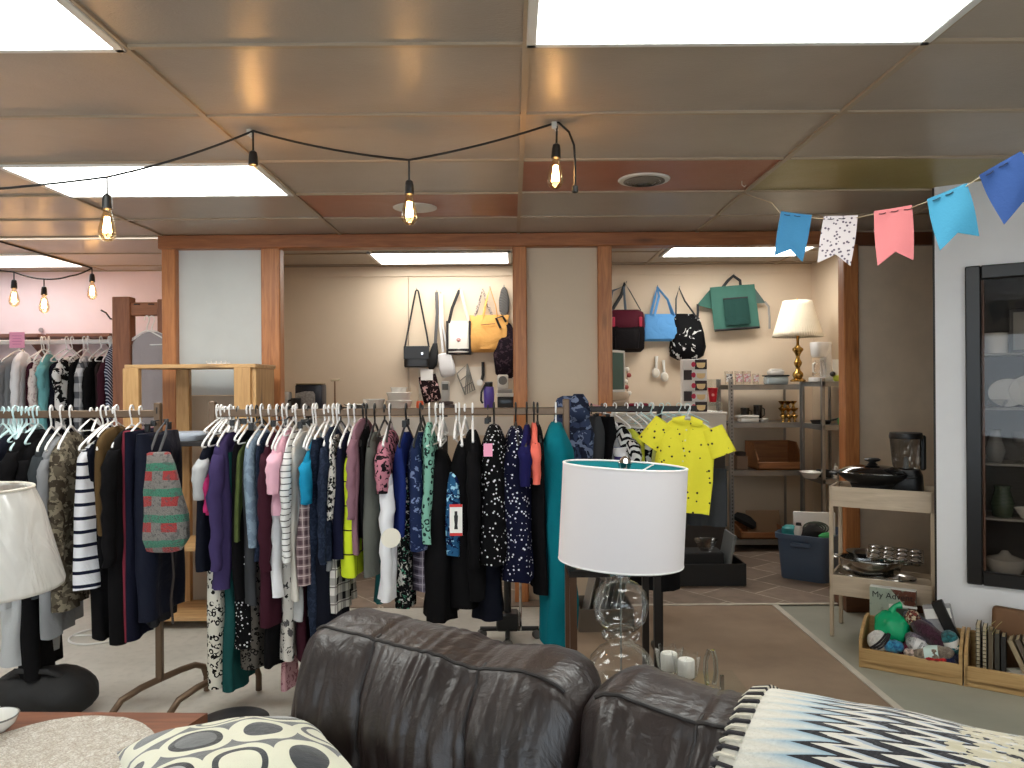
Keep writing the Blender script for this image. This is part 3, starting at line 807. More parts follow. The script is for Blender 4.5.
# tulip candle holders
wax = mat('white_wax', (236, 232, 226), .5)
for k, (px, py, d, lab) in enumerate(((669, 655, 2.50, 'glass tulip holder with white candle, the one nearer the drum lamp'), (686, 653, 2.44, 'glass tulip holder with white candle, the one nearer the glass ornament'))):
    t = thing('candle_holder', lab, 'candle holder', (X(px, d, py), d, TH), .5*k, 'tulip candle holders')
    N8 = 48; rings = []
    for z, r, sc_a in ((0, .022, 0), (.004, .024, 0), (.012, .010, 0), (.030, .010, 0), (.04, .022, 0), (.055, .034, .002), (.085, .038, .004), (.115, .040, .008)):
        rings.append([((r+sc_a*math.cos(6*q))*math.cos(q), (r+sc_a*math.cos(6*q))*math.sin(q), z+sc_a*.8*math.cos(6*q)) for q in [2*PI*j/N8 for j in range(N8)]])
    MB().loft(rings, True, False).build('glass_cup', glass('holder_glass', (.97, .98, .97), .03, 1.35, .10, .55), t)
    MB().lathe([(.0, .05), (.026, .05), (.027, .1), (.024, .104), (0, .103)], n=24).tube([(0, 0, .103), (.002, 0, .112)], .0015).build('candle', wax, t)
t = thing('glass_ornament', 'clear glass arched ornament with a round foot on the low glass table', 'ornament', (X(711, 2.45, 668), 2.45, TH))
MB().tube([(-.012, 0, .02), (-.018, 0, .06), (-.016, 0, .10), (-.006, 0, .128), (.006, 0, .128), (.014, 0, .10), (.016, 0, .06), (.010, 0, .02)], .0075, 10).build('arch', glass('heavy_glass', (.9, .92, .9), .03, 1.5, .22, .7), t)
MB().lathe([(0, 0), (.03, 0), (.032, .006), (.018, .014), (.016, .026), (0, .028)], n=24).build('foot', clear, t)
# slim metal frame stand
t = thing('frame_stand', 'slim dark metal frame stand behind the drum lamp', 'stand', (X(615, 2.9, 570), 2.9, 0))
zf = Z(570, 2.9, 615); hw = 42*2.9/F
brm = mat('lit_brown_metal', (96, 70, 54), .4, .4)  # left legs only: light falling on them painted as a browner metal
for sx, m_ in ((-1, brm), (1, dkm)):
    for sy in (0, .26): MB().box((sx*hw, sy, zf/2), (.026, .022, zf)).build('leg', m_, t)
MB().box((0, 0, zf-.012), (hw*2+.03, .026, .024)).box((0, .26, zf-.012), (hw*2+.03, .026, .024)).box((-hw, .13, zf-.012), (.03, .26, .024)).box((hw, .13, zf-.012), (.03, .26, .024)).build('top_frame', dkm, t)
# black bag and round stool behind the table
bk = mat('black_nylon', (17, 16, 17), .7, bump=.4, bs=30)
t = thing('duffel_bag', 'slouching black fabric bag on the floor beneath the clothes', 'bag', (X(42, 3.5), 3.5, 0), .1)
m = MB(); rings = []
for i in range(25):
    u = i/24*2-1; k = max(.02, 1-abs(u)**3.2)**.5
    rings.append([(u*.23, .13*k*math.cos(q)*(1+.15*nz(u*4, q, 1)), .002+max(0, (.11*k*math.sin(q)*(1+.25*nz(u*3, q*2, 4))+.105*(.75+.25*k)))) for q in [2*PI*j/30 for j in range(30)]])
m.loft(rings).build('body', bk, t, 80)
MB().tube([(-.15, -.05, .17), (-.08, -.09, .235), (.06, -.09, .225), (.12, -.05, .18)], .011, 8, flat=.004).build('handle', mat('black_strap', (26, 25, 26), .7), t)
t = thing('stool', 'low black round stool between end table and sofa arm', 'stool', (X(231, 2.42), 2.42, 0))
zs = Z(718, 2.42, 231)
MB().lathe([(.0, zs-.05), (.10, zs-.05), (.112, zs-.03), (.108, zs-.008), (.08, zs), (0, zs+.002)], n=36).build('seat', mat('black_vinyl', (18, 17, 17), .35), t)
for a in range(4):
    c_, s_ = math.cos(a*PI/2+.4), math.sin(a*PI/2+.4)
    MB().tube([(.07*c_, .07*s_, zs-.05), (.12*c_, .12*s_, 0)], .010).build('leg', dkm, t)
# ------------------------------------------------------------------ clothes racks
steel = mat('grey_brown_steel', (104, 84, 66), .4, .5)
wplast = mat('white_hanger_plastic', (236, 234, 232), .35)
mplast = mat('mint_hanger_plastic', (196, 222, 224), .35)
bplast = mat('black_hanger_plastic', (24, 23, 23), .4)
_hm = {}
def hanger_mesh(kind):
    """local: origin at the top of the rail, y along the shoulders, z down"""
    if kind in _hm: return _hm[kind]
    m = MB(); r = .0042 if kind != 'clip' else .003
    hook = [(0, .018, -.006), (0, .022, .006), (0, .017, .019), (0, .004, .025), (0, -.01, .022), (0, -.019, .012), (0, -.021, 0), (0, -.017, -.02), (0, -.006, -.04), (0, 0, -.055), (0, 0, -.078)]
    m.tube(hook, r, 8)
    if kind == 'clip':
        m.tube([(0, -.15, -.08), (0, .15, -.08)], .004, 6)
        for s in (-1, 1): m.box((0, s*.12, -.097), (.022, .02, .045), bev=.003)
    else:
        for s in (-1, 1):
            m.tube([(0, 0, -.075), (0, s*.04, -.088), (0, s*.10, -.115), (0, s*.17, -.148), (0, s*.195, -.164), (0, s*.20, -.174), (0, s*.19, -.18)], r*1.25, 8)
        m.tube([(0, -.19, -.18), (0, .19, -.18)], r, 8)
    o = m.build('hanger', bplast); me = o.data; me.name = 'hanger_'+kind
    bpy.data.objects.remove(o)
    _hm[kind] = me
    return me
def hanger(loc, yaw, colr, label, group, kind='tube', sc=1.0):
    me = hanger_mesh(kind)
    key = kind+colr
    if key not in _hm:
        c = me.copy(); c.materials.clear(); c.materials.append({'w': wplast, 'm': mplast, 'b': bplast}[colr]); _hm[key] = c
    o = bpy.data.objects.new('clothes_hanger', _hm[key]); C.objects.link(o)
    o.location = loc; o.rotation_euler = (0, 0, yaw); o.scale = (1, sc, sc)
    return tag(o, label, 'hanger', group)

def garment(name, label, mats, loc, zt, zb, hw, th, yaw=0, style='top', sleeve='', seed=0, group=None, smat=None, flare=1.0, neck=.05, open_=False):
    """local: origin on the rail, y = shoulder direction, x = thickness, z down.  zt, zb relative heights."""
    H = zt - zb; rings = []
    NL, NR = 26, 36
    for i in range(NL+1):
        t = i/NL; t = t**1.25; z = zt-H*t; s = zt-z
        if style in ('top', 'dress'):
            k = min(1, s/.085); a = neck+(hw-neck)*math.sin(k*PI/2)**.8
            a *= 1-.06*math.sin(min(1, t*1.6)*PI) + (flare-1)*max(0, t-.2)/.8
            b = th*(.30+.70*min(1, s/.14)**.7)
            b *= 1+(.25*(flare-1)*t)
        else:  # trousers, skirts, leggings: flat along the hanger bar
            a = hw*(1+(flare-1)*t); b = th*(.55+.45*min(1, s/.08))
        rg = []
        sway = .010*nz(z*3+seed, seed, 1)*t
        for j in range(NR):
            q = 2*PI*j/NR; cu, su = math.cos(q), math.sin(q)
            y = a*math.copysign(abs(cu)**.85, cu); x = b/2*math.copysign(abs(su)**.7, su)
            e = min(1, s/.1)
            fold = (.010*math.sin(y*46+seed*3+nz(z*3, seed, 0)*2.5)+.012*nz(y*12+seed, z*2.2, seed))*e*(.4+.8*t)
            edge = 1+.22*nz(seed*2.7, z*5.5, cu)*e
            hem = .012*nz(y*9, seed, 5)*(t > .93)
            rg.append((x*edge+fold*min(1, th/.05)+sway, y*(1+.05*nz(z*4+seed, 0, 3)*e), z+hem+.006*nz(y*20, x*20, seed)))
        rings.append(rg)
    m = MB().loft(rings)
    o = m.build(name, mats, None, 75)
    o.location = loc; o.rotation_euler = (0, 0, yaw)
    tag(o, label, {'t_shirt': 'shirt', 'tank_top': 'top', 'polka_dress': 'dress'}.get(name, name.replace('_', ' ')), group)
    if sleeve:
        L = {'S': .17, 'L': min(.5, H*.86), 'M': min(.34, H*.7)}[sleeve]
        for sg in (-1, 1):
            rr = []; r0 = min(.055, th*.75)
            for i in range(15):
                t = i/14
                zc = zt-.085-L*t
                yc = sg*(hw*.93+.030*math.sin(min(1, t*2.2)*PI/2)+.012*nz(t*2, seed, sg))
                k = (1-.32*t)*(.65+.35*min(1, t/.12))
                rg = []
                for j in range(16):
                    q = 2*PI*j/16
                    w = 1+.20*nz(math.cos(q)*2+seed, math.sin(q)*2, t*6)
                    rg.append((r0*.62*k*w*math.cos(q)+.008*nz(t*4, seed, 2)+.004*math.sin(t*28+seed)*(sleeve != 'S'), yc+r0*.85*k*w*math.sin(q), zc+.25*sg*r0*k*math.sin(q)*(-1)*(t < .1)))
                rr.append(rg)
            # open the rings slightly toward the shoulder so sleeve and body meet
            MB().loft(rr).build('sleeve', smat or mats, o, 75)
    return o

def rack(name, label, x0, x1, d, zr, foot=.0, posts=(True, True), mats=steel, up=.06):
    t = thing(name, label, 'clothes rack', ((x0+x1)/2, d, 0))
    L = x1-x0
    MB().box((0, 0, zr), (L, .024, .034), bev=.004).build('rail', mats, t)
    for k, sx in enumerate((-1, 1)):
        if not posts[k]: continue
        x = sx*L/2
        MB().box((x, 0, (zr+up+.13)/2), (.030, .030, zr+up-.13), bev=.004).build('post', mats, t)
        q = -1 if sx < 0 else 1
        MB().tube([(x-.14, -.20, .012), (x-.125, -.185, .06), (x-.10, -.155, .105), (x-.05, -.08, .13), (x, 0, .14), (x+.06, .09, .15), (x+.10, .15, .15), (x+.125, .185, .13), (x+.135, .20, .08), (x+.135, .20, .008)], .015, 10).build('foot', mats, t)
    return t
D1 = 3.55; ZR = Z(412, D1, 400)
RB = 'clothes rack behind the leather sofa'
rack('clothes_rack', 'long crowded steel clothes rack between the leather sofa and the wide opening', X(213, D1, 410), X(566, D1, 410), D1, ZR, up=.055)
xl = X(158, D1, 410)
rack('clothes_rack', 'steel clothes rack of jackets beside the plastic wrapped lampshade', xl-1.6, xl, D1, ZR, posts=(True, True), up=.05)

# palette
blk = fab('cloth_black', (22, 21, 23)); nvy = fab('cloth_navy', (30, 34, 56)); nvd = fab('cloth_dark_navy', (24, 27, 40))
mar = fab('cloth_maroon', (72, 30, 44)); dgr = fab('cloth_dark_grey', (70, 72, 76)); gry = fab('cloth_grey', (128, 130, 134)); lgr = fab('cloth_light_grey', (176, 178, 180))
wht = fab('cloth_white', (228, 228, 232)); crm = fab('cloth_cream', (208, 202, 192)); mag = fab('cloth_hot_pink', (226, 46, 122)); pnk = fab('cloth_pink', (234, 178, 196))
pur = fab('cloth_purple', (72, 58, 112)); tur = fab('cloth_turquoise', (14, 146, 196)); teal = fab('cloth_teal', (0, 128, 146)); olv = fab('cloth_olive', (92, 108, 52))
den = fab('cloth_light_denim', (136, 158, 178), (116, 138, 160), 'floral', 40, .5); jea = fab('cloth_dark_denim', (34, 44, 66), (46, 58, 84), 'floral', 60, .52)
ogr = fab('cloth_olive_grey', (104, 106, 98)); ryl = fab('cloth_royal_blue', (28, 46, 124)); cor = fab('cloth_coral', (250, 104, 84)); mau = fab('cloth_mauve', (142, 98, 112))
dtl = fab('cloth_dark_teal', (26, 86, 86)); brn = fab('cloth_brown_suede', (102, 76, 42)); ivy_ = fab('cloth_violet_navy', (34, 32, 96))
leo = fab('print_leopard', (206, 202, 190), (26, 24, 24), 'leopard', 38); leb = fab('print_brown_leopard', (96, 90, 84), (24, 22, 22), 'leopard', 44)
dot = fab('print_fine_dots', (20, 20, 22), (220, 220, 224), 'dots', 60, .25); dob = fab('print_black_dots', (18, 18, 20), (232, 232, 236), 'dots', 58, .25)
don = fab('print_navy_dots', (22, 24, 54), (226, 228, 238), 'dots', 58, .25)
st1 = fab('stripe_white_black', (222, 222, 220), (70, 70, 72), 'hstripe', 38, .16); st2 = fab('stripe_white_navy', (222, 222, 228), (28, 32, 56), 'hstripe', 17, .25)
pl1 = fab('plaid_mauve', (150, 124, 126), (92, 68, 76), 'plaid', 24, .45, (208, 190, 186)); pl2 = fab('plaid_white_black', (216, 212, 206), (38, 36, 40), 'plaid', 13, .42, (120, 110, 110))
pl3 = fab('plaid_purple_grey', (118, 108, 126), (66, 58, 74), 'plaid', 26, .4, (176, 168, 178)); lim = fab('plaid_lime', (206, 226, 34), (46, 52, 30), 'grid', 9.5, .055, ratio=1.0)
ani = fab('print_animal', (218, 214, 206), (34, 32, 32), 'floral', 55, .52); flo = fab('print_white_floral', (204, 200, 194), (96, 94, 96), 'floral', 22, .58, (40, 38, 40))
bfl = fab('print_black_floral', (24, 24, 26), (198, 196, 188), 'floral', 46, .57, (66, 148, 116)); nfl = fab('print_navy_brush', (34, 48, 92), (112, 130, 172), 'floral', 42, .60)
mnt = fab('print_mint_tile', (122, 178, 158), (28, 52, 50), 'leopard', 34); pkf = fab('print_pink_black', (196, 116, 134), (32, 26, 30), 'floral', 40, .54)
haw = fab('print_blue_leaf', (38, 104, 160), (20, 34, 84), 'floral', 26, .54, (160, 214, 236)); psc = fab('print_pink_scarf', (206, 156, 164), (160, 96, 112), 'floral', 50, .55)
def hang(rows, d, zr, rackname, group, hd='w', tilt=0.0):
    for i, (name, lab, x0, x1, y0, y1, m, style, sl, hw, extra) in enumerate(rows):
        ex = dict(extra) if extra else {}
        yaw = ex.pop('yaw', 0.0) + .06*math.sin(i*2.3)
        dd = d+ex.pop('dy', 0.0); hk = ex.pop('h', hd); hx = ex.pop('hx', None); sc = ex.pop('hs', 1.0)
        dn = dd-hw*math.cos(yaw)
        pc = (x0+x1)/2; xc = X(pc, dn, (y0+y1)/2); th = (x1-x0)*dn/F*1.02
        xc -= math.sin(yaw)*hw*1.0
        zt_, zb_ = Z(y0, dd, pc)-zr, Z(y1, dn, pc)-zr
        if style != 'bottom' and hw > .17: zt_ += .026
        loc = (xc, dd, zr+.017)
        garment(name, lab, m, loc, zt_-.017, zb_-.017, hw, th, yaw, style, sl, seed=i*1.7+x0*.01, group=group, **ex)
        if hk:
            hanger((X(hx, dd, y0) if hx else xc, dd, zr+.017), yaw, hk[0], 'hanger holding the ' + ' '.join(lab.replace(' on the long rack', '').split()[:13]), 'hangers on the '+rackname, 'clip' if 'c' in hk[1:] else 'tube', sc*min(1.0, max(.45, (hw-.012)/.2)))
T, DR, TR_ = 'top', 'dress', 'bottom'
ROWS2 = [
 ('t_shirt', 'black t-shirt with pale grey sleeves at the post end of the long rack', 193, 210, 443, 572, nvd, T, 'S', .19, {'smat': lgr}),
 ('t_shirt', 'hot pink top peeking out before the purple sweater', 203, 213, 455, 515, mag, T, 'S', .185, None),
 ('leggings', 'black and white leopard leggings hanging under the purple sweater', 204, 224, 470, 692, leo, TR_, '', .13, {'flare': .9}),
 ('sweater', 'purple knit sweater, near the post end of the long rack', 205, 229, 438, 592, pur, T, 'L', .185, None),
 ('trousers', 'dark teal trousers hanging lowest beside the leopard leggings', 221, 236, 450, 693, dtl, TR_, '', .13, {'h': 'bc'}),
 ('tank_top', 'plain black tank top next to the purple sweater', 228, 240, 430, 600, blk, T, '', .16, None),
 ('skirt', 'black skirt scattered with fine white dots', 228, 255, 470, 650, dot, TR_, '', .12, {'h': 'bc', 'flare': 1.1}),
 ('t_shirt', 'olive green top squeezed between black top and denim shirt', 233, 242, 445, 540, olv, T, '', .175, None),
 ('shirt', 'pale blue denim shirt with long front, on the long rack', 238, 255, 436, 549, den, T, '', .195, None),
 ('trousers', 'dark grey trousers hanging under the pale denim shirt', 239, 255, 450, 605, dgr, TR_, '', .165, {'h': 'bc'}),
 ('skirt', 'brown leopard skirt with curved hem', 240, 264, 500, 668, leb, TR_, '', .11, {'flare': 1.15, 'h': 'b'}),
 ('shirt', 'dark denim shirt beside the maroon cardigan', 252, 263, 438, 560, jea, T, '', .18, None),
 ('cardigan', 'maroon long cardigan on the long rack', 257, 276, 438, 628, mar, T, 'L', .185, None),
 ('trousers', 'black trousers hanging below the maroon cardigan', 262, 276, 460, 668, blk, TR_, '', .14, {'h': 'bc'}),
 ('t_shirt', 'white long top with plain front under the pink t-shirt', 263, 281, 450, 598, wht, T, '', .2, None),
 ('t_shirt', 'pale pink t-shirt with rolled short sleeves', 264, 285, 437, 515, pnk, T, 'S', .205, None),
 ('skirt', 'white floral skirt with black sprigs', 276, 292, 480, 662, flo, TR_, '', .14, {'flare': 1.05}),
 ('shirt', 'white shirt with thin dark horizontal stripes', 281, 292, 436, 560, st1, T, 'L', .2, None),
 ('scarf', 'pink patterned scarf trailing lowest under the floral skirt', 281, 290, 560, 692, psc, TR_, '', .07, {'h': 'b'}),
 ('cardigan', 'cream long cardigan next to the mauve plaid shirt', 288, 298, 438, 602, crm, T, '', .19, None),
 ('trousers', 'pale grey trousers showing under the plaid shirt', 291, 304, 480, 622, lgr, TR_, '', .155, {'h': 'bc'}),
 ('trousers', 'dark maroon trousers under the mauve plaid shirt', 293, 307, 500, 662, mar, TR_, '', .13, {'h': 'bc'}),
 ('shirt', 'mauve plaid flannel shirt on the long rack', 294, 313, 455, 586, pl1, T, '', .195, None),
 ('t_shirt', 'bright turquoise t-shirt over the plaid shirt', 299, 313, 445, 505, tur, T, 'S', .205, None),
 ('jeans', 'dark navy jeans reaching almost to the floor', 306, 322, 437, 645, jea, TR_, '', .17, None),
 ('jeans', 'flared indigo jeans ending lowest near the sofa', 309, 338, 445, 686, nvd, TR_, '', .15, {'flare': 1.2}),
 ('jacket', 'dark denim jacket with collar beside the animal print top', 318, 329, 432, 562, jea, T, 'L', .19, None),
 ('shirt', 'white and black plaid shirt hanging under the blue top', 322, 342, 500, 613, pl2, T, '', .16, {'h': 'b'}),
 ('t_shirt', 'black and white animal print top', 325, 335, 440, 520, ani, T, '', .2, None),
 ('tank_top', 'grey tank top under the animal print top', 325, 335, 450, 572, gry, T, '', .17, None),
 ('t_shirt', 'dark navy top with blue hem between print top and lime shirt', 332, 347, 438, 560, fab('cloth_navy_blue_hem', (28, 58, 150), (28, 30, 58), 'split', -.40), T, '', .195, {}),
 ('shirt', 'lime yellow shirt with dark window checks', 339, 358, 450, 578, lim, T, '', .19, None),
 ('blouse', 'mauve ruffled blouse beside the lime shirt', 347, 358, 424, 556, mau, T, 'M', .2, {'h': 'b'}),
 ('tank_top', 'black top between mauve blouse and grey dress', 356, 364, 432, 540, blk, T, '', .19, {'h': 'b'}),
 ('dress', 'plain olive grey sleeveless dress', 360, 377, 438, 577, ogr, DR, '', .19, {'flare': 1.1, 'h': 'b'}),
 ('tank_top', 'dark green top showing under the white sweater', 372, 384, 480, 605, dtl, T, '', .15, {'h': 'b'}),
 ('sweater', 'off white sweater with a round paper tag, under the pink print top', 376, 398, 462, 600, wht, T, 'L', .17, {'h': 'b'}),
 ('blouse', 'pink and black printed wrap top', 371, 394, 437, 478, pkf, T, 'S', .19, None),
 ('t_shirt', 'royal blue tunic next to the white sweater', 392, 406, 438, 536, ryl, T, '', .195, {'h': 'b'}),
 ('skirt', 'black floral skirt with pale blossoms hanging low', 396, 412, 470, 610, bfl, TR_, '', .15, {'h': 'bc'}),
 ('blouse', 'navy blouse with pale brush print', 404, 423, 438, 552, nfl, T, '', .195, {'h': 'b'}),
 ('scarf', 'purple grey plaid scarf below the brush print blouse', 414, 427, 500, 592, pl3, TR_, '', .12, {'h': 'b'}),
 ('tunic', 'mint tunic with dark tile print', 420, 434, 428, 546, mnt, T, '', .195, None),
 ('tank_top', 'pink patterned camisole before the black swimsuit', 433, 444, 465, 530, psc, T, '', .15, None),
 ('dress', 'long black dress with thin straps beside the mint tunic', 424, 454, 450, 624, blk, DR, '', .17, {'hs': 1.0}),
 ('swimsuit', 'black swimsuit with blue leaf print and a white card tag', 443, 466, 462, 556, haw, T, '', .16, None),
 ('dress', 'black dress hanging with wide skirt beside the swimsuit', 448, 476, 438, 610, blk, DR, '', .145, {'flare': 1.1}),
 ('jacket', 'long black jacket between swimsuit and polka dot dress', 461, 486, 436, 602, blk, T, 'L', .175, None),
 ('trousers', 'black trousers hanging behind the dotted dresses', 474, 500, 450, 622, nvd, TR_, '', .13, {'h': 'bc'}),
 ('dress', 'black dress with white polka dots and a pink price tag', 477, 508, 430, 566, dob, DR, '', .195, {'flare': 1.08, 'h': 'b'}),
 ('dress', 'navy dress with white polka dots beside the black dotted one', 503, 535, 432, 582, don, DR, '', .19, {'flare': 1.08, 'h': 'b'}),
 ('t_shirt', 'royal violet blue top behind the navy dotted dress', 518, 533, 430, 480, ivy_, T, 'S', .2, {'h': 'b'}),
 ('t_shirt', 'coral orange top near the teal dress', 530, 542, 428, 478, cor, T, 'S', .2, {'h': 'b'}),
 ('dress', 'black long dress next to the coral top', 534, 548, 430, 596, blk, DR, '', .18, {'h': 'b'}),
 ('dress', 'long teal evening dress at the end of the rack near the drum lamp', 540, 573, 428, 648, teal, DR, '', .18, {'flare': 1.12}),
]
hang(ROWS2, D1, ZR, 'long crowded rack', 'clothes on the long crowded rack')
# tags hanging on garments
def find(s): return next(o for o in C.objects if s in o.get('label', ''))
def gtag(host, px, py, d, w, h, m, name='price_tag', round_=False, extra=None):
    hl = host
    p = Vector(P(px, py, d)) - Vector(host.location); p = Matrix.Rotation(-host.rotation_euler.z, 3, 'Z') @ p
    if round_:
        o = MB().lathe([(0, -.001), (w/2, -.001), (w/2, .001), (0, .001)], n=24).build(name, m, host); o.rotation_euler = (PI/2, 0, .3)
    else:
        o = MB().box((0, 0, 0), (w, .002, h), bev=.0006).build(name, m, host)
    o.location = p
    if extra: extra(o)
    return o
pkc = mat('pink_card', (240, 160, 190), .7); whc = mat('white_card', (236, 234, 228), .6); redc = mat('red_print', (200, 50, 46), .6); blkc = mat('black_print', (24, 24, 26), .6)
gtag(find('pink price tag'), 488, 450, 3.325, .038, .056, pkc)
o = gtag(find('white card tag'), 456, 520, 3.345, .055, .135, whc)
MB().box((0, -.0016, .062), (.054, .001, .012)).box((0, -.0016, -.062), (.054, .001, .012)).build('red_band', redc, o)
MB().tube([(0, -.0015, .038), (0, -.0015, .02)], .006).pouch([(-.04, .012, .0012), (-.02, .009, .0012), (0, .012, .0012), (.02, .013, .0012)], 16).build('printed_figure', blkc, o)
gtag(find('round paper tag'), 391, 538, 3.33, .085, .085, mat('cream_card', (236, 230, 214), .6), 'paper_tag', True)
# bare hangers crowding the rail
for i, px in enumerate((219, 223, 228, 233, 237)):
    hanger((X(px, D1, 412), D1+.003*i, ZR+.017), .12*(i-2), 'w', 'bare white hanger in the cluster by the post of the long rack', 'bare hangers by the post', sc=.55)
for i, px in enumerate((436, 443, 459)):
    hanger((X(px, D1, 412), D1, ZR+.017), .12*i-.1, 'w', 'bare white hanger over the black dress gap', 'bare hangers over the black dresses', sc=.9)

camo = fab('print_brown_camo', (94, 84, 68), (66, 56, 44), 'camo', 20, .5, (122, 112, 92)); trk = fab('track_navy_red', (26, 28, 48), (146, 44, 62), 'side')
ROWS1 = [
 ('jacket', 'dark navy jacket nearest the frame edge on the jacket rack', -30, 2, 440, 560, nvd, T, 'L', .2, {'h': 'm'}),
 ('sweater', 'black sweater behind the wrapped lampshade', -4, 22, 436, 540, blk, T, 'M', .2, {'h': 'm'}),
 ('hoodie', 'pale grey blue hoodie hanging low behind the lampshade', -8, 22, 470, 668, lgr, T, 'L', .16, {'h': 'm'}),
 ('jacket', 'black zip jacket with wide shoulders by the mint hangers', 14, 36, 438, 682, blk, T, 'L', .17, {'h': 'm', 'yaw': .2}),
 ('jacket', 'dark slate jacket on a white hanger', 28, 46, 440, 600, fab('cloth_slate', (58, 64, 68)), T, 'L', .205, {'yaw': .25}),
 ('hoodie', 'grey hoodie with long sleeves on the jacket rack', 36, 54, 442, 640, gry, T, 'L', .2, {'yaw': .25}),
 ('jacket', 'brown camouflage jacket with reflective trim', 46, 70, 438, 612, camo, T, 'L', .195, {'yaw': .2}),
 ('t_shirt', 'white t-shirt with navy stripes on the jacket rack', 67, 89, 446, 592, st2, T, '', .2, {}),
 ('jacket', 'dark navy jacket between striped shirt and suede jacket', 80, 94, 436, 570, nvd, T, '', .17, {}),
 ('jacket', 'brown suede jacket on the jacket rack', 88, 104, 432, 536, brn, T, '', .2, {}),
 ('trousers', 'black trousers hanging behind the suede jacket', 86, 108, 440, 640, blk, TR_, '', .14, {}),
 ('jacket', 'black long jacket next to the track pants', 102, 121, 434, 646, blk, T, 'L', .19, {}),
 ('trousers', 'navy track pants with a red side stripe', 116, 134, 430, 642, trk, TR_, '', .16, {}),
 ('trousers', 'shiny dark navy trousers on a black clip hanger', 128, 150, 432, 622, fab('cloth_satin_navy', (28, 32, 50), rough=.5), TR_, '', .17, {'h': 'bc'}),
 ('trousers', 'dark charcoal trousers at the post of the jacket rack', 142, 155, 436, 628, fab('cloth_charcoal', (50, 50, 54)), TR_, '', .13, {'h': 'bc'}),
]
hang(ROWS1, D1, ZR, 'jacket rack', 'clothes on the jacket rack')
for i, px in enumerate((3, 8, 13, 18, 22, 26)):
    hanger((X(px, D1, 412), D1+.004*(i % 2), ZR+.017), .9-.12*i, 'm', 'pale mint hanger in the bunch above the wrapped lampshade', 'mint hangers on the jacket rack', sc=.75)
for i, px in enumerate((91, 97)): hanger((X(px, D1, 412), D1, ZR+.017), .3*i, 'w', 'bare white hanger beside the suede jacket', 'bare hangers on the jacket rack', sc=.5)
# knitted bag hanging at the post
kn = G('knitted_bands'); kc = kn.co(); kx, ky, kz = kn.xyz(kc)
kf = kn.m('FRACT', kn.m('ADD', kn.m('MULTIPLY', kz, 9.0), kn.m('MULTIPLY', kn.m('SUBTRACT', kn.noise(kc, 14, 2), .5), .15)))
kb = kn.mix(kn.m('GREATER_THAN', kf, .3), col((66, 126, 104)), col((128, 124, 120))); 
kq = kn.m('LESS_THAN', kn.m('ABSOLUTE', kn.m('SUBTRACT', kn.m('FRACT', kn.m('MULTIPLY', kx, 9)), .5)), .3)
kb = kn.mix(kn.m('MULTIPLY', kn.m('GREATER_THAN', kf, .62), kq), kb, col((166, 62, 62)))
kv = kn.vor(kn.scale(kc, (1, 1, 1.6)), 90, 'DISTANCE_TO_EDGE')
kb = kn.mix(kn.m('MULTIPLY', kn.m('LESS_THAN', kn.noise(kc, 60, 2), .42), .6), kb, col((84, 84, 86)))
kn.pbsdf(kb, .95, 0, kn.bump(kv, .9, .008), .2, .3)
kd = 3.42
t = thing('knitted_bag', 'grey, red and green knitted bag hanging at the jacket rack post', 'bag', P(160, 420, kd))
s_ = kd/F
prof = [(-132*s_, 13*s_, .012), (-130*s_, 20*s_, .03, .003), (-118*s_, 25*s_, .045, .01), (-95*s_, 25*s_, .05, .012), (-70*s_, 19*s_, .042, .004), (-45*s_, 14*s_, .03, -.006), (-33*s_, 11*s_, .02, -.012), (-32*s_, 9*s_, .008, -.012)]
MB().pouch(prof, 32, .8, .02, 2).build('body', kn.mat, t, 80)
MB().tube([(-.045, 0, -33*s_), (-.02, .02, -12*s_), (.005, .06, 0), (.012, .03, -14*s_), (-.005, 0, -33*s_)], .006, 8).build('strap', mat('grey_wool', (96, 96, 98), .95), t)
tag(MB().tube([P(171, 540, 3.5), P(174, 575, 3.5), P(171, 600, 3.5), P(173, 624, 3.5)], .006, 8, flat=.003).build('belt', mat('dark_brown_leather', (44, 32, 26), .5)), 'thin dark belt dangling below the knitted bag', 'belt')
o = MB().tube([P(192, 413, 3.57)[0:1]+(3.57, ZR-.01), (X(176, 3.56), 3.56, ZR-.02), (X(170, 3.55), 3.55, Z(545, 3.55))], .003, 6)
o.bm.free()
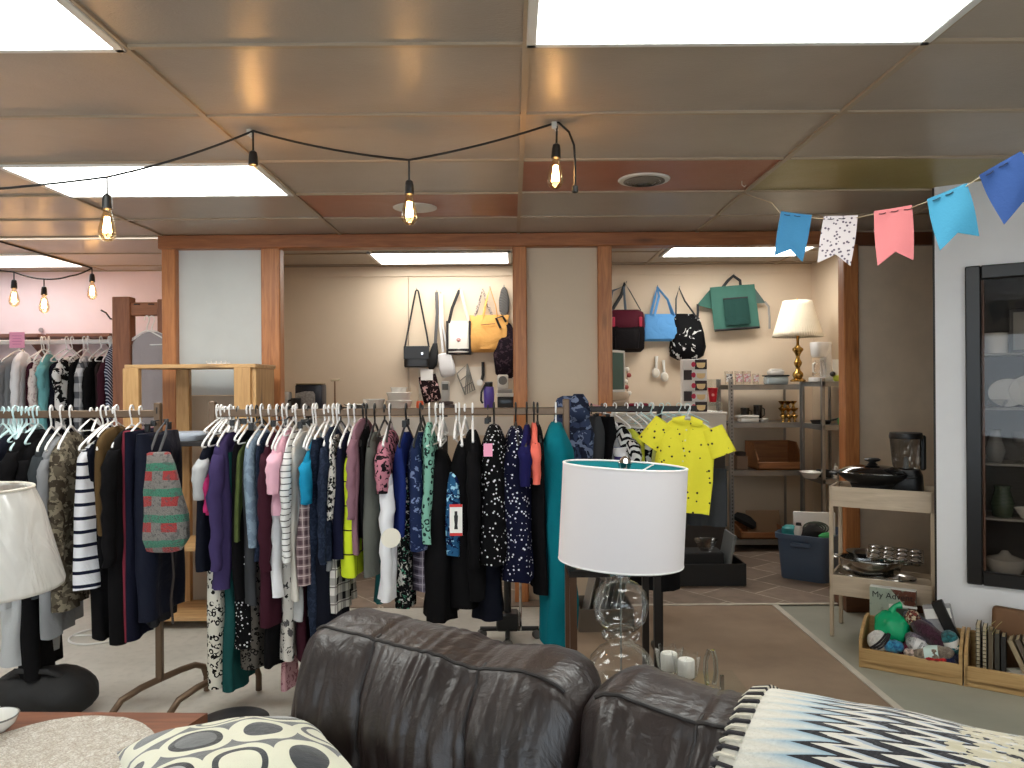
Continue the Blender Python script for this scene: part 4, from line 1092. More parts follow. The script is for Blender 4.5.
# ------------------------------------------------------------------ rack along the pink wall
DB = 5.9; ZB = Z(342, DB, 60)
rack('clothes_rack', 'pale clothes rack full of shirts along the pink wall', X(-90, DB), X(116, DB), DB, ZB, posts=(True, True), mats=mat('white_steel', (214, 208, 206), .4, .2), up=.03)
RB_ = [
 ('sweater', 'grey sweater closest to the frame edge on the pink wall rack', -12, 12, 358, 448, gry, T, 'M', .22, {}),
 ('jacket', 'white jacket with long sleeve on the pink wall rack', 8, 24, 356, 450, wht, T, 'L', .21, {'yaw': .3}),
 ('shirt', 'maroon shirt beside the white jacket', 21, 32, 362, 450, mar, T, '', .2, {}),
 ('cardigan', 'pale floral cardigan beside the turquoise shirt', 28, 39, 362, 450, fab('print_pale', (216, 204, 200), (180, 160, 158), 'floral', 40, .55), T, 'L', .21, {'yaw': .25}),
 ('shirt', 'pale turquoise shirt with rolled sleeves', 35, 48, 358, 440, fab('cloth_aqua', (110, 178, 184)), T, 'S', .22, {'yaw': .3}),
 ('t_shirt', 'dark navy top next to the turquoise shirt', 45, 55, 362, 450, nvd, T, '', .2, {}),
 ('blouse', 'black and white printed blouse on the pink wall rack', 52, 64, 360, 448, fab('print_bw_big', (222, 220, 218), (26, 26, 28), 'floral', 18, .5), T, 'S', .21, {}),
 ('t_shirt', 'black top between printed blouse and plaid shirt', 63, 75, 362, 450, blk, T, '', .2, {}),
 ('shirt', 'grey and white plaid shirt on the pink wall rack', 73, 86, 360, 448, fab('plaid_grey', (206, 206, 210), (92, 94, 102), 'plaid', 9, .45), T, 'L', .21, {'yaw': .25}),
 ('sweater', 'black sweater next to the grey plaid shirt', 83, 94, 360, 450, blk, T, 'L', .2, {}),
 ('t_shirt', 'dark brown top beside the wine red cardigan', 90, 99, 362, 450, fab('cloth_dark_brown', (52, 40, 40)), T, '', .2, {}),
 ('cardigan', 'wine red cardigan on the pink wall rack', 96, 109, 358, 450, mar, T, 'L', .21, {'yaw': .2}),
 ('blouse', 'navy and white diagonal striped blouse at the brown post', 104, 117, 346, 452, fab('stripe_diag', (38, 46, 76), (186, 190, 206), 'dstripe', 42, .35), T, 'L', .2, {'yaw': .2}),
]
hang(RB_, DB, ZB, 'pink wall rack', 'clothes on the pink wall rack')
brn_w = mat('brown_board', (120, 84, 74), .5, var=.1)
for a, b, l in ((-40, 45, 'brown shelf board on the pink wall above the grey sweater'), (53, 116, 'brown shelf board on the pink wall near the brown post')):
    x0, x1 = X(a, 6.55), X(b, 6.55); z = Z(336, 6.55, 60)
    t = thing('wall_shelf', l, 'shelf', ((x0+x1)/2, 6.62, z))
    MB().box((0, 0, 0), (x1-x0, .34, .03), bev=.003).build('board', brn_w, t)
    for s in (-1, 1): MB().poly([(s*(x1-x0)*.3, .17, -.015), (s*(x1-x0)*.3, -.1, -.015), (s*(x1-x0)*.3, .17, -.2)], (.012, 0, 0)).build('bracket', brn_w, t)
o = MB().box((0, 0, 0), (.105, .003, .115), bev=.001).build('price_sign', pkc); o.location = P(17, 340, 5.62); o.rotation_euler = (0, 0, .1)
tag(o, 'pink paper sign clipped to the rack by the pink wall', 'sign')
m = MB()
for k in range(4): m.box((0, -.002, .03-.02*k), (.07-.012*(k % 2), .001, .004))
m.build('faint_lines', mat('pink_ink', (206, 120, 158), .8), o)
tag(MB().lathe([(0, -.004), (.02, -.004), (.02, .004), (0, .004)], n=14).build('wall_peg', mat('grey_knob', (150, 140, 142), .5), loc=P(41, 330, 6.78)), 'small grey peg on the pink wall', 'peg').rotation_euler = (PI/2, 0, 0)
tag(MB().tube([(0, .04, 0), (0, 0, -.01), (.0, -.05, -.01), (-.02, -.07, .03), (-.05, -.08, .05)], .006).build('coat_hook', mat('dark_iron', (60, 52, 50), .4, .5), loc=P(114, 318, 5.53)), 'curved dark coat hook at the side of the brown wooden frame', 'hook')
# brown wooden frame with a grey shirt
dkw = wood('dark_stained_wood', (122, 74, 50), (150, 94, 64), 'Z', rough=.45)
t = thing('garment_frame', 'brown stained wooden frame next to the pink wall rack', 'rack', (0, 5.52, 0))
x0, x1 = X(114, 5.5), X(132, 5.5)
zt = Z(297, 5.5, 123)
for xx in ((x0+x1)/2, -2.47): MB().box((xx, 0, zt/2), (x1-x0 if xx < -2.6 else .07, .09, zt-(0 if xx < -2.6 else .04)), bev=.006).build('post', dkw, t)
MB().box((-2.6, 0, Z(309, 5.5, 147)), (.27, .06, .095), bev=.006).build('crossbar', wood('dark_stained_beam', (134, 82, 52), (162, 102, 68), 'X', rough=.45), t)
for k in (-1, 1): MB().lathe([(0, -.006), (.02, -.006), (.022, 0), (0, 0)], (0, 0, 0), 14).build('bolt', mat('bolt_black', (30, 26, 24), .4, .4), t).location = (-2.6+.05*k, -.034, Z(304, 5.5, 147))
MB().box(((x0+x1)/2+.17, 0, .06), (.40, .5, .05), bev=.006).build('foot_board', dkw, t)
zc = Z(317, 5.5, 150); xc = X(150, 5.5)
hanger((xc, 5.46, zc-.02), 1.2, 'w', 'white hanger on the brown wooden frame, empty shoulder visible', None, sc=1)
hanger((xc+.03, 5.47, zc-.02), 1.35, 'w', 'white hanger holding the grey mauve shirt of the wooden frame', None)
garment('t_shirt', 'grey mauve shirt hanging flat inside the brown wooden frame', fab('cloth_grey_mauve', (158, 148, 150)), (xc+.03, 5.47, zc-.02), -.09, -.75, .16, .05, 1.35, 'top', '', 3.3, None)

# ------------------------------------------------------------------ raw wood display shelf behind the gap between the racks
pine = wood('pine_board', (176, 132, 82), (206, 164, 110), 'Z'); pineh = wood('pine_plank', (182, 140, 92), (212, 172, 120), 'X')
d0 = 4.72
t = thing('display_shelf', 'raw pine display shelf standing between the two front racks', 'shelf', (0, d0, 0))
xa, xb = X(126, d0), X(274, d0+.34); zt = Z(368, d0, 200)
w1 = .095
for xx, yy, ww in ((xa+w1/2-.01, 0, w1), (xb-w1/2-.035, 0, .10), (xa+.20, .36, .085), (xb-.05, .36, .06)):
    MB().box((xx, yy, zt/2), (ww, .045, zt), bev=.003).build('post', pine, t)
MB().box((xb-.02, .18, zt/2), (.03, .36, zt), bev=.003).build('side_board', pine, t)
MB().box(((xa+xb)/2, .18, zt+.011), (xb-xa, .40, .024), bev=.003).build('top_board', pineh, t)
for z in (Z(549, d0, 200), Z(622, d0, 200)+.02): MB().box(((xa+xb)/2, .18, z), (xb-xa-.02, .38, .026), bev=.003).build('shelf_board', pineh, t)
MB().box(((xa+xb)/2, .18, Z(444, d0, 200)), (xb-xa-.02, .38, .028), bev=.003).build('shelf_board', mat('black_shelf_board', (34, 32, 34), .5), t)
for xx in (xa+.06, xb-.06): MB().box((xx, .18, .035), (.09, .38, .07)).build('foot', wood('dark_pine', (110, 72, 44), (130, 90, 58), 'X'), t)
zs = Z(444, d0, 200)+.0145
o = MB().pouch([(0, .10, .10), (.02, .115, .11), (.035, .12, .115), (.05, .11, .11), (.052, .10, .10)], 28, .6).build('folded_linen', fab('cloth_pale_blue', (196, 206, 222))); o.location = (X(187, d0+.15), d0+.15, zs)
tag(o, 'small folded pale blue linen on the black shelf board of the pine display', 'linen')
t = thing('hanger_strip', 'small white rack of wire hooks on top of the pine display shelf', 'hook rack', (X(219, d0+.1), d0+.1, zt+.0235))
m = MB().tube([(-.07, 0, .006), (.07, 0, .006)], .005)
for k in range(5): m.tube([(-.06+.03*k, 0, .006), (-.06+.03*k, -.03, .004), (-.06+.03*k, -.045, .02)], .003)
m.build('wire_hooks', wplast, t)
# white wire stand
t = thing('wire_stand', 'thin white wire stand with a round base on the floor behind the jacket rack', 'stand', (X(98, 4.6), 4.6, 0))
MB().tube([(.16*math.cos(q), .16*math.sin(q), .006) for q in [2*PI*j/40 for j in range(40)]], .006, 6, True).tube([(-.16, 0, .006), (.16, 0, .006)], .005, 6).build('base_ring', mat('white_wire', (226, 224, 220), .5), t)
MB().tube([(0, 0, .006), (0, 0, 1.1)], .007, 8).build('pole', wplast, t)
MB().tube([(.10*math.cos(q), .10*math.sin(q), 1.1) for q in [2*PI*j/30 for j in range(30)]], .005, 6, True).tube([(-.1, 0, 1.1), (.1, 0, 1.1)], .005).build('top_ring', wplast, t)

# ------------------------------------------------------------------ back room: counter and everything on it
DC = 6.2; zc = 1.275
t = thing('counter', 'high counter with white front edge in the back room under the handbags', 'counter', (0, DC, 0))
ca, cb = X(284, DC), X(592, DC)
MB().box(((ca+cb)/2, .32, zc-.013), (cb-ca, .66, .026), bev=.003).build('top', wood('counter_brown', (104, 76, 58), (126, 94, 72), 'X', rough=.4, knots=False), t)
MB().box(((ca+cb)/2, .01, zc-.13), (cb-ca, .03, .15), bev=.003).build('front_board', mat('white_board', (226, 220, 210), .5), t)
for xx in (ca+.04, (ca+cb)/2, cb-.04):
    for yy in (.05, .58): MB().box((xx, yy, (zc-.03)/2), (.05, .05, zc-.03)).build('leg', mat('dark_leg', (48, 42, 38), .5), t)
MB().box(((ca+cb)/2, .32, .3), (cb-ca-.06, .6, .025)).build('lower_shelf', mat('dark_shelf', (58, 50, 46), .6), t)
def on(px, d, z=zc): return (X(px, d, 405), d, z+.0005)
cer2 = mat('glazed_white', (230, 226, 218), .2, coat=.2)
t = thing('canister', 'white lidded canister at the post end of the counter', 'canister', on(287, 6.45))
MB().lathe([(0, 0), (.038, 0), (.042, .01), (.040, .07), (.034, .08), (0, .08)], n=24).build('body', cer2, t)
MB().lathe([(0, .08), (.040, .08), (.042, .09), (.040, .14), (.03, .152), (0, .154)], n=24).build('lid', cer2, t)
t = thing('mug', 'black mug between white canister and speckled box', 'mug', on(296, 6.4), .4)
MB().lathe([(0, 0), (.034, 0), (.038, .01), (.040, .10), (.037, .10), (.035, .02), (0, .015)], n=24).build('cup', black, t)
MB().tube([(-.038, 0, .085), (-.06, 0, .08), (-.066, 0, .055), (-.055, 0, .03), (-.037, 0, .025)], .006).build('handle', black, t)
t = thing('storage_box', 'dark box with a speckled grey front panel on the counter', 'box', on(311, 6.5), .0)
MB().box((0, 0, .105), (.225, .16, .21), bev=.012, seg=2).build('body', mat('navy_black', (30, 34, 48), .35), t)
MB().poly([(-.105, -.085, .005), (.055, -.085, .005), (.055, -.085, .13), (.04, -.085, .155), (-.03, -.085, .155), (-.105, -.085, .14)], (0, .006, 0)).build('front_panel', mat('speckled_grey', (176, 176, 174), .5, var=.35, vs=60), t)
MB().box((0, 0, .216), (.215, .15, .012), bev=.004).build('lid', mat('brass_lid', (150, 128, 88), .4, .4), t)
t = thing('wooden_stand', 'thin wooden T-shaped stand on the counter', 'stand', on(335, 6.5))
MB().lathe([(0, 0), (.03, 0), (.03, .01), (.008, .016), (.007, .24), (0, .24)], n=16).build('stem', wood('thin_wood', (120, 90, 62), (146, 112, 80), 'Z'), t)
MB().box((.005, 0, .248), (.075, .03, .02), bev=.004).build('crossbar', mat('pale_cap', (216, 200, 170), .5), t)
t = thing('tray', 'black tray with a white plate next to the wooden stand', 'tray', on(354, 6.4))
MB().lathe([(0, 0), (.08, 0), (.098, .022), (.095, .025), (.078, .006), (0, .006)], n=32).build('tray_dish', black, t)
o = MB().lathe([(0, .0), (.05, 0), (.09, .018), (.088, .022), (.05, .006), (0, .006)], n=32).build('plate', cer2); o.location = on(355, 6.4, zc+.026); tag(o, 'white plate lying on the black counter tray', 'plate')
def bowl(px, d, z, r, h, label, name='bowl', m=cer2, flat=.6):
    o = MB().lathe([(0, 0), (r*flat, 0), (r*.9, h*.55), (r, h*.96), (r*.98, h), (r*.94, h*.94), (r*.82, h*.5), (r*flat*.9, h*.1), (0, h*.08)], n=36).build(name, m)
    o.location = on(px, d, z); return tag(o, label, name)
bowl(374, 6.45, zc, .092, .088, 'white bowl beside the tall stack of dishes on the counter', flat=.8)
z = zc
for k, (r, h, l) in enumerate(((.112, .075, 'wide white casserole dish at the bottom of the counter stack'), (.105, .065, 'white dish in the middle of the counter stack'), (.07, .04, 'small white dish topping the counter stack'))):
    bowl(399, 6.45, z, r, h, l, 'dish', flat=.86); z += h+.002
t = thing('bottle', 'small orange bottle with clear neck on the counter', 'bottle', on(420, 6.4))
MB().lathe([(0, 0), (.03, 0), (.032, .01), (.030, .055), (.026, .07), (0, .07)], n=20).build('body', mat('orange_plastic', (240, 104, 60), .3), t)
MB().lathe([(.022, .07), (.010, .09), (.008, .13), (0, .13)], n=16).build('neck', glass('bottle_glass', (.95, .95, .93), .03, 1.2), t)
t = thing('telephone', 'grey handset on a dark brown base on the counter', 'telephone', on(446, 6.42))
MB().box((0, 0, .02), (.15, .12, .04), bev=.012, seg=2).box((0, .01, .05), (.12, .08, .03), bev=.01, seg=2).build('base', mat('dark_brown_plastic', (58, 38, 32), .35), t)
h = MB().box((-.005, .02, .145), (.07, .035, .17), bev=.01, seg=2, rot=Euler((-.15, 0, 0))).build('handset', mat('silver_plastic', (186, 184, 178), .35), t)
MB().box((-.005, -.008, .185), (.05, .006, .05), bev=.002, rot=Euler((-.15, 0, 0))).build('screen', mat('grey_screen', (92, 96, 94), .2), h)
t = thing('bottle', 'purple water bottle with black lid strap on the counter', 'bottle', on(489, 6.4))
MB().pouch([(0, .036, .036), (.005, .042, .04), (.14, .044, .042), (.18, .040, .038), (.185, .03, .03)], 24).build('body', mat('purple_plastic', (104, 84, 190), .3), t)
MB().pouch([(.185, .032, .032), (.22, .034, .034), (.226, .025, .025)], 24).build('lid', black, t)
MB().tube([(-.03, -.02, .2), (-.06, -.03, .14), (-.064, -.03, .07), (-.05, -.04, .05)], .009, 8).build('strap', black, t)
t = thing('radio', 'black box radio at the counter end beside the middle post', 'radio', on(506, 6.4))
MB().box((0, 0, .05), (.14, .1, .10), bev=.006).build('body', black, t)
MB().box((0, -.052, .06), (.09, .006, .03)).build('display', mat('dark_screen', (40, 44, 48), .15), t)
z = zc+.1
for k, (w_, h_, l) in enumerate(((.14, .03, 'white flat box lying on the black radio'), (.12, .03, 'grey flat box lying on the white box over the radio'))):
    o = MB().box((0, 0, h_/2), (w_, .1, h_), bev=.003).build('flat_box', mat('white_card', (236, 234, 228), .6) if k == 0 else mat('grey_card', (160, 158, 154), .6)); o.location = on(505, 6.4, z); tag(o, l, 'box'); z += h_+.001
t = thing('clock', 'small white clock on the flat boxes next to the middle post', 'clock', on(503, 6.4, z))
MB().box((0, 0, .06), (.09, .05, .12), bev=.012, seg=2).build('case', cer2, t)
o = MB().lathe([(0, 0), (.034, 0), (.036, .004), (0, .004)], n=28).build('dial', mat('grey_dial', (120, 116, 110), .4), t); o.rotation_euler = (PI/2, 0, 0); o.location = (0, -.026, .072)

# handbags and other things on the back wall
WB = BY-.012
def strap(m, pts, w=.014, f=.003): return m.tube(pts, w, 8, flat=f, ref=(1, 0, 0))
nail = mat('nail_steel', (150, 146, 140), .35, .8)
def nail_at(px, py, l):
    o = MB().tube([(0, .02, 0), (0, -.03, .004), (0, -.035, .014)], .004, 8).build('wall_hook', nail, loc=P(px, py, BY-.004)); tag(o, l, 'hook', 'small hooks in the back room wall')
def bag(name, label, hook, cat='bag', y=None):
    nail_at(hook[0], hook[1], 'small wall hook holding the ' + ' '.join(label.split()[:9]))
    return thing(name, label, cat, P(hook[0], hook[1], WB-.03))
s7 = WB/F
def L(hk, px, py): return ((px-hk[0])*s7, (hk[1]-py)*s7)
blk_l = mat('black_leather', (24, 23, 24), .35)
# black crossbody
hk = (417, 290); t = bag('handbag', 'black leather crossbody bag with long thin strap', hk)
x0, z0 = L(hk, 404, 367); x1, z1 = L(hk, 429, 346)
MB().pouch([(z0, (x1-x0)/2*.96, .03), (z0+.01, (x1-x0)/2, .042), ((z0+z1)/2, (x1-x0)/2, .045), (z1-.01, (x1-x0)/2*.99, .03), (z1, (x1-x0)/2*.97, .015)], 32, .45, cx=(x0+x1)/2).build('body', blk_l, t)
MB().box(((x0+x1)/2, -.046, z1-.06), (x1-x0, .006, .12), bev=.003).build('flap', blk_l, t)
o = MB().lathe([(0, 0), (.016, .0), (.012, .006), (0, .007)], n=16).build('clasp', chrome, t); o.rotation_euler = (PI/2, 0, 0); o.location = (x1-.06, -.049, z1-.07)
MB().tube([(x0+.005, 0, z1-.01), (x0+.03, 0, z1+.12), (-.012, -.002, -.01), (0, -.005, 0), (.012, -.002, -.01), (x1-.03, 0, z1+.14), (x1-.005, 0, z1-.01)], .008, 8, flat=.004).build('strap', blk_l, t)
# dark sling + white strap with pouch
hk = (437, 292); t = bag('sling_bag', 'slim black sling bag with grey band', hk)
x0, z0 = L(hk, 431, 369)
MB().pouch([(z0, .02, .012, x0), (z0+.04, .05, .03, x0), (z0+.14, .045, .03, x0+.02), (z0+.24, .02, .015, x0+.035)], 24, .8).build('body', bk, t)
MB().tube([(x0+.035, 0, z0+.22), (.0, 0, -.2), (-.004, 0, 0)], .014, 8, flat=.003).build('strap', mat('grey_strap', (86, 84, 84), .7), t)
hk = (441, 294); t = bag('pouch', 'white leather pouch on a long white strap', hk)
x0, z0 = L(hk, 446, 378); zt_ = L(hk, 446, 354)[1]
m = MB().pouch([(z0, .05, .012), (z0+.02, .07, .025), (z0+.1, .075, .03), (zt_-.01, .06, .02), (zt_, .05, .01)], 28, .55, .01, 2).build('body', mat('white_leather', (222, 220, 218), .4), t)
m.location = (x0-math.sin(-.2)*(z0+zt_)/2, -.01, 0); m.rotation_euler = (0, -.2, 0)
MB().tube([(-.004, 0, 0), (-.008, -.01, -.3), (x0-.03, -.01, zt_+.02)], .011, 8, flat=.003).tube([(.004, 0, 0), (.015, -.01, -.3), (x0+.01, -.01, zt_+.02)], .009, 8, flat=.003).build('strap', mat('white_leather', (222, 220, 218), .4), t)
# canvas tote with black trim
hk = (460, 290); t = bag('tote_bag', 'cream canvas tote with black edges and small red print', hk)
x0, z0 = L(hk, 447, 354); x1, z1 = L(hk, 470, 321)
cxm = (x0+x1)/2; hw_ = (x1-x0)/2
MB().pouch([(z0, hw_*1.0, .03), (z0+.02, hw_*1.02, .045), (z1-.03, hw_*.93, .03), (z1, hw_*.9, .015)], 32, .45, .008, 1, cx=cxm).build('body', fab('canvas_cream', (226, 220, 208)), t)
tb = mat('black_canvas', (34, 30, 32), .8)
MB().pouch([(z0-.003, hw_*1.02, .034), (z0+.035, hw_*1.045, .05), (z0+.05, hw_*1.03, .046)], 32, .45, cx=cxm).build('bottom_band', tb, t)
m = MB()
for sx in (-1, 1): m.box((cxm+sx*hw_*.97, -.012, (z0+z1)/2), (.02, .06, z1-z0), bev=.004)
m.build('edge_band', tb, t)
m = MB().tube([(cxm-hw_*.85, -.02, z1-.02), (cxm-hw_*.55, -.012, z1+.12), (-.006, 0, 0)], .014, 8, flat=.004).build('strap', tb, t)
MB().tube([(.006, 0, 0), (cxm+hw_*.6, -.012, z1+.1), (cxm+hw_*.85, -.02, z1-.02)], .014, 8, flat=.004).build('strap', fab('canvas_strap', (206, 196, 180)), t)
MB().tube([(cxm+.0+.016*math.cos(q), -.048, (z0+z1)/2-.02+.01*math.sin(q)) for q in [2*PI*j/16 for j in range(16)]], .004, 6, True).build('print', mat('faded_red', (206, 130, 132), .8), t)
# orange tote with patterned handles
hk = (490, 288); t = bag('tote_bag', 'orange tan soft tote with two handles', hk)
x0, z0 = L(hk, 470, 352); x1, z1 = L(hk, 508, 316)
cxm = (x0+x1)/2; hw_ = (x1-x0)/2; og = fab('orange_cloth', (226, 164, 86), wr=.5)
MB().pouch([(z0, hw_*.86, .03, -.01), (z0+.03, hw_*.98, .055, -.008), (z0+.15, hw_*1.0, .06), (z1-.03, hw_*1.02, .03), (z1+.01, hw_*1.06, .012, .004)], 36, .6, .02, 4, cx=cxm).build('body', og, t)
MB().box((cxm-.01, -.062, z1-.08), (.13, .006, .008), bev=.002, rot=Euler((0, -.08, 0))).build('pocket_edge', mat('brown_edge', (120, 76, 40), .6), t)
MB().tube([(cxm-.06, -.03, z1-.04), (cxm-.03, -.02, z1+.12), (0, -.004, 0), (cxm+.06, -.02, z1+.1), (cxm+.08, -.03, z1-.04)], .011, 8, flat=.005).build('handle', og, t)
MB().tube([(cxm-.13, -.01, z1), (cxm-.09, -.01, z1+.13), (-.07, .0, -.01), (-.02, -.01, z1+.1), (cxm+.03, -.012, z1)], .013, 8, flat=.004).build('handle', fab('patterned_strap', (196, 180, 166), (110, 92, 84), 'floral', 70, .5), t)
# patterned cap on hook + dark bundle behind the post
hk = (504, 287); t = bag('scarf', 'dark patterned scarf hanging beside the middle post', hk, 'scarf')
MB().pouch([(-.30, .01, .01), (-.22, .045, .02), (-.12, .05, .025), (-.03, .03, .02), (.0, .01, .01)], 24, .8, .02, 5).build('cloth', fab('print_scarf_dark', (52, 48, 50), (150, 146, 140), 'dstripe', 40, .3), t)
hk = (506, 322); t = bag('backpack', 'dark cloth bag squeezed behind the orange tote at the post', hk)
MB().pouch([(-.52, .05, .04), (-.48, .10, .06), (-.3, .12, .07), (-.12, .09, .06), (-.03, .05, .04), (0, .02, .02)], 28, .8, .03, 8).build('body', fab('print_dark_plum', (36, 26, 34), (70, 50, 60), 'floral', 30, .55), t)
MB().tube([(-.05, -.05, -.06), (-.09, -.05, .03), (-.03, -.05, .05), (.0, -.03, 0)], .012, 8).build('loop', blk_l, t)
# pot holder with white header card, glass triangle, black straps
t = thing('oven_mitt', 'dark patterned pot holder with pink roses under a white card', 'mitt', P(427, 376, WB-.02))
o = MB().pouch([(-.25, .075, .01), (-.23, .085, .018), (-.04, .085, .018), (-.0, .08, .012)], 28, .4).build('pad', fab('print_roses', (44, 30, 32), (214, 170, 166), 'floral', 30, .57), t); o.rotation_euler = (0, -.22, 0); o.location = (.0, 0, .005)
MB().box((-.0, -.022, .01), (.115, .004, .10), bev=.001).build('header_card', whc, t)
t = thing('trivet', 'openwork metal trivet hanging tilted on the wall', 'trivet', P(465, 366, WB-.012))
m = MB()
cs = [(-.075, -.07), (.02, .0+.02), (.09, -.22), (-.0, -.265)]
pr = [(a, 0, b) for a, b in cs]
m.tube(pr, .007, 6, True)
for k in range(5):
    u = k/4; a = Vector(pr[1]).lerp(Vector(pr[0]), u); b = Vector(pr[2]).lerp(Vector(pr[3]), u)
    m.tube([Vector(pr[1]), b], .004, 6)
for u in (.35, .7): m.tube([Vector(pr[1]).lerp(Vector(pr[2]), u), Vector(pr[0]).lerp(Vector(pr[3]), u)], .004, 6)
m.build('openwork', mat('pewter', (128, 122, 112), .35, .7), t)
o = MB().box((0, 0, 0), (.62, .012, .40), bev=.003).build('wall_board', mat('pale_board', (222, 210, 192), .6)); o.location = (X(452, BY), BY-.008, Z(388, BY)); tag(o, 'pale board fixed to the wall beneath the handbags', 'board')
t = thing('flashlight_strap', 'black strap with buckle hanging above the purple bottle', 'strap', P(483, 362, WB-.02))
MB().tube([(0, 0, 0), (.0, 0, -.12), (-.02, -.0, -.2)], .014, 8, flat=.005).build('webbing', black, t)
o = MB().lathe([(.014, -.004), (.03, -.004), (.03, .004), (.014, .004)], n=20).build('buckle', cer2, t); o.rotation_euler = (PI/2, 0, 0); o.location = (-.03, -.01, -.19)
# ------------------------------------------------------------------ children's rack
DK = 4.15; ZK = Z(409, DK, 620)
t = thing('clothes_rack', 'short rack of children clothes behind the drum lamp', 'clothes rack', (0, DK, 0))
ka, kb = X(553, DK), X(696, DK)
MB().box(((ka+kb)/2, 0, ZK), (kb-ka, .024, .03), bev=.004).build('rail', dkm, t)
for px in (556, 659):
    kp = X(px, DK)
    MB().box((kp, .0, (ZK+.02)/2), (.024, .024, ZK-.02), bev=.003).build('post', dkm, t)
    MB().box((kp, 0, .015), (.03, .44, .03), bev=.006).build('foot', dkm, t)
cam_b = fab('print_blue_camo', (54, 68, 104), (34, 40, 62), 'camo', 15, .5, (104, 118, 150))
yel = fab('cloth_yellow_print', (240, 230, 52), (60, 60, 40), 'dots', 30, .17); ypl = fab('cloth_pale_yellow', (222, 222, 128)); ylm = fab('cloth_lime', (216, 222, 70))
chv = fab('print_chevron', (222, 222, 220), (28, 28, 32), 'chevron', 26, .45); bwf = fab('print_bw_leaf', (24, 24, 26), (226, 226, 222), 'floral', 24, .55)
ROWS3 = [
 ('trousers', 'dark grey trousers on a black clip hanger beside the camouflage hoodie', 589, 608, 416, 470, dgr, TR_, '', .12, {'h': 'bc', 'yaw': .2}),
 ('trousers', 'black trousers on a clip hanger of the children rack', 604, 622, 416, 560, blk, TR_, '', .12, {'h': 'bc', 'yaw': .3}),
 ('t_shirt', 'grey t-shirt with white and violet sleeve on the children rack', 610, 628, 430, 500, gry, T, 'S', .13, {'yaw': .5, 'smat': fab('stripe_violet', (228, 228, 232), (74, 66, 140), 'hstripe', 14, .4)}),
 ('t_shirt', 'black and white chevron shirt on the children rack', 624, 640, 422, 500, chv, T, 'S', .14, {'yaw': .5}),
 ('t_shirt', 'lime yellow top beside the chevron shirt', 637, 650, 428, 500, ylm, T, '', .14, {'yaw': .5}),
 ('t_shirt', 'black top with white leaves on the children rack', 645, 660, 428, 545, bwf, T, '', .14, {'yaw': .5}),
 ('dress', 'long black garment at the bottom of the children rack', 655, 690, 455, 590, blk, DR, '', .15, {'yaw': .5}),
 ('t_shirt', 'pale yellow shirt just behind the bright yellow printed shirt', 652, 676, 430, 516, ypl, T, 'S', .15, {'yaw': .75}),
]
hang(ROWS3, DK, ZK, 'children rack', 'clothes on the children rack')
# camo hoodie thrown over the rail end
t = thing('hoodie', 'blue camouflage hoodie with its hood up over the rack end', 'hoodie', (X(571, 3.98), 3.98, ZK))
s8 = 3.98/F
MB().pouch([(-.46, .075, .05), (-.44, .085, .07), (-.25, .09, .075), (-.1, .085, .07), (0, .085, .07), (.035, .08, .075, -.005), (.062, .06, .06, -.012), (.075, .03, .03, -.014)], 36, .8, .03, 3).build('body', cam_b, t, 80)
for s, ln in ((-1, .34), (1, .30)):
    MB().pouch([(-ln-.06, .028, .04, s*.06), (-ln+.05, .036, .05, s*.07), (-.12, .045, .06, s*.072), (-.01, .03, .04, s*.05)], 20, .8, .02, s, cy=-.03).build('sleeve', cam_b, t, 80)
MB().pouch([(-.06, .05, .03), (.0, .062, .05), (.05, .05, .05), (.085, .025, .03)], 28, .8, .02, 6, cx=.035, cy=-.045).build('hood', cam_b, t, 80)
# bright yellow shirt, seen from the front
yy = 3.86
t = hanger((X(688, yy), yy+.012, Z(409, yy)), 1.18, 'w', 'hanger holding the bright yellow printed shirt', None, sc=.66)
yaw = 1.18
g_ = garment('shirt', 'bright yellow short sleeved shirt with small dark print facing out from the children rack', yel, (X(690, yy), yy, Z(409, yy)), Z(422, yy)-Z(409, yy), Z(512, yy)-Z(409, yy), .152, .055, yaw, 'top', '', 4.2, None, neck=.06)
g_.rotation_euler = (0.12, 0.0, yaw)
for sg in (-1, 1):
    rr = []
    for i in range(9):
        u = i/8
        c_ = Vector((-.006, sg*(.118+.070*u), -.085-.125*u))
        rg = []
        for j in range(18):
            q = 2*PI*j/18
            rg.append(c_+Vector((1, 0, 0))*(.022+.012*u)*math.cos(q)+Vector((0, .88, sg*.48))*(.052+.012*u)*math.sin(q))
        rr.append(rg)
    MB().loft(rr).build('sleeve', yel, g_, 75)
cl = MB()
for sg in (-1, 1): cl.sheet(lambda u, v: (-.03-.008*math.sin(v*3), sg*(.015+.06*u), -.038-.02*u-.045*v*(1-.5*u)), 6, 5, .003)
cl.build('collar', yel, g_)
bt = MB()
for k in range(6): bt.sphere((-.034, .0, -.11-.052*k), .005, (.5, 1, 1), 8, 6)
MB().box((-.0325, 0, -.235), (.004, .022, .29), bev=.001).build('button_band', yel, g_)
bt.build('buttons', mat('pale_button', (220, 220, 170), .4), g_)
garment('shorts', 'dark grey shorts showing below the bright yellow shirt', dgr, (X(706, 4.0), 4.0, ZK), Z(470, 4.0)-ZK, Z(527, 4.0)-ZK, .10, .05, 1.2, TR_, '', 2.2, None)
for i, px in enumerate((641, 650, 660, 668, 678, 686)):
    hanger((X(px, DK), DK-.02*(i % 3), ZK+.017), .5+.2*i, 'm', 'pale plastic hanger in the cluster above the bright yellow shirt', 'pale hangers of the children rack', sc=.55)
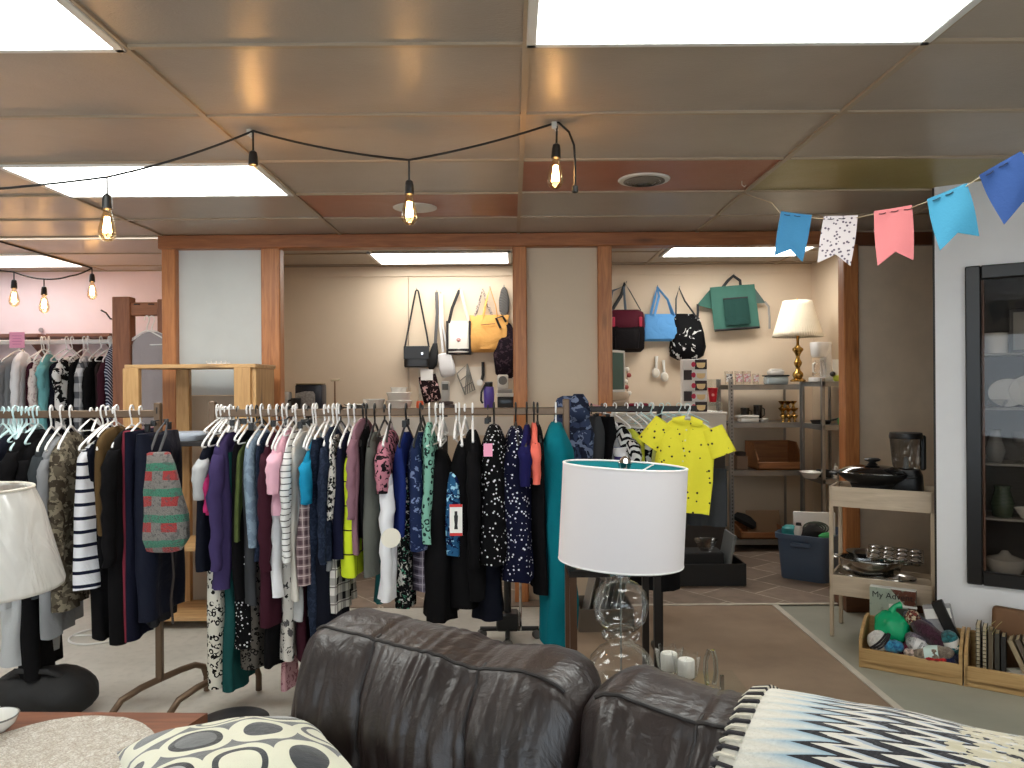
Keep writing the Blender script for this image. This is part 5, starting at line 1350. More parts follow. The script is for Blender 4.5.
o = MB().pouch([(0, .09, .05), (.03, .10, .06), (.06, .095, .055), (.075, .07, .03)], 24, .7, .02, 3).build('folded_cloth', fab('cloth_dark_red', (120, 26, 44))); o.location = (X(641, 5.0), 5.0, Z(405, 5.0)-.03); tag(o, 'dark red folded cloth behind the pale hangers', 'cloth')
o.location = (X(639, 6.42), 6.45, 1.238)
# drying rack with thin rods
t = thing('drying_rack', 'folding wire drying rack with white and pink rods beside the camouflage hoodie', 'drying rack', (X(588, 5.0), 5.0, 0))
m1, m2 = MB(), MB()
for k in range(7):
    z = 1.10+.035*k
    (m1 if k % 2 else m2).tube([(-.20+.02*k, .04*k-.1, z+.06), (.16, .04*k-.16, z)], .005, 6)
m1.build('white_rods', wplast, t); m2.build('pink_rods', mat('pink_rod', (226, 170, 176), .4), t)
for s in (-1, 1): MB().tube([(.17*s, -.1, 0), (.02*s, .0, .6), (-.17*s, .05, 1.32)], .007, 8).build('leg', wplast, t)
# rolling stand between the racks
t = thing('rolling_stand', 'black pole stand with boxy foot and a caster beneath the dotted dresses', 'stand', (X(506, 4.5), 4.5, 0))
MB().tube([(0, 0, .15), (0, 0, .95)], .022, 10).build('pole', black, t)
MB().box((0, 0, .11), (.13, .13, .1), bev=.012).build('foot_block', black, t)
MB().tube([(.075, -.03, .06), (.075, -.03, .42)], .008, 8).build('rod', chrome, t)
MB().tube([(-.16, 0, .06), (.18, 0, .06)], .014, 8).tube([(0, -.2, .06), (0, .2, .06)], .014, 8).build('base_bar', black, t)
for p in ((.17, 0), (-.15, 0), (0, -.19), (0, .19)):
    o = MB().lathe([(.0, -.012), (.028, -.012), (.03, 0), (.028, .012), (0, .012)], n=18).build('caster', mat('grey_caster', (96, 94, 92), .4), t); o.rotation_euler = (PI/2, 0, .6); o.location = (p[0], p[1], .03)
# box of record sleeves
t = thing('crate', 'open grey brown crate behind the glass lamp base', 'crate', (X(602, 4.75), 4.75, 0))
for a, b, c, s in ((0, -.15, .07, (.32, .012, .14)), (0, .15, .07, (.32, .012, .14)), (-.16, 0, .07, (.012, .3, .14)), (.16, 0, .07, (.012, .3, .14)), (0, 0, .006, (.32, .3, .012))):
    MB().box((a, b, c), s, bev=.003).build('panel', mat('dark_crate', (104, 92, 80), .6), t)
for k in range(7):
    o = MB().box((0, 0, .155), (.006, .27, .31), bev=.001).build('record_sleeve', mat('sleeve_%d' % (k % 3), ((150, 148, 144), (84, 82, 84), (186, 182, 174))[k % 3], .35))
    o.location = (t.location.x-.13+.032*k, 4.75, .013); o.rotation_euler = (0, .22, 0)
    tag(o, '%s record sleeve leaning in the grey brown crate behind the lamp base' % ('light grey', 'dark grey', 'pale beige')[k % 3], 'record sleeve', 'record sleeves in the grey brown crate')

# ------------------------------------------------------------------ back room, right bay
bag_k = [(612, 283)]
hk = (626, 283); t = bag('backpack', 'dark red and black backpack hanging beside the varnished post', hk)
x0, z0 = L(hk, 606, 352); x1, z1 = L(hk, 643, 313); cxm = (x0+x1)/2; hw_ = (x1-x0)/2
MB().pouch([(z0, hw_*.8, .06), (z0+.03, hw_*.98, .10), (z0+.18, hw_*1.0, .11), (z0+.30, hw_*.98, .09), (z1+.0, hw_*.9, .06), (z1+.02, hw_*.7, .03)], 32, .55, .02, 3, cx=cxm, cy=-.04).build('body', fab('nylon_black', (26, 22, 24), rough=.6), t)
MB().pouch([(z0+.22, hw_*1.0, .098), (z0+.25, hw_*1.01, .105), (z1+.0, hw_*.94, .07), (z1+.025, hw_*.72, .035)], 32, .5, .015, 5, cx=cxm, cy=-.045).build('top_flap', fab('nylon_dark_red', (98, 28, 44), rough=.6), t)
MB().pouch([(z0+.03, hw_*.6, .04), (z0+.16, hw_*.66, .05), (z0+.2, hw_*.6, .03)], 28, .5, 0, 0, cx=cxm, cy=-.13).build('front_pocket', fab('nylon_black', (26, 22, 24)), t)
for s in (-1, 1): MB().box((cxm+s*hw_*.72, -.14, z0+.27), (.03, .02, .09), bev=.006).build('pull_tab', mat('red_nylon', (170, 30, 60), .6), t)
MB().tube([(cxm-hw_*.8, -.03, z1), (-.05, -.02, -.12), (-.01, 0, 0), (.03, -.01, -.07), (x1-.03, -.04, z1+.02)], .016, 8, flat=.005).build('strap', black, t)
MB().tube([(cxm-hw_*.9, -.04, z1+.02), (cxm-hw_*.7, -.06, z1+.2), (cxm-hw_*.1, -.06, z1+.24), (cxm+.0, -.05, z1+.02)], .012, 8, flat=.005).build('loop_strap', mat('slate_strap', (70, 84, 96), .6), t)
hk = (657, 287); t = bag('tote_bag', 'bright blue tote bag with two blue handles', hk)
x0, z0 = L(hk, 643, 341); x1, z1 = L(hk, 679, 314); cxm = (x0+x1)/2; hw_ = (x1-x0)/2; blu = fab('blue_vinyl', (82, 156, 224), rough=.5)
MB().pouch([(z0, hw_*.98, .035), (z0+.02, hw_*1.02, .055), (z0+.12, hw_*1.0, .05), (z1-.02, hw_*.93, .025), (z1, hw_*.92, .012)], 32, .4, .012, 6, cx=cxm).build('body', blu, t)
for dx in (0, .03):
    MB().tube([(cxm-hw_*.62+dx, -.02-dx, z1-.02), (cxm-hw_*.35+dx, -.016-dx, z1+.16), (0, 0, 0), (cxm+hw_*.35, -.016, z1+.13), (cxm+hw_*.6+dx*.4, -.02-dx, z1-.02)], .012, 8, flat=.004).build('handle', blu, t)
hk = (679, 288); t = bag('drawstring_bag', 'black bag with white brush pattern and bulging round bottom', hk)
x0, z0 = L(hk, 667, 360); x1, z1 = L(hk, 703, 316); cxm = (x0+x1)/2+.01; hw_ = (x1-x0)/2
bb = fab('print_black_brush', (18, 18, 20), (214, 214, 212), 'floral', 11, .59, rough=.6)
MB().pouch([(z0, hw_*.5, .04, .0), (z0+.04, hw_*.92, .08, .0), (z0+.12, hw_*1.0, .09, .01), (z0+.25, hw_*.9, .07, .01), (z1-.02, hw_*.72, .05, -.0), (z1+.02, hw_*.5, .03, -.01)], 36, .75, .03, 2, cx=cxm).build('body', bb, t)
MB().tube([(cxm-hw_*.6, -.02, z1), (-.03, -.01, -.1), (0, 0, 0), (.05, -.01, -.12), (cxm+hw_*.55, -.03, z1-.02)], .008, 8, flat=.005).build('strap', blk_l, t)
# green apron bag
hk = (733, 276); t = bag('apron_bag', 'wide green bag with dark mesh pocket and side wings on the wall', hk)
grn = fab('green_nylon', (66, 122, 106), rough=.6); gdk = fab('dark_green_mesh', (44, 88, 80), (32, 66, 60), 'grid', 120, .3); blt = mat('black_tape', (34, 34, 36), .7)
def Lp(px, py, y=0): a = L(hk, px, py); return (a[0], y, a[1])
x0, z0 = L(hk, 713, 329); x1, z1 = L(hk, 757, 286)
q = [Lp(709, 288), Lp(752, 285), Lp(757, 327), Lp(713, 330)]
m = MB()
def fq(u, v):
    a = Vector(q[0]).lerp(Vector(q[1]), u); b = Vector(q[3]).lerp(Vector(q[2]), u); p = a.lerp(b, v)
    return (p.x, -.03-.012*math.sin(u*PI)-.004*math.sin(u*14), p.z)
m.sheet(fq, 24, 14, .03); m.build('body', grn, t)
q2 = q
def fm_(u, v):
    p = Vector(fq(.24+.56*u, .30+.62*v)); p.y -= .046+.010*math.sin(u*PI)*v; return p
MB().sheet(fm_, 14, 10, .004).build('mesh_pocket', gdk, t)
MB().tube([fm_(u/10, .0)-Vector((0, .004, 0)) for u in range(11)], .007, 6, flat=.003).build('pocket_tape', blt, t)
MB().tube([Vector(fq(u/10, 1))-Vector((0, .016, .004)) for u in range(11)], .012, 8, flat=.024).build('bottom_tape', blt, t)
m = MB()
for k, (a, b, c) in enumerate(((fq(0, .04), fq(0, .5), Lp(697, 304, -.03)), (fq(1, .06), fq(1, .45), Lp(763, 302, -.03)))):
    mm = MB().sheet(lambda u, v: Vector(a).lerp(Vector(b), v).lerp(Vector(c)+Vector((0, 0, -.012*v)), u), 8, 6, .006); mm.build('side_wing', grn if k == 0 else mat('grey_green', (70, 90, 86), .7), t)
MB().tube([Lp(697, 304, -.03), Lp(697, 312, -.03), Lp(696, 322, -.03)], .012, 8, flat=.004).build('tie', blt, t)
MB().tube([Lp(763, 302, -.03), Lp(767, 307, -.035), Lp(768, 318, -.03), Lp(768, 329, -.03)], .010, 8, flat=.004).build('tie', mat('grey_tape', (150, 146, 140), .7), t)
MB().tube([fq(.25, .06), Lp(727, 281, -.03), (0, -.01, 0), Lp(739, 281, -.03), fq(.7, .06)], .014, 8, flat=.004).build('handle', blt, t)
# spoons
for px, py, l, s in ((656, 368, 'white ceramic spoon on the wall, the higher one under the blue tote', 1), (664, 372, 'white ceramic spoon on the wall, the lower one under the blue tote', -1)):
    t = MB()
    t.tube([(0, 0, .10), (0, -.004, .03), (0, -.004, -.01)], [.016, .012, .014], 12, flat=None).sphere((0, -.004, -.055), .04, (.92, .45, 1.15), 20, 12)
    o = t.build('spoon', cer2); o.location = P(px, py-1, WB-.012); o.rotation_euler = (0, .06*s, 0); tag(o, l, 'spoon')
    MB().sphere((0, -.018, -.055), .03, (.9, .2, 1.15), 16, 10).build('bowl_hollow', mat('cream_glaze', (214, 206, 190), .2), o)
# framed board and goods behind the varnished post
t = thing('chalkboard', 'narrow dark green framed board standing edge on beside the varnished post', 'board', (X(617, 6.3), 6.3, Z(370, 6.3)), 1.0)
MB().box((0, 0, .15), (.24, .012, .30)).build('panel', mat('board_green', (44, 70, 60), .6), t)
for a, b, s in ((-.125, .15, (.02, .022, .34)), (.125, .15, (.02, .022, .34)), (0, -.01, (.25, .022, .02)), (0, .31, (.25, .022, .02))): MB().box((a, 0, b), s, bev=.003).build('frame', mat('grey_frame', (176, 172, 164), .4), t)
t.location.z = 1.238+.02+.17
z = 1.238
for k, (w_, h_, c_, l) in enumerate(((.22, .05, (182, 160, 134), 'beige folded towel lowest in the pile beside the varnished post'), (.21, .05, (158, 138, 116), 'tan folded towel in the middle of the pile beside the varnished post'), (.2, .07, (196, 176, 152), 'pale folded towel on top of the pile beside the varnished post'))):
    o = MB().pouch([(0, w_*.46, .1), (h_*.3, w_*.5, .11), (h_*.7, w_*.5, .11), (h_, w_*.45, .1)], 28, .5, .01, k).build('folded_towel', fab('towel_%d' % k, c_)); o.location = (X(617, 6.55), 6.6, z); tag(o, l, 'towel'); z += h_+.001
hk = (622, 372); t = thing('ornament_string', 'string of small white and red ornaments hanging below the backpack', 'ornament', P(627, 366, WB-.03))
for k in range(6): MB().sphere((.02*math.sin(k*2), 0, -.03-.055*k), .022, (1, .7, 1), 12, 8).build('bead', mat('bead_%d' % (k % 2), ((226, 218, 206), (150, 60, 50))[k % 2], .4), t)
MB().tube([(0, 0, 0), (0, 0, -.32)], .003).build('cord', blt, t)
# white side table with boxes and red cup
t = thing('side_cabinet', 'white low cabinet under the stack of mug boxes', 'cabinet', (0, 6.35, 0))
sa, sb = X(604, 6.35), X(727, 6.35); zt = 1.237
MB().box(((sa+sb)/2, .25, zt-.012), (sb-sa, .5, .024), bev=.003).build('top', mat('white_board', (226, 220, 210), .5), t)
MB().box(((sa+sb)/2, .02, zt-.085), (sb-sa-.01, .02, .12), bev=.003).build('front_board', mat('white_board', (226, 220, 210), .5), t)
MB().box(((sa+sb)/2, .26, .54), (sb-sa-.02, .46, 1.0), bev=.004).build('body', mat('dark_cabinet', (52, 46, 42), .6), t)
z = zt+.0005
cream_b = mat('printed_box_white', (234, 230, 224), .5); blk_b = mat('printed_box_black', (46, 30, 30), .5); mugc = mat('mug_print_cream', (236, 206, 150), .5); redb = mat('red_badge', (196, 40, 74), .5)
names = ('lowest', 'second', 'middle', 'fourth', 'topmost')
for k in range(5):
    w_, h_ = 24*6.4/F, 10.6*6.4/F
    t = thing('mug_box', '%s printed mug box in the stack on the white cabinet, %s' % (names[k], 'dark half' if k % 2 == 0 else 'dark spine'), 'box', (X(695, 6.4), 6.45, z), 0, 'stack of mug boxes')
    MB().box((0, 0, h_/2), (w_, .10, h_-.001), bev=.002).build('carton', cream_b, t)
    a = .25 if k % 2 == 0 else -.3
    MB().box((w_*a, -.0505, h_/2), (w_*(.5 if k % 2 == 0 else .34), .001, h_-.006)).build('dark_panel', blk_b, t)
    c = w_*.24
    MB().poly([(c-.036, -.0525, h_*.66), (c-.03, -.0525, h_*.28), (c-.012, -.0525, h_*.16), (c+.018, -.0525, h_*.16), (c+.034, -.0525, h_*.3), (c+.038, -.0525, h_*.66)], (0, .001, 0)).build('cup_picture', mugc, t)
    MB().poly([(-.012+.018*math.cos(q), -.0525, h_*.5+.022*math.sin(q)) for q in [2*PI*j/12 for j in range(12)]], (0, .001, 0)).build('badge', redb, t)
    z += h_
t = thing('acrylic_stand', 'clear acrylic display stand beside the mug boxes', 'stand', (X(715, 6.4), 6.42, zt+.0005))
MB().box((0, .0, .04), (.11, .1, .08), bev=.003).box((0, .05, .16), (.11, .004, .22)).build('block', glass('acrylic', (.9, .92, .92), .04, 1.3, .06), t)
t = thing('paper_cup', 'bright red cup standing on the clear acrylic display stand', 'cup', (X(713, 6.4), 6.41, zt+.082))
MB().lathe([(0, 0), (.028, 0), (.040, .115), (.038, .115), (.027, .006), (0, .006)], n=28).build('cup', mat('red_plastic', (204, 20, 40), .3), t)
MB().tube([(.040*math.cos(q), .040*math.sin(q), .115) for q in [2*PI*j/28 for j in range(28)]], .003, 6, True).build('rim', mat('red_plastic', (204, 20, 40), .3), t)
o = MB().lathe([(0, 0), (.012, 0), (.012, .001), (0, .001)], n=16).build('emblem', mat('pink_emblem', (236, 160, 160), .5), t); o.rotation_euler = (PI/2, 0, 0); o.location = (-.008, -.037, .06)
# metal shelving, two units meeting in the corner
galv = mat('galvanised_steel', (150, 148, 144), .32, .85, var=.1, vs=12)
su = thing('metal_shelf', 'galvanised metal shelf unit along the back wall under the green bag', 'shelf', (0, 6.72, 0))
xa, xb = X(729, 6.72), X(802, 6.72)
SZ = [Z(388, 6.72), Z(426, 6.72), Z(474, 6.72), .10]
for xx in (xa+.02, xb-.012):
    for yy in (.0, .40): MB().box((xx, yy, .76), (.036 if xx < xb-.1 else .022, .004, 1.5), bev=.001).box((xx-.017 if xx < xb-.1 else xx+.01, yy+.015, .76), (.004, .034, 1.5), bev=.001).build('post', galv, su)
for z in SZ:
    m = MB().box(((xa+xb)/2, .2, z+.012), (xb-xa-.02, .40, .004)).box(((xa+xb)/2, .004, z-.008), (xb-xa-.02, .004, .044), bev=.001).box(((xa+xb)/2, .398, z-.008), (xb-xa-.02, .004, .044), bev=.001)
    m.build('shelf', galv, su)
m = MB()
for k in range(46): m.box((xa+.022, -.003, .08+k*.031), (.010, .003, .014))
m.build('slots', mat('dark_slot', (60, 58, 56), .6), su)
sv = thing('metal_shelf', 'galvanised metal shelf unit along the side wall under the coffee maker', 'shelf', (0, 0, 0))
vx0, vx1, vy0, vy1 = 2.505, 2.755, 6.26, 6.70
for xx in (vx0, vx1-.02):
    for yy in (vy0, vy1): MB().box((xx+.01, yy, .76), (.026, .004, 1.5), bev=.001).box((xx, yy+(.016 if yy == vy0 else -.016), .76), (.004, .034, 1.5), bev=.001).build('post', galv, sv)
for z in (1.47, SZ[1]+.0, SZ[2]-.02, .12):
    MB().box(((vx0+vx1)/2, (vy0+vy1)/2, z+.01), (vx1-vx0, vy1-vy0, .004)).box(((vx0+vx1)/2, vy0, z-.008), (vx1-vx0, .004, .04)).box((vx0, (vy0+vy1)/2, z-.008), (.004, vy1-vy0, .04)).build('shelf', galv, sv)
m = MB()
for k in range(44): m.box((vx1-.012, vy0-.003, .1+k*.031), (.012, .003, .016))
m.build('slots', mat('dark_slot', (60, 58, 56), .6), sv)
def sh(px, d, lv, unit=0): 
    z = (SZ[lv] if unit == 0 else (1.47, SZ[1], SZ[2]-.02, .12)[lv])+(.0145 if unit == 0 else .0125)
    return (X(px, d, 420), d, z)
gl2 = glass('tumbler_glass', (.97, .96, .95), .03, 1.25, .05)
for k, (px, l) in enumerate(((729, 'printed glass tumbler with dark swirl at the shelf post'), (739, 'glass tumbler with pink print, second from the shelf post'), (747, 'glass tumbler with pink print, third from the shelf post'), (756, 'small clear glass next to the butter dish'))):
    t = thing('glass_tumbler', l, 'glass', sh(px, 6.85, 0), 0, 'tumblers on the metal shelf'); s = .8 if k == 3 else 1
    MB().lathe([(0, 0), (.032*s, 0), (.037*s, .12*s), (.035*s, .12*s), (.030*s, .008), (0, .008)], n=24).build('glass', gl2, t)
    o = MB().sheet(lambda u, v: (.0375*s*math.sin((u-.5)*1.7), -.0375*s*math.cos((u-.5)*1.7), .025+.07*s*v), 12, 4, .0005).build('print', fab('tumbler_print_%d' % k, (206, 196, 190) if k else (90, 86, 90), (196, 120, 124) if k else (206, 204, 200), 'floral', 60, .5, rough=.4, sheen=0), t)
t = thing('butter_dish', 'clear lidded dish with white lid and black band on the metal shelf', 'dish', sh(776, 6.85, 0))
MB().box((0, 0, .035), (.19, .12, .07), bev=.014, seg=2).build('dish', mat('grey_glass', (176, 188, 190), .15, coat=.4), t)
MB().box((0, 0, .077), (.205, .13, .014), bev=.005).build('band', black, t)
MB().box((0, 0, .105), (.13, .09, .045), bev=.014, seg=2).build('lid', cer2, t)
MB().box((0, 0, .132), (.10, .07, .014), bev=.006).build('lid_top', cer2, t)
# brass lamp with pleated shade
brs = mat('brass', (206, 164, 84), .2, 1)
t = thing('table_lamp', 'brass table lamp with pleated cream shade on the corner shelf', 'lamp', (X(798, 6.62), 6.62, 1.483))
s9 = 6.62/F
zb_, zt_ = Z(339, 6.62)-1.483, Z(303, 6.62)-1.483
MB().lathe([(0, 0), (.062, 0), (.064, .012), (.05, .022), (.035, .03), (.045, .055), (.042, .075), (.022, .095), (.016, .12), (.030, .145), (.034, .165), (.020, .19), (.014, .215), (.028, .245), (.046, .27), (.044, .285), (.022, .30), (.012, .315), (.012, zb_+.05), (0, zb_+.05)], n=32).build('lamp_base', brs, t)
rings = []
for u in [i/8 for i in range(9)]:
    rr = .205*(1-u)+.115*u; z = zb_*(1-u)+zt_*u
    rings.append([((rr+.0035*math.cos(60*q))*math.cos(q), (rr+.0035*math.cos(60*q))*math.sin(q), z) for q in [2*PI*j/240 for j in range(240)]])
o = MB().loft(rings, False, False).build('lamp_shade', mat('cream_pleats', (236, 224, 200), .8), t, 180)
so = o.modifiers.new('thick', 'SOLIDIFY'); so.thickness = .003
MB().tube([(0, 0, zb_+.05), (0, 0, zt_+.01)], .004).tube([(-.115, 0, zt_-.01), (.115, 0, zt_-.01)], .003).lathe([(0, zt_), (.012, zt_+.004), (.006, zt_+.02), (0, zt_+.024)], n=12).build('harp', brs, t)
# coffee maker
t = thing('coffee_maker', 'white drip coffee maker with glass carafe at the corner shelf', 'coffee maker', (X(821, 6.42), 6.42, 1.483), .15)
wpl = mat('white_appliance', (232, 230, 226), .25)
MB().pouch([(0, .085, .075), (.012, .088, .078), (.035, .085, .075)], 32, .5).build('base', wpl, t)
MB().box((.055, .02, .17), (.06, .10, .30), bev=.015, seg=2).build('tank', wpl, t)
MB().pouch([(.20, .05, .05, -.015), (.22, .06, .058, -.015), (.31, .085, .065, -.0), (.325, .082, .062)], 32, .7).build('filter_basket', wpl, t)
MB().lathe([(0, .038), (.05, .038), (.058, .06), (.052, .12), (.036, .155), (.038, .175), (.034, .175), (.032, .155), (.048, .12), (.054, .06), (.046, .044), (0, .044)], (-.02, -.01, 0), 28).build('carafe', gl2, t)
MB().tube([(-.07, -.03, .155), (-.10, -.05, .14), (-.10, -.05, .08), (-.07, -.03, .07)], .007).build('carafe_handle', wpl, t)
t = thing('paper_holder', 'white card and black knob at the end of the corner shelf', 'card', (X(836, 6.3), 6.3, 1.483))
MB().box((0, 0, .09), (.05, .004, .18), rot=Euler((-.1, 0, 0))).build('card', whc, t)
MB().sphere((-.03, -.01, .06), .022).build('knob', black, t)
MB().box((.0, -.01, .025), (.05, .04, .05), bev=.01).build('yellow_green_foot', mat('yellow_green', (176, 190, 60), .5), t)
# second shelf
t = thing('dish_stack', 'white rectangular dish with shallow lid on the second metal shelf', 'dish', sh(748, 6.82, 1))
MB().box((0, 0, .02), (.16, .12, .04), bev=.01, seg=2).build('dish', cer2, t); MB().box((-.01, 0, .052), (.18, .13, .022), bev=.008, seg=2).build('lid', cer2, t)
o = bowl(765, 6.8, 0, .04, .03, 'tiny white saucer next to the white rectangular dish', 'saucer'); o.location = sh(764, 6.8, 1)
for px, l in ((745, 'dark glass mug behind the white dish, the one closer to the shelf post'), (758, 'dark glass mug behind the white dish, the taller one')):
    t = thing('mug', l, 'mug', sh(px, 6.97, 1), .3)
    h = .12 if px == 745 else .145
    MB().lathe([(0, 0), (.034, 0), (.04, h), (.037, h), (.031, .01), (0, .01)], n=24).build('cup', mat('smoked_glass', (40, 36, 34), .1, coat=.5), t)
    MB().tube([(.038, 0, h*.85), (.065, 0, h*.75), (.065, 0, h*.35), (.036, 0, h*.25)], .006).build('handle', mat('smoked_glass', (40, 36, 34), .1), t)
random.seed(3)
for k in range(9):
    a = (k % 3-1)*.05; r = .032+.006*(k % 2)
    t = MB().lathe([(0, 0), (r*.6, 0), (r*.35, .012), (r*.3, .025), (r, .055), (r*.9, .06), (r*.2, .03), (0, .03)], n=20).build('brass_cup', brs)
    p = sh(787, 6.85, 1); t.location = (p[0]+a+.012*(k//3), p[1]-.05+.05*(k//3), p[2]+(.061*(k//3)))
    tag(t, 'small brass goblet in the heap of brass ware on the second metal shelf', 'goblet', 'brass goblets in a heap')
# crate and boxes on the third shelf
def wood_crate(name, label, w_, d_, hf, hb, loc, rz, m=None, cat='crate', lean=0.0):
    m = m or wood('crate_board', (156, 112, 64), (190, 146, 94), 'X')
    t = thing(name, label, cat, loc, rz)
    th = .014
    MB().box((w_/2, d_/2, th/2), (w_, d_, th), bev=.002).build('bottom', m, t)
    MB().box((w_/2, th/2, hf/2), (w_, th, hf), bev=.003).build('front_board', m, t)
    MB().box((w_/2, d_-th/2, hb/2), (w_, th, hb), bev=.003).build('back_board', m, t)
    for x in (0, w_-th):
        MB().poly([(x, 0, 0), (x, 0, hf+.02), (x, d_*.45, hb), (x, d_, hb), (x, d_, 0)], (th, 0, 0)).build('side_board', m, t)
    return t
crw = wood('reddish_crate', (130, 82, 46), (160, 106, 62), 'X')
p = sh(755, 6.72, 2)
wood_crate('wooden_crate', 'slatted wooden crate with sloping sides on the third metal shelf', .40, .36, .07, .235, (X(757, 6.74), 6.74, p[2]), 0, crw)
t = thing('small_box', 'small brown cube box beside the wooden crate', 'box', sh(740, 6.85, 2))
MB().box((0, 0, .06), (.10, .12, .12), bev=.004).build('body', mat('brown_card', (128, 104, 86), .8), t)
MB().pouch([(.12, .04, .05), (.15, .045, .05), (.155, .03, .03)], 20, .6).build('basket_lid', mat('dark_wicker', (56, 46, 40), .8), t)
wood_crate('wooden_tray', 'shallow wooden frame box on the bottom metal shelf', .40, .34, .06, .10, (X(735, 6.76)+.03, 6.74, SZ[3]+.015), 0, crw)
t = thing('picture_frame', 'pale cardboard picture leaning in the bottom shelf tray', 'picture', (X(763, 6.95), 6.96, SZ[3]+.03))
MB().box((0, 0, .10), (.30, .02, .20), rot=Euler((-.35, 0, 0)), bev=.003).build('frame', mat('tan_card', (156, 128, 100), .7), t)
o = MB().pouch([(0, .09, .07), (.03, .11, .08), (.07, .09, .06), (.09, .03, .03)], 24, .8, .04, 4).build('glove', bk); o.location = (X(742, 6.6)-.06, 6.72, SZ[3]+.2); o.rotation_euler = (0, .5, 0)
o.location = (X(742, 6.86), 6.86, SZ[3]+.125); tag(o, 'crumpled black glove hanging over the bottom shelf tray', 'glove')
# side unit goods
t = thing('serving_dish', 'white oval serving dish on edge of the lower corner shelf', 'dish', (X(808, 6.4), 6.36, SZ[2]-.007))
MB().lathe([(0, 0), (.05, .0), (.085, .05), (.08, .052), (.045, .01), (0, .008)], n=30, sx=1.0, sy=1.3).build('dish', cer2, t)
o = MB().lathe([(0, 0), (.018, 0), (.018, .09), (.008, .1), (.008, .12), (0, .12)], n=16).build('bottle', cer2); o.location = (X(834, 6.36), 6.34, SZ[2]-.007); tag(o, 'tiny white bottle at the corner shelf post', 'bottle')
o = MB().box((0, 0, .03), (.09, .1, .06), bev=.006).build('tin_box', black); o.location = (X(824, 6.4), 6.42, SZ[2]-.007); tag(o, 'black tin next to the tiny white bottle', 'tin')
t = thing('frying_pan', 'dark pan with long handle on the second corner shelf', 'pan', (2.58, 6.48, SZ[1]+.013))
MB().lathe([(0, 0), (.07, 0), (.085, .03), (.082, .03), (.066, .005), (0, .005)], n=28).build('pan', black, t); MB().tube([(.08, 0, .028), (.16, -.10, .06)], .008, flat=.006).build('handle', black, t)
o = MB().pouch([(0, .03, .04), (.04, .035, .045), (.06, .02, .03)], 20, .7).build('green_box', mat('green_plastic', (70, 150, 90), .4)); o.location = (2.7, 6.34, SZ[1]+.013); tag(o, 'small green plastic pot on the second corner shelf', 'pot')
# black bin, clear bowl and grey board beneath the children rack
t = thing('storage_bin', 'low black bin on the tile floor below the yellow shirt', 'bin', (X(700, 5.7), 5.75, .0095))
for a, b, s in ((0, -.15, (.60, .015, .16)), (0, .15, (.60, .015, .16)), (-.295, 0, (.015, .3, .16)), (.295, 0, (.015, .3, .16))): MB().box((a, b, .08), s, bev=.003).build('panel', black, t)
MB().box((0, 0, .008), (.59, .3, .014)).build('bottom', black, t)
o = MB().box((0, 0, .17), (.02, .26, .34), bev=.002, rot=Euler((0, .2, 0))).build('slate_board', mat('grey_slate', (120, 124, 124), .4)); o.location = (X(722, 5.72)+.03, 5.75, .03); tag(o, 'leaning grey slate board standing in the black bin', 'board')
t = thing('plastic_bowl', 'clear plastic bowl on top of the things in the black bin', 'bowl', (X(713, 5.5), 5.66, .30))
MB().lathe([(0, 0), (.045, 0), (.085, .08), (.088, .082), (.083, .08), (.043, .006), (0, .006)], n=28).build('bowl', glass('clear_plastic', (.9, .91, .91), .08, 1.3, .08), t)
t.location = (X(706, 5.66), 5.70, .2455)
o = MB().box((0, 0, .11), (.3, .2, .22), bev=.01).build('dark_box', bk); o.location = (X(703, 5.7)-.02, 5.73, .024); tag(o, 'dark cloth covered box inside the black bin', 'box')
# blue tote bin
tub = mat('blue_tote_plastic', (74, 90, 112), .45)
t = thing('tote_bin', 'blue plastic tote full of small goods on the tile floor', 'bin', (X(813, 5.85), 5.9, .0095), math.radians(-38))
W_, D_, H_ = .40, .50, .34
rings = []
def rr_(z, k, inset=0): 
    a, b = W_/2*k-inset, D_/2*k-inset
    return [(a*math.copysign(abs(math.cos(q))**.28, math.cos(q)), b*math.copysign(abs(math.sin(q))**.28, math.sin(q)), z) for q in [2*PI*j/48 for j in range(48)]]
MB().loft([rr_(0, .86), rr_(.01, .88), rr_(H_-.04, .98), rr_(H_-.038, 1.05), rr_(H_, 1.06), rr_(H_, 1.0), rr_(H_-.05, .96, .006), rr_(.015, .87, .006)]).build('tub', tub, t)
MB().box((0, -D_/2-.012, H_-.07), (.14, .02, .03), bev=.006).build('handle', tub, t)
tx, ty = t.location.x, t.location.y
o = MB().box((0, 0, .13), (.30, .05, .26), bev=.004).build('carton', whc); o.location = (tx+.05, ty+.07, .215); o.rotation_euler = (-.12, 0, -.25); tag(o, 'white carton with a picture of coiled hose in the blue tote', 'box')
m = MB()
for k in range(3): m.tube([(.01+(.09-.02*k)*math.cos(q), -.028, .14+(.045-.01*k)*math.sin(q)) for q in [2*PI*j/28 for j in range(28)]], .006, 6, True)
m.build('coil_picture', mat('grey_green_print', (92, 104, 92), .6), o)
MB().box((-.11, -.026, .05), (.05, .002, .07)).build('pink_print', mat('dull_pink_print', (170, 80, 100), .6), o)
o = MB().pouch([(0, .05, .04), (.03, .06, .05), (.08, .055, .045), (.10, .03, .02)], 24, .7, .02, 1).build('spray_cap', mat('teal_plastic', (60, 150, 150), .4)); o.location = (tx-.16, ty+.02, .29); tag(o, 'teal plastic bottle end in the blue tote', 'bottle')
o = MB().pouch([(0, .08, .06), (.06, .10, .07), (.10, .08, .06), (.14, .03, .03)], 24, .75, .05, 3).build('fabric_bundle', bk); o.location = (tx-.02, ty-.08, .27); tag(o, 'crumpled black fabric bundle in the blue tote', 'cloth')
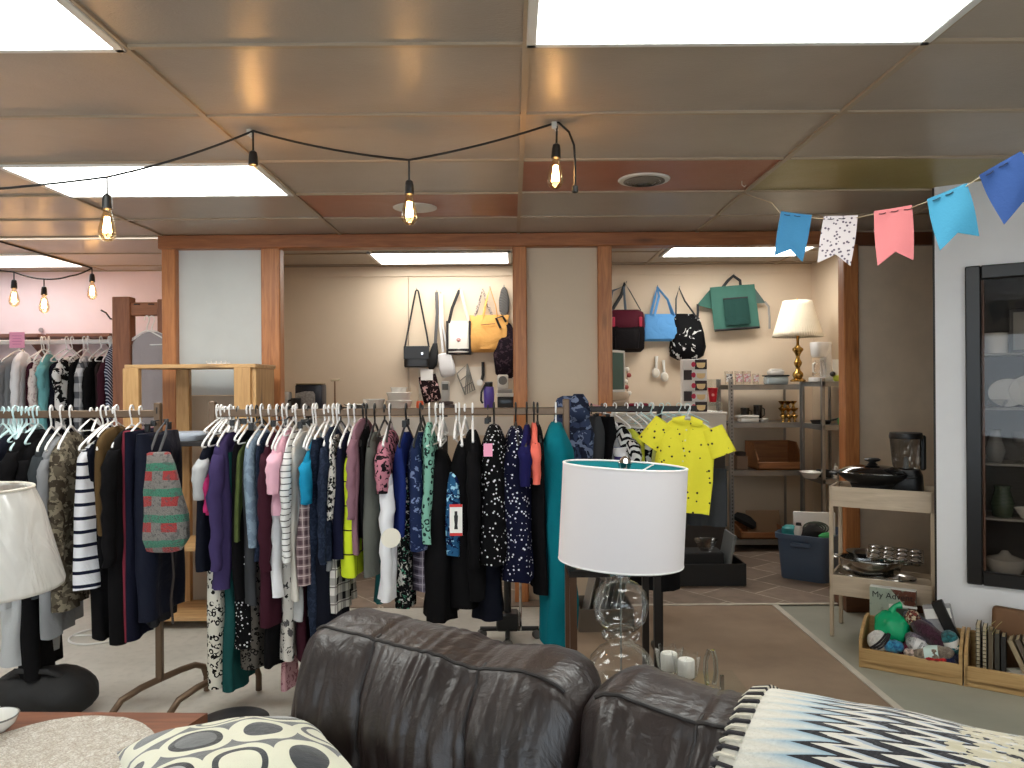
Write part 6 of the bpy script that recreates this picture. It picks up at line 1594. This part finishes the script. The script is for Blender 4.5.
o = MB().pouch([(0, .05, .04), (.03, .06, .045), (.05, .03, .02)], 24, .75, .03, 3).build('sponge', mat('green_sponge', (60, 160, 90), .8)); o.location = (tx+.05, ty-.15, .31); tag(o, 'green sponge on top in the blue tote', 'sponge')
t = thing('shaver', 'small white and black gadget in the blue tote', 'gadget', (tx-.12, ty-.06, .31), .6)
MB().pouch([(0, .02, .03), (.04, .028, .035), (.09, .022, .025)], 20, .8).build('shell', cer2, t); MB().pouch([(.085, .02, .022), (.11, .016, .018)], 20, .8).build('tip', black, t)
o = MB().sphere((0, 0, .04), .04, (1, 1, 1)).build('ball', mat('dull_pink', (176, 90, 112), .5)); o.location = (tx-.08, ty+.06, .30); tag(o, 'dull pink ball in the blue tote', 'ball')
# ------------------------------------------------------------------ birch cart by the slanted wall
bir = wood('birch', (198, 178, 152), (216, 198, 174), 'X', rough=.5, knots=False); birz = wood('birch_leg', (194, 174, 148), (212, 194, 170), 'Z', rough=.5, knots=False)
CA = math.radians(-33)
ct = thing('cart', 'pale birch two-tray cart standing before the tan panel by the white wall', 'cart', (X(828, 4.52), 4.52, 0), CA)
cw, cd = .545, .30
zt0, zt1 = Z(506, 4.52, 828), Z(486, 4.52, 828)
zb0, zb1 = Z(594, 4.52, 828), Z(574, 4.52, 828)
for x in (.011, cw-.011):
    for y in (.011, cd-.011): MB().box((x, y, zt1/2), (.022, .022, zt1), bev=.003).build('leg', birz, ct)
def tray(z0, z1):
    m = MB()
    m.box((cw/2, cd/2, z1-.040), (cw-.01, cd-.01, .012)).box((cw/2, .006, (z0+z1)/2), (cw, .012, z1-z0), bev=.002).box((cw/2, cd-.006, (z0+z1)/2), (cw, .012, z1-z0), bev=.002)
    m.box((.006, cd/2, (z0+z1)/2), (.012, cd, z1-z0), bev=.002).box((cw-.006, cd/2, (z0+z1)/2), (.012, cd, z1-z0), bev=.002)
    m.build('tray', bir, ct)
tray(zt0, zt1); tray(zb0, zb1)
def CL(x, y, z):
    c, s = math.cos(CA), math.sin(CA); o = ct.location
    return (o.x+x*c-y*s, o.y+x*s+y*c, z)
zT, zB = zt1-.0335, zb1-.0335
t = thing('electric_skillet', 'black electric skillet with domed glass lid on the cart', 'skillet', CL(.215, .135, zT), CA)
MB().pouch([(0, .10, .07), (.02, .11, .075), (.05, .12, .08)], 32, .7).build('stand', black, t)
MB().lathe([(0, .035), (.10, .035), (.165, .075), (.19, .10), (.192, .108), (.18, .11), (0, .108)], n=40, sx=1, sy=.72).build('pan', black, t)
MB().lathe([(.186, .108), (.184, .118), (.15, .138), (.09, .152), (0, .158)], n=40, sx=1, sy=.72).build('lid', mat('smoked_lid', (30, 28, 28), .08, coat=.8), t)
MB().tube([(.187*math.cos(q), .187*.72*math.sin(q), .113) for q in [2*PI*j/48 for j in range(48)]], .004, 6, True).build('lid_rim', chrome, t)
MB().lathe([(.03, .157), (.022, .165), (.016, .172), (.04, .18), (.045, .188), (.035, .195), (0, .196)], n=20).build('knob', black, t)
for s in (-1, 1): MB().tube([(s*.185, -.05, .098), (s*.225, -.04, .10), (s*.225, .04, .10), (s*.185, .05, .098)], .009, 8).build('handle', black, t)
t = thing('food_processor', 'black food processor with clear jug behind the skillet', 'food processor', CL(.385, .19, zT), CA)
MB().pouch([(0, .085, .075), (.015, .09, .08), (.10, .085, .075), (.135, .07, .065)], 32, .55).build('motor_base', black, t)
MB().lathe([(.062, .135), (.072, .16), (.085, .30), (.086, .315)], n=32, cap=False).build('jug', glass('smoky_glass', (.62, .62, .62), .03, 1.35, .05), t)
MB().lathe([(0, .312), (.088, .312), (.090, .325), (.085, .345), (0, .347)], n=32).build('lid', black, t)
MB().box((.085, .03, .23), (.03, .045, .20), bev=.008).build('handle', black, t)
MB().lathe([(0, .135), (.015, .14), (.012, .20), (0, .21)], n=12).build('blade_hub', mat('grey_plastic', (160, 160, 158), .4), t)
stl = mat('stainless', (176, 174, 170), .2, 1)
def dishm(loc, prof, name, label, cat, m=stl, sx=1, sy=1, rot=None):
    o = MB().lathe(prof, n=40, sx=sx, sy=sy).build(name, m); o.location = loc; o.rotation_euler = rot or (0, 0, CA); return tag(o, label, cat)
dishm(CL(.22, .15, zB), [(0, 0), (.17, 0), (.20, .02), (.225, .026), (.222, .03), (.195, .024), (.165, .006), (0, .006)], 'serving_tray', 'oval steel serving tray lying lowest on the lower cart tray', 'tray', sx=.98, sy=.55)
tr = thing('roasting_pan', 'stainless oval roasting pan on the oval tray of the cart', 'pan', CL(.20, .15, zB+.031), CA)
MB().lathe([(0, 0), (.13, 0), (.155, .02), (.17, .08), (.185, .085), (.183, .09), (.165, .088), (.15, .022), (0, .008)], n=40, sx=1, sy=.68).build('pan', stl, tr)
for s in (-1, 1): MB().tube([(s*.175, -.04, .08), (s*.215, -.03, .085), (s*.215, .03, .085), (s*.175, .04, .08)], .006).build('handle', stl, tr)
dishm(CL(.15, .18, zB+.119), [(0, 0), (.06, 0), (.09, .03), (.092, .032), (.088, .031), (.058, .004), (0, .004)], 'steel_bowl', 'small steel bowl set in the roasting pan on the cart', 'bowl')
t = thing('muffin_tin', 'shiny twelve cup muffin tin lying tilted on the roasting pan', 'baking tin', CL(.33, .15, zB+.16), rot=Euler((.16, .04, CA+.1)))
m = MB().box((0, 0, 0), (.29, .21, .006), bev=.002)
for i in range(4):
    for j in range(3): m.lathe([(.032, .003), (.026, -.022), (0, -.023)], (-.105+.07*i, -.07+.07*j, 0), 18, cap=False).lathe([(.033, .002), (.034, .006), (.029, .006)], (-.105+.07*i, -.07+.07*j, 0), 18, cap=False)
m.build('tin', stl, t)
m = MB()
for i in range(4):
    for j in range(3): m.lathe([(0, .0042), (.028, .004)], (-.105+.07*i, -.07+.07*j, 0), 18, cap=False).sphere((-.105+.07*i, -.07+.07*j, .002), .026, (1, 1, .35), 14, 8)
m.build('cups', mat('bright_tin', (226, 226, 224), .25, .9), t)
o = MB().box((0, 0, .008), (.16, .18, .016), bev=.003).build('cutting_board', bir); o.location = CL(.44, .15, zB+.002); o.rotation_euler = (0, .06, CA+.3); tag(o, 'small pale wooden board beside the pans on the cart', 'board')
o = MB().box((0, 0, .006), (.10, .06, .012), bev=.004).build('grey_cloth', fab('cloth_light_grey', (176, 178, 180))); o.location = CL(.06, .05, zB+.03); o.rotation_euler = (0, -.2, CA); tag(o, 'folded pale cloth at the corner of the lower cart tray', 'cloth')
bpy.data.objects.remove(o)
# brown wooden crate and the game box below the cart
dkb = wood('brown_crate', (92, 58, 38), (120, 78, 52), 'X')
wood_crate('wooden_crate', 'dark brown wooden crate on the floor under the cart', .66, .22, .19, .2, (X(843, 5.0), 4.97, 0), -.06, dkb)
gd = 4.235
t = thing('board_game_box', 'flat grey green box titled My Advent standing under the cart', 'box', (X(891, gd), gd, Z(592, gd)), CA)
bw, bh = 42*gd/F, .24
cov = G('box_cover'); cc = cov.co(); cx_, cy_, cz_ = cov.xyz(cc)
bb_ = cov.mix(cov.m('GREATER_THAN', cov.m('ADD', cx_, cov.m('MULTIPLY', cz_, .9)), -.03+.02), col((168, 180, 164)), col((96, 52, 38)))
bb_ = cov.mix(cov.step(cov.noise(cc, 30, 3), .55, .7), bb_, col((140, 150, 136)))
cov.pbsdf(bb_, .35)
t.location.z = Z(592, gd)
MB().box((0, .02, -bh/2), (bw, .045, bh), bev=.002).build('carton', cov.mat, t)
MB().box((0, .02, .0025), (bw-.002, .043, .004)).build('top_edge', whc, t)
def text(s, size, loc, m, parent, ext=.0006):
    c = bpy.data.curves.new('lettering', 'FONT'); c.body = s; c.size = size; c.extrude = ext; c.align_x = 'LEFT'
    o = bpy.data.objects.new('lettering', c); C.objects.link(o); o.parent = parent; o.location = loc; c.materials.append(m); bpy.context.view_layer.update()
    me = bpy.data.meshes.new_from_object(o.evaluated_get(bpy.context.evaluated_depsgraph_get())); bpy.data.objects.remove(o)
    o = bpy.data.objects.new('lettering', me); C.objects.link(o); o.parent = parent; o.location = loc; o.rotation_euler = (PI/2, 0, 0); return o
text('My Advent', .046, (-bw/2+.012, -.004, -.052), blkc, t)
MB().box((-.012, -.0035, -.15), (.012, .001, .14)).box((.055, -.0035, -.085), (.13, .001, .012)).build('white_frame_print', whc, t)
MB().box((.05, -.0035, -.135), (.10, .001, .075)).build('dark_picture', mat('dark_picture_print', (66, 72, 66), .4), t)
o = MB().box((0, .02, (t.location.z-bh)/2), (.26, .06, t.location.z-bh-.001), bev=.004).build('cardboard_box', mat('brown_card', (128, 104, 86), .8)); o.location = (t.location.x, t.location.y, 0); o.rotation_euler = (0, 0, CA); tag(o, 'low brown cardboard box carrying the titled box under the cart', 'box')

# ------------------------------------------------------------------ yarn bin and book bin on the floor
binw = wood('bin_pine', (168, 132, 84), (198, 164, 112), 'X', rough=.5)
BA = WR; bz = .0
B0 = (X(859, 4.02, 668), 4.02, 0)
def BL(i, x, y, z):
    c, s = math.cos(BA), math.sin(BA); x += i*.472
    if i == 0 and z > .1: z = .1+(z-.1)*.66
    return (B0[0]+x*c-y*s, B0[1]+x*s+y*c, z)
def floor_bin(i, label, w_=.465, d_=.235, hf=.10, hb=.215):
    t = thing('wooden_bin', label, 'bin', BL(i, 0, 0, 0), BA); th = .015
    MB().box((w_/2, d_/2, th/2+.02), (w_, d_, th), bev=.002).build('bottom', binw, t)
    MB().box((w_/2, th/2, hf/2), (w_, th, hf), bev=.004).build('front_board', binw, t)
    MB().box((w_/2, d_-th/2, hb/2), (w_, th, hb), bev=.004).build('back_board', binw, t)
    for x in (0, w_-th): MB().poly([(x, 0, 0), (x, 0, hf+.05), (x, .05, hf+.085), (x, d_*.62, hb+.01), (x, d_, hb+.01), (x, d_, 0)], (th, 0, 0)).build('side_board', binw, t)
    return t
floor_bin(0, 'pine bin with sloping sides full of yarn on the floor'); floor_bin(1, 'pine bin of old books beside the yarn bin')
def yarn_mat(n, c, c2=None):
    g = G(n); co = g.co(); f = g.noise(g.scale(co, (1, 1, 1)), 40, 3, 2)
    tw = g.m('FRACT', g.m('MULTIPLY', g.m('ADD', g.xyz(co)[0], g.m('MULTIPLY', g.xyz(co)[2], .7)), 140))
    b = g.mix(g.step(f, .4, .62), col(c), col(c2 or tuple(int(q*.6) for q in c)))
    return g.pbsdf(b, .85, 0, g.bump(tw, .6, .004, g.bump(f, .5, .01)), .3, .3)
def skein(i, x, y, z, L_, r, rot, c, label, band=None, c2=None, name='yarn_skein'):
    t = thing(name, label, 'yarn', BL(i, x, y, z), rot=rot)
    rings = []
    for k in range(17):
        u = k/16*2-1; rr = r*(max(.03, 1-abs(u)**3.4))**.5*(1+.06*math.sin(u*9))
        rings.append([(u*L_/2, rr*math.cos(q)*(1+.10*nz(u*5, q*2, x*9)), rr*.85*math.sin(q)*(1+.1*nz(u*4+3, q, x*7))) for q in [2*PI*j/26 for j in range(26)]])
    MB().loft(rings).build('yarn', yarn_mat('yarn_%d' % len(bpy.data.materials), c, c2), t, 80)
    if band:
        MB().loft([[(u, rr*math.cos(q), rr*.86*math.sin(q)) for q in [2*PI*j/30 for j in range(30)]] for u, rr in ((-L_*.16, r*1.03), (L_*.16, r*1.03))], False, False).build('paper_band', mat('band_%d_%d_%d' % band, band, .5), t)
    return t
E = lambda a, b, c: Euler((a, b, BA+c))
skein(0, .10, .12, .10, .13, .05, E(0, 0, .3), (120, 30, 60), 'dark red yarn at the bottom of the yarn bin')
skein(0, .25, .11, .09, .20, .055, E(0, 0, .1), (130, 34, 66), 'wine red yarn mass in the middle of the yarn bin')
skein(0, .40, .10, .10, .18, .055, E(0, 0, 1.1), (30, 40, 92), 'dark blue yarn at the end wall of the yarn bin')
gp = mat('green_plastic_wrap', (22, 168, 112), .22, bump=.5, bs=40)
t = thing('yarn_bag', 'bright green plastic wrapped bundle bulging in the yarn bin', 'bag', BL(0, .135, .13, .235))
MB().sphere((0, 0, 0), .088, (1, .85, 1.0), 28, 18, .2, 5).build('bundle', gp, t); MB().tube([(0, 0, .085), (.02, .0, .115), (.05, 0, .12)], [.02, .012, .02], 10).build('knot', gp, t)
t = thing('yarn_ball', 'white yarn ball with black stripes at the front corner of the bin', 'yarn', BL(0, .085, .05, .155))
MB().sphere((0, 0, 0), .056, (1, .9, .95), 24, 16, .08, 3).build('ball', yarn_mat('yarn_white', (232, 230, 226), (206, 204, 202)), t)
m = MB()
for k, a in enumerate((-.35, 0, .35)): m.tube([(.057*math.sin(a+.9*q), -.052*math.cos(a+.9*q)*math.cos(q*.9), .05*math.sin(q*1.1)+.01) for q in [-.8+1.6*j/12 for j in range(13)]], .0055, 6)
m.build('black_strands', mat('black_yarn', (44, 42, 46), .95), t)
skein(0, .155, .045, .135, .10, .036, E(.2, 0, .2), (60, 150, 186), 'pale blue variegated yarn ball beside the striped ball', None, (30, 90, 140), 'yarn_ball')
skein(0, .27, .17, .285, .19, .042, E(0, .5, -.2), (38, 34, 70), 'dark navy skein lying across the top of the yarn bin')
o = MB().sphere((0, 0, 0), .038, (1, .9, 1), 20, 14, .2, 2).build('yarn_ball', fab('yarn_tweed', (206, 190, 160), (150, 70, 60), 'floral', 60, .5, (60, 44, 44))); o.location = BL(0, .235, .14, .335); tag(o, 'small tweed yarn ball, red and cream, topping the yarn bin', 'yarn')
skein(0, .33, .12, .225, .24, .050, E(0, .55, -.05), (74, 34, 54), 'long maroon skein slanting across the yarn bin')
skein(0, .255, .10, .20, .11, .035, E(0, .1, .5), (132, 122, 134), 'mauve grey small skein behind the maroon yarn')
skein(0, .27, .055, .165, .12, .038, E(0, .35, 0), (206, 206, 208), 'skein with pale paper band under the maroon one', (226, 224, 224))
skein(0, .33, .04, .135, .20, .040, E(.2, -.18, .05), (154, 140, 122), 'beige grey skein with a mint label at the bin front', (206, 226, 220), (110, 98, 88))
skein(0, .41, .11, .20, .13, .048, E(0, 1.2, .2), (40, 120, 128), 'teal skein with white label at the end of the yarn bin', (226, 226, 220))
skein(0, .345, .022, .105, .11, .022, E(0, 0, .1), (206, 34, 38), 'bright red yarn hanging over the bin front')
skein(0, .235, .028, .115, .06, .024, E(0, 0, 0), (220, 196, 182), 'pale cream yarn tuft at the bin front')
o = MB().box((0, 0, .10), (.13, .03, .2), bev=.004).build('grey_booklet', mat('grey_print', (150, 148, 150), .6, var=.2, vs=30)); o.location = BL(0, .375, .185, .15); o.rotation_euler = E(-.1, -.2, 0); tag(o, 'grey printed booklet standing behind the yarn', 'booklet')
MB().box((0, -.016, .155), (.12, .002, .05)).build('white_title', whc, o)
t = thing('black_case', 'slim black case sticking up at the end of the yarn bin', 'case', BL(0, .42, .19, .20), rot=E(0, -.42, 0))
MB().box((0, 0, .09), (.055, .035, .22), bev=.004).build('body', black, t); MB().box((.0, -.019, .03), (.035, .003, .05)).build('vents', dgr, t)
# books
pap = mat('old_paper', (206, 192, 160), .8, var=.15, vs=20)
def book(i, x, y, z, th, d_, h, rot, c, label, name='book', spiral=False):
    t = thing(name, label, 'book', BL(i, x, y, z), rot=rot)
    cm = mat('cover_%d_%d_%d' % c, c, .6, var=.15, vs=15)
    MB().box((-th/2+.0015, d_/2, h/2), (.003, d_, h), bev=.0008).box((th/2-.0015, d_/2, h/2), (.003, d_, h), bev=.0008).build('cover', cm, t)
    MB().box((0, d_/2+.002, h/2), (th-.006, d_-.008, h-.008)).build('pages', pap, t)
    if spiral:
        m = MB()
        for k in range(12): m.tube([(.6*th*math.cos(q), -.001+.006*math.sin(q), .02+k*(h-.04)/11) for q in [2*PI*j/10 for j in range(10)]], .0012, 5, True)
        m.build('spiral', chrome, t)
    else: MB().box((0, .001, h/2), (th, .003, h), bev=.0008).build('spine', cm, t)
    return t
for k, (x, c, l, sp) in enumerate(((.055, (70, 62, 54), 'dark spiral notebook first in the book bin', True), (.082, (52, 48, 44), 'black notebook second in the book bin', True), (.108, (96, 84, 66), 'brown notebook third in the book bin', False), (.134, (60, 56, 48), 'dark notebook fourth in the book bin', False), (.160, (40, 38, 36), 'black notebook last before the gap in the book bin', False))):
    book(1, x, .07, .036, .020, .13, .25-.01*k, E(-.06, 0, 0), c, l, 'notebook', sp)
for k, (x, a) in enumerate(((.085, .30), (.115, .26))):
    o = MB().sheet(lambda u, v: (.02*v*v+.004*u, .06*(u-.5), .075*v-.01*u), 6, 8, .001).build('loose_sheet', mat('yellowed_sheet', (216, 204, 140), .8)); o.location = BL(1, x, .10, .25); o.rotation_euler = E(0, a, 0)
    tag(o, 'curled yellowed sheet %s among the spiral notebooks' % ('standing first' if k == 0 else 'standing second'), 'paper')
o = MB().box((0, 0, .16), (.19, .02, .32), bev=.02, seg=3).build('brown_board', mat('brown_fibre', (118, 84, 56), .7, var=.1)); o.location = BL(1, .19, .205, .037); o.rotation_euler = E(-.0, .05, 0); tag(o, 'brown rounded board at the back of the book bin', 'board')
o = MB().box((0, 0, .05), (.155, .17, .10), bev=.003).build('cream_box', mat('cream_card', (236, 230, 214), .6)); o.location = BL(1, .105, .115, .0355); o.location = BL(1, .23, .085, .0355); o.scale = (.42, .8, .5); tag(o, 'small cream box in the gap between notebooks and leaning books', 'box')
cs_ = [(150, 132, 104), (88, 76, 64), (120, 108, 90), (64, 58, 52), (176, 164, 140), (96, 90, 80), (190, 184, 168), (206, 202, 192)]
nm = ['tan', 'brown', 'khaki', 'dark', 'beige', 'grey brown', 'pale', 'white']
for k in range(8):
    book(1, .275+.030*k, .035, .040, .021, .17, .22+.008*k, E(-.08, -.42+.012*k, 0), cs_[k], '%s cover record book leaning in the book bin, %s from the gap' % (nm[k], ('first', 'second', 'third', 'fourth', 'fifth', 'sixth', 'seventh', 'eighth')[k]), 'record_book')
o = MB().box((0, 0, .1), (.16, .008, .2), bev=.002).build('green_booklet', mat('bright_green_card', (36, 170, 84), .5)); o.location = BL(1, .46, .20, .19); o.rotation_euler = E(-.1, .5, 0); tag(o, 'bright green booklet sticking up at the far end of the book bin', 'booklet')

# ------------------------------------------------------------------ display cabinet set in the slanted wall
blkw = mat('black_wood_frame', (22, 21, 22), .35)
cb = thing('display_cabinet', 'black framed glass display cabinet set in the white slanted wall', 'cabinet', WL(0, 0, 0), WR)
f = .058; y0 = -.028
for x0, x1_, z0, z1 in ((t0-.012, t0+f, zc0-.012, zc1+.012), (t1-f, t1+.012, zc0-.012, zc1+.012), (t0+f, t1-f, zc1-f, zc1+.012), (t0+f, t1-f, zc0-.012, zc0+f)):
    MB().box(((x0+x1_)/2, y0+.018, (z0+z1)/2), (x1_-x0, .036, z1-z0), bev=.006).build('frame', blkw, cb)
brw = mat('brown_inner_trim', (110, 74, 54), .5)
for x in (t0+f+.006, t1-f-.006): MB().box((x, .012, (zc0+zc1)/2), (.012, .02, zc1-zc0-2*f)).build('inner_trim', brw, cb)
MB().box(((t0+t1)/2, .004, (zc0+zc1)/2), (t1-t0-2*f+.01, .004, zc1-zc0-2*f+.01)).build('glass_door', glass('cabinet_glass', (.80, .78, .76), .015, 1.45, .0, .05), cb)
inn = mat('dark_cabinet_inside', (70, 64, 60), .6)
D_ = .34
MB().box(((t0+t1)/2, D_+.006, (zc0+zc1)/2), (t1-t0, .012, zc1-zc0)).box((t0+.006, D_/2, (zc0+zc1)/2), (.012, D_, zc1-zc0)).box((t1-.006, D_/2, (zc0+zc1)/2), (.012, D_, zc1-zc0)).box(((t0+t1)/2, D_/2, zc1-.006), (t1-t0, D_, .012)).box(((t0+t1)/2, D_/2, zc0+.006), (t1-t0, D_, .012)).build('case', inn, cb)
CZs = [1.615, 1.335, 1.05, .77]
for z in CZs: MB().box(((t0+t1)/2, .17, z), (t1-t0-.03, .25, .012), bev=.002).build('shelf', mat('grey_shelf', (150, 146, 142), .4), cb)
def inC(x, y, z): return WL(x, y, z+.0065)
def cplate(x, z, r, label, sx=1.2):
    o = MB().lathe([(0, 0), (r*.6, 0), (r, .012), (r*.98, .016), (r*.6, .006), (0, .006)], n=36, sx=sx).build('plate', cer2)
    o.location = inC(x, .22, z+r*.98); o.rotation_euler = Euler((PI/2-.14, 0, WR)); tag(o, label, 'plate')
cplate(.315, 1.335, .075, 'oval white plate standing inside the cabinet, the one closer to the frame edge'); cplate(.42, 1.335, .085, 'oval white plate standing inside the cabinet, partly behind its neighbour')
for k, (x, z, l) in enumerate(((.27, 1.335, 'low glass bowl in front of the white plates in the cabinet'), (.26, 1.05, 'grey vase on the third cabinet shelf'), (.37, 1.05, 'stemmed glass on the third cabinet shelf'), (.29, .77, 'dark green jug on the fourth cabinet shelf'), (.40, .77, 'small bowl on the fourth cabinet shelf'), (.30, .463, 'pale tureen at the bottom of the cabinet'), (.26, 1.615, 'white box shaped dish on the top cabinet shelf'))):
    pr = [[(0, 0), (.03, 0), (.055, .04), (.053, .041), (.028, .005), (0, .005)], [(0, 0), (.03, 0), (.05, .06), (.03, .12), (.025, .16), (.03, .17), (.0, .165)], [(0, 0), (.03, 0), (.006, .01), (.005, .07), (.035, .10), (.038, .16), (.036, .16), (.03, .10), (0, .08)], [(0, 0), (.045, 0), (.055, .07), (.035, .14), (.04, .16), (0, .155)], [(0, 0), (.03, 0), (.06, .05), (.058, .051), (.028, .006), (0, .006)], [(0, 0), (.06, 0), (.09, .06), (.085, .09), (.03, .11), (.015, .13), (0, .132)], [(0, 0), (.06, 0), (.062, .10), (.064, .105), (.0, .11)]][k]
    m_ = [gl2, mat('grey_glaze', (120, 118, 116), .2), gl2, mat('green_glaze', (58, 72, 56), .2), cer2, mat('pale_glaze', (170, 166, 158), .2), cer2][k]
    o = MB().lathe(pr, n=28).build(('bowl', 'vase', 'goblet', 'jug', 'bowl', 'tureen', 'dish')[k], m_); o.location = inC(x, .12, z); tag(o, l, ('bowl', 'vase', 'glass', 'jug', 'bowl', 'tureen', 'dish')[k])
o = MB().box((0, 0, .12), (.16, .02, .24), bev=.003).build('picture_frame', mat('dark_frame', (52, 44, 40), .4)); o.location = inC(.40, .26, 1.615); o.rotation_euler = Euler((-.08, 0, WR)); tag(o, 'dark framed picture on the top cabinet shelf', 'picture')
MB().box((0, -.011, .12), (.12, .001, .2)).build('print', mat('pale_picture', (176, 170, 162), .5), o)
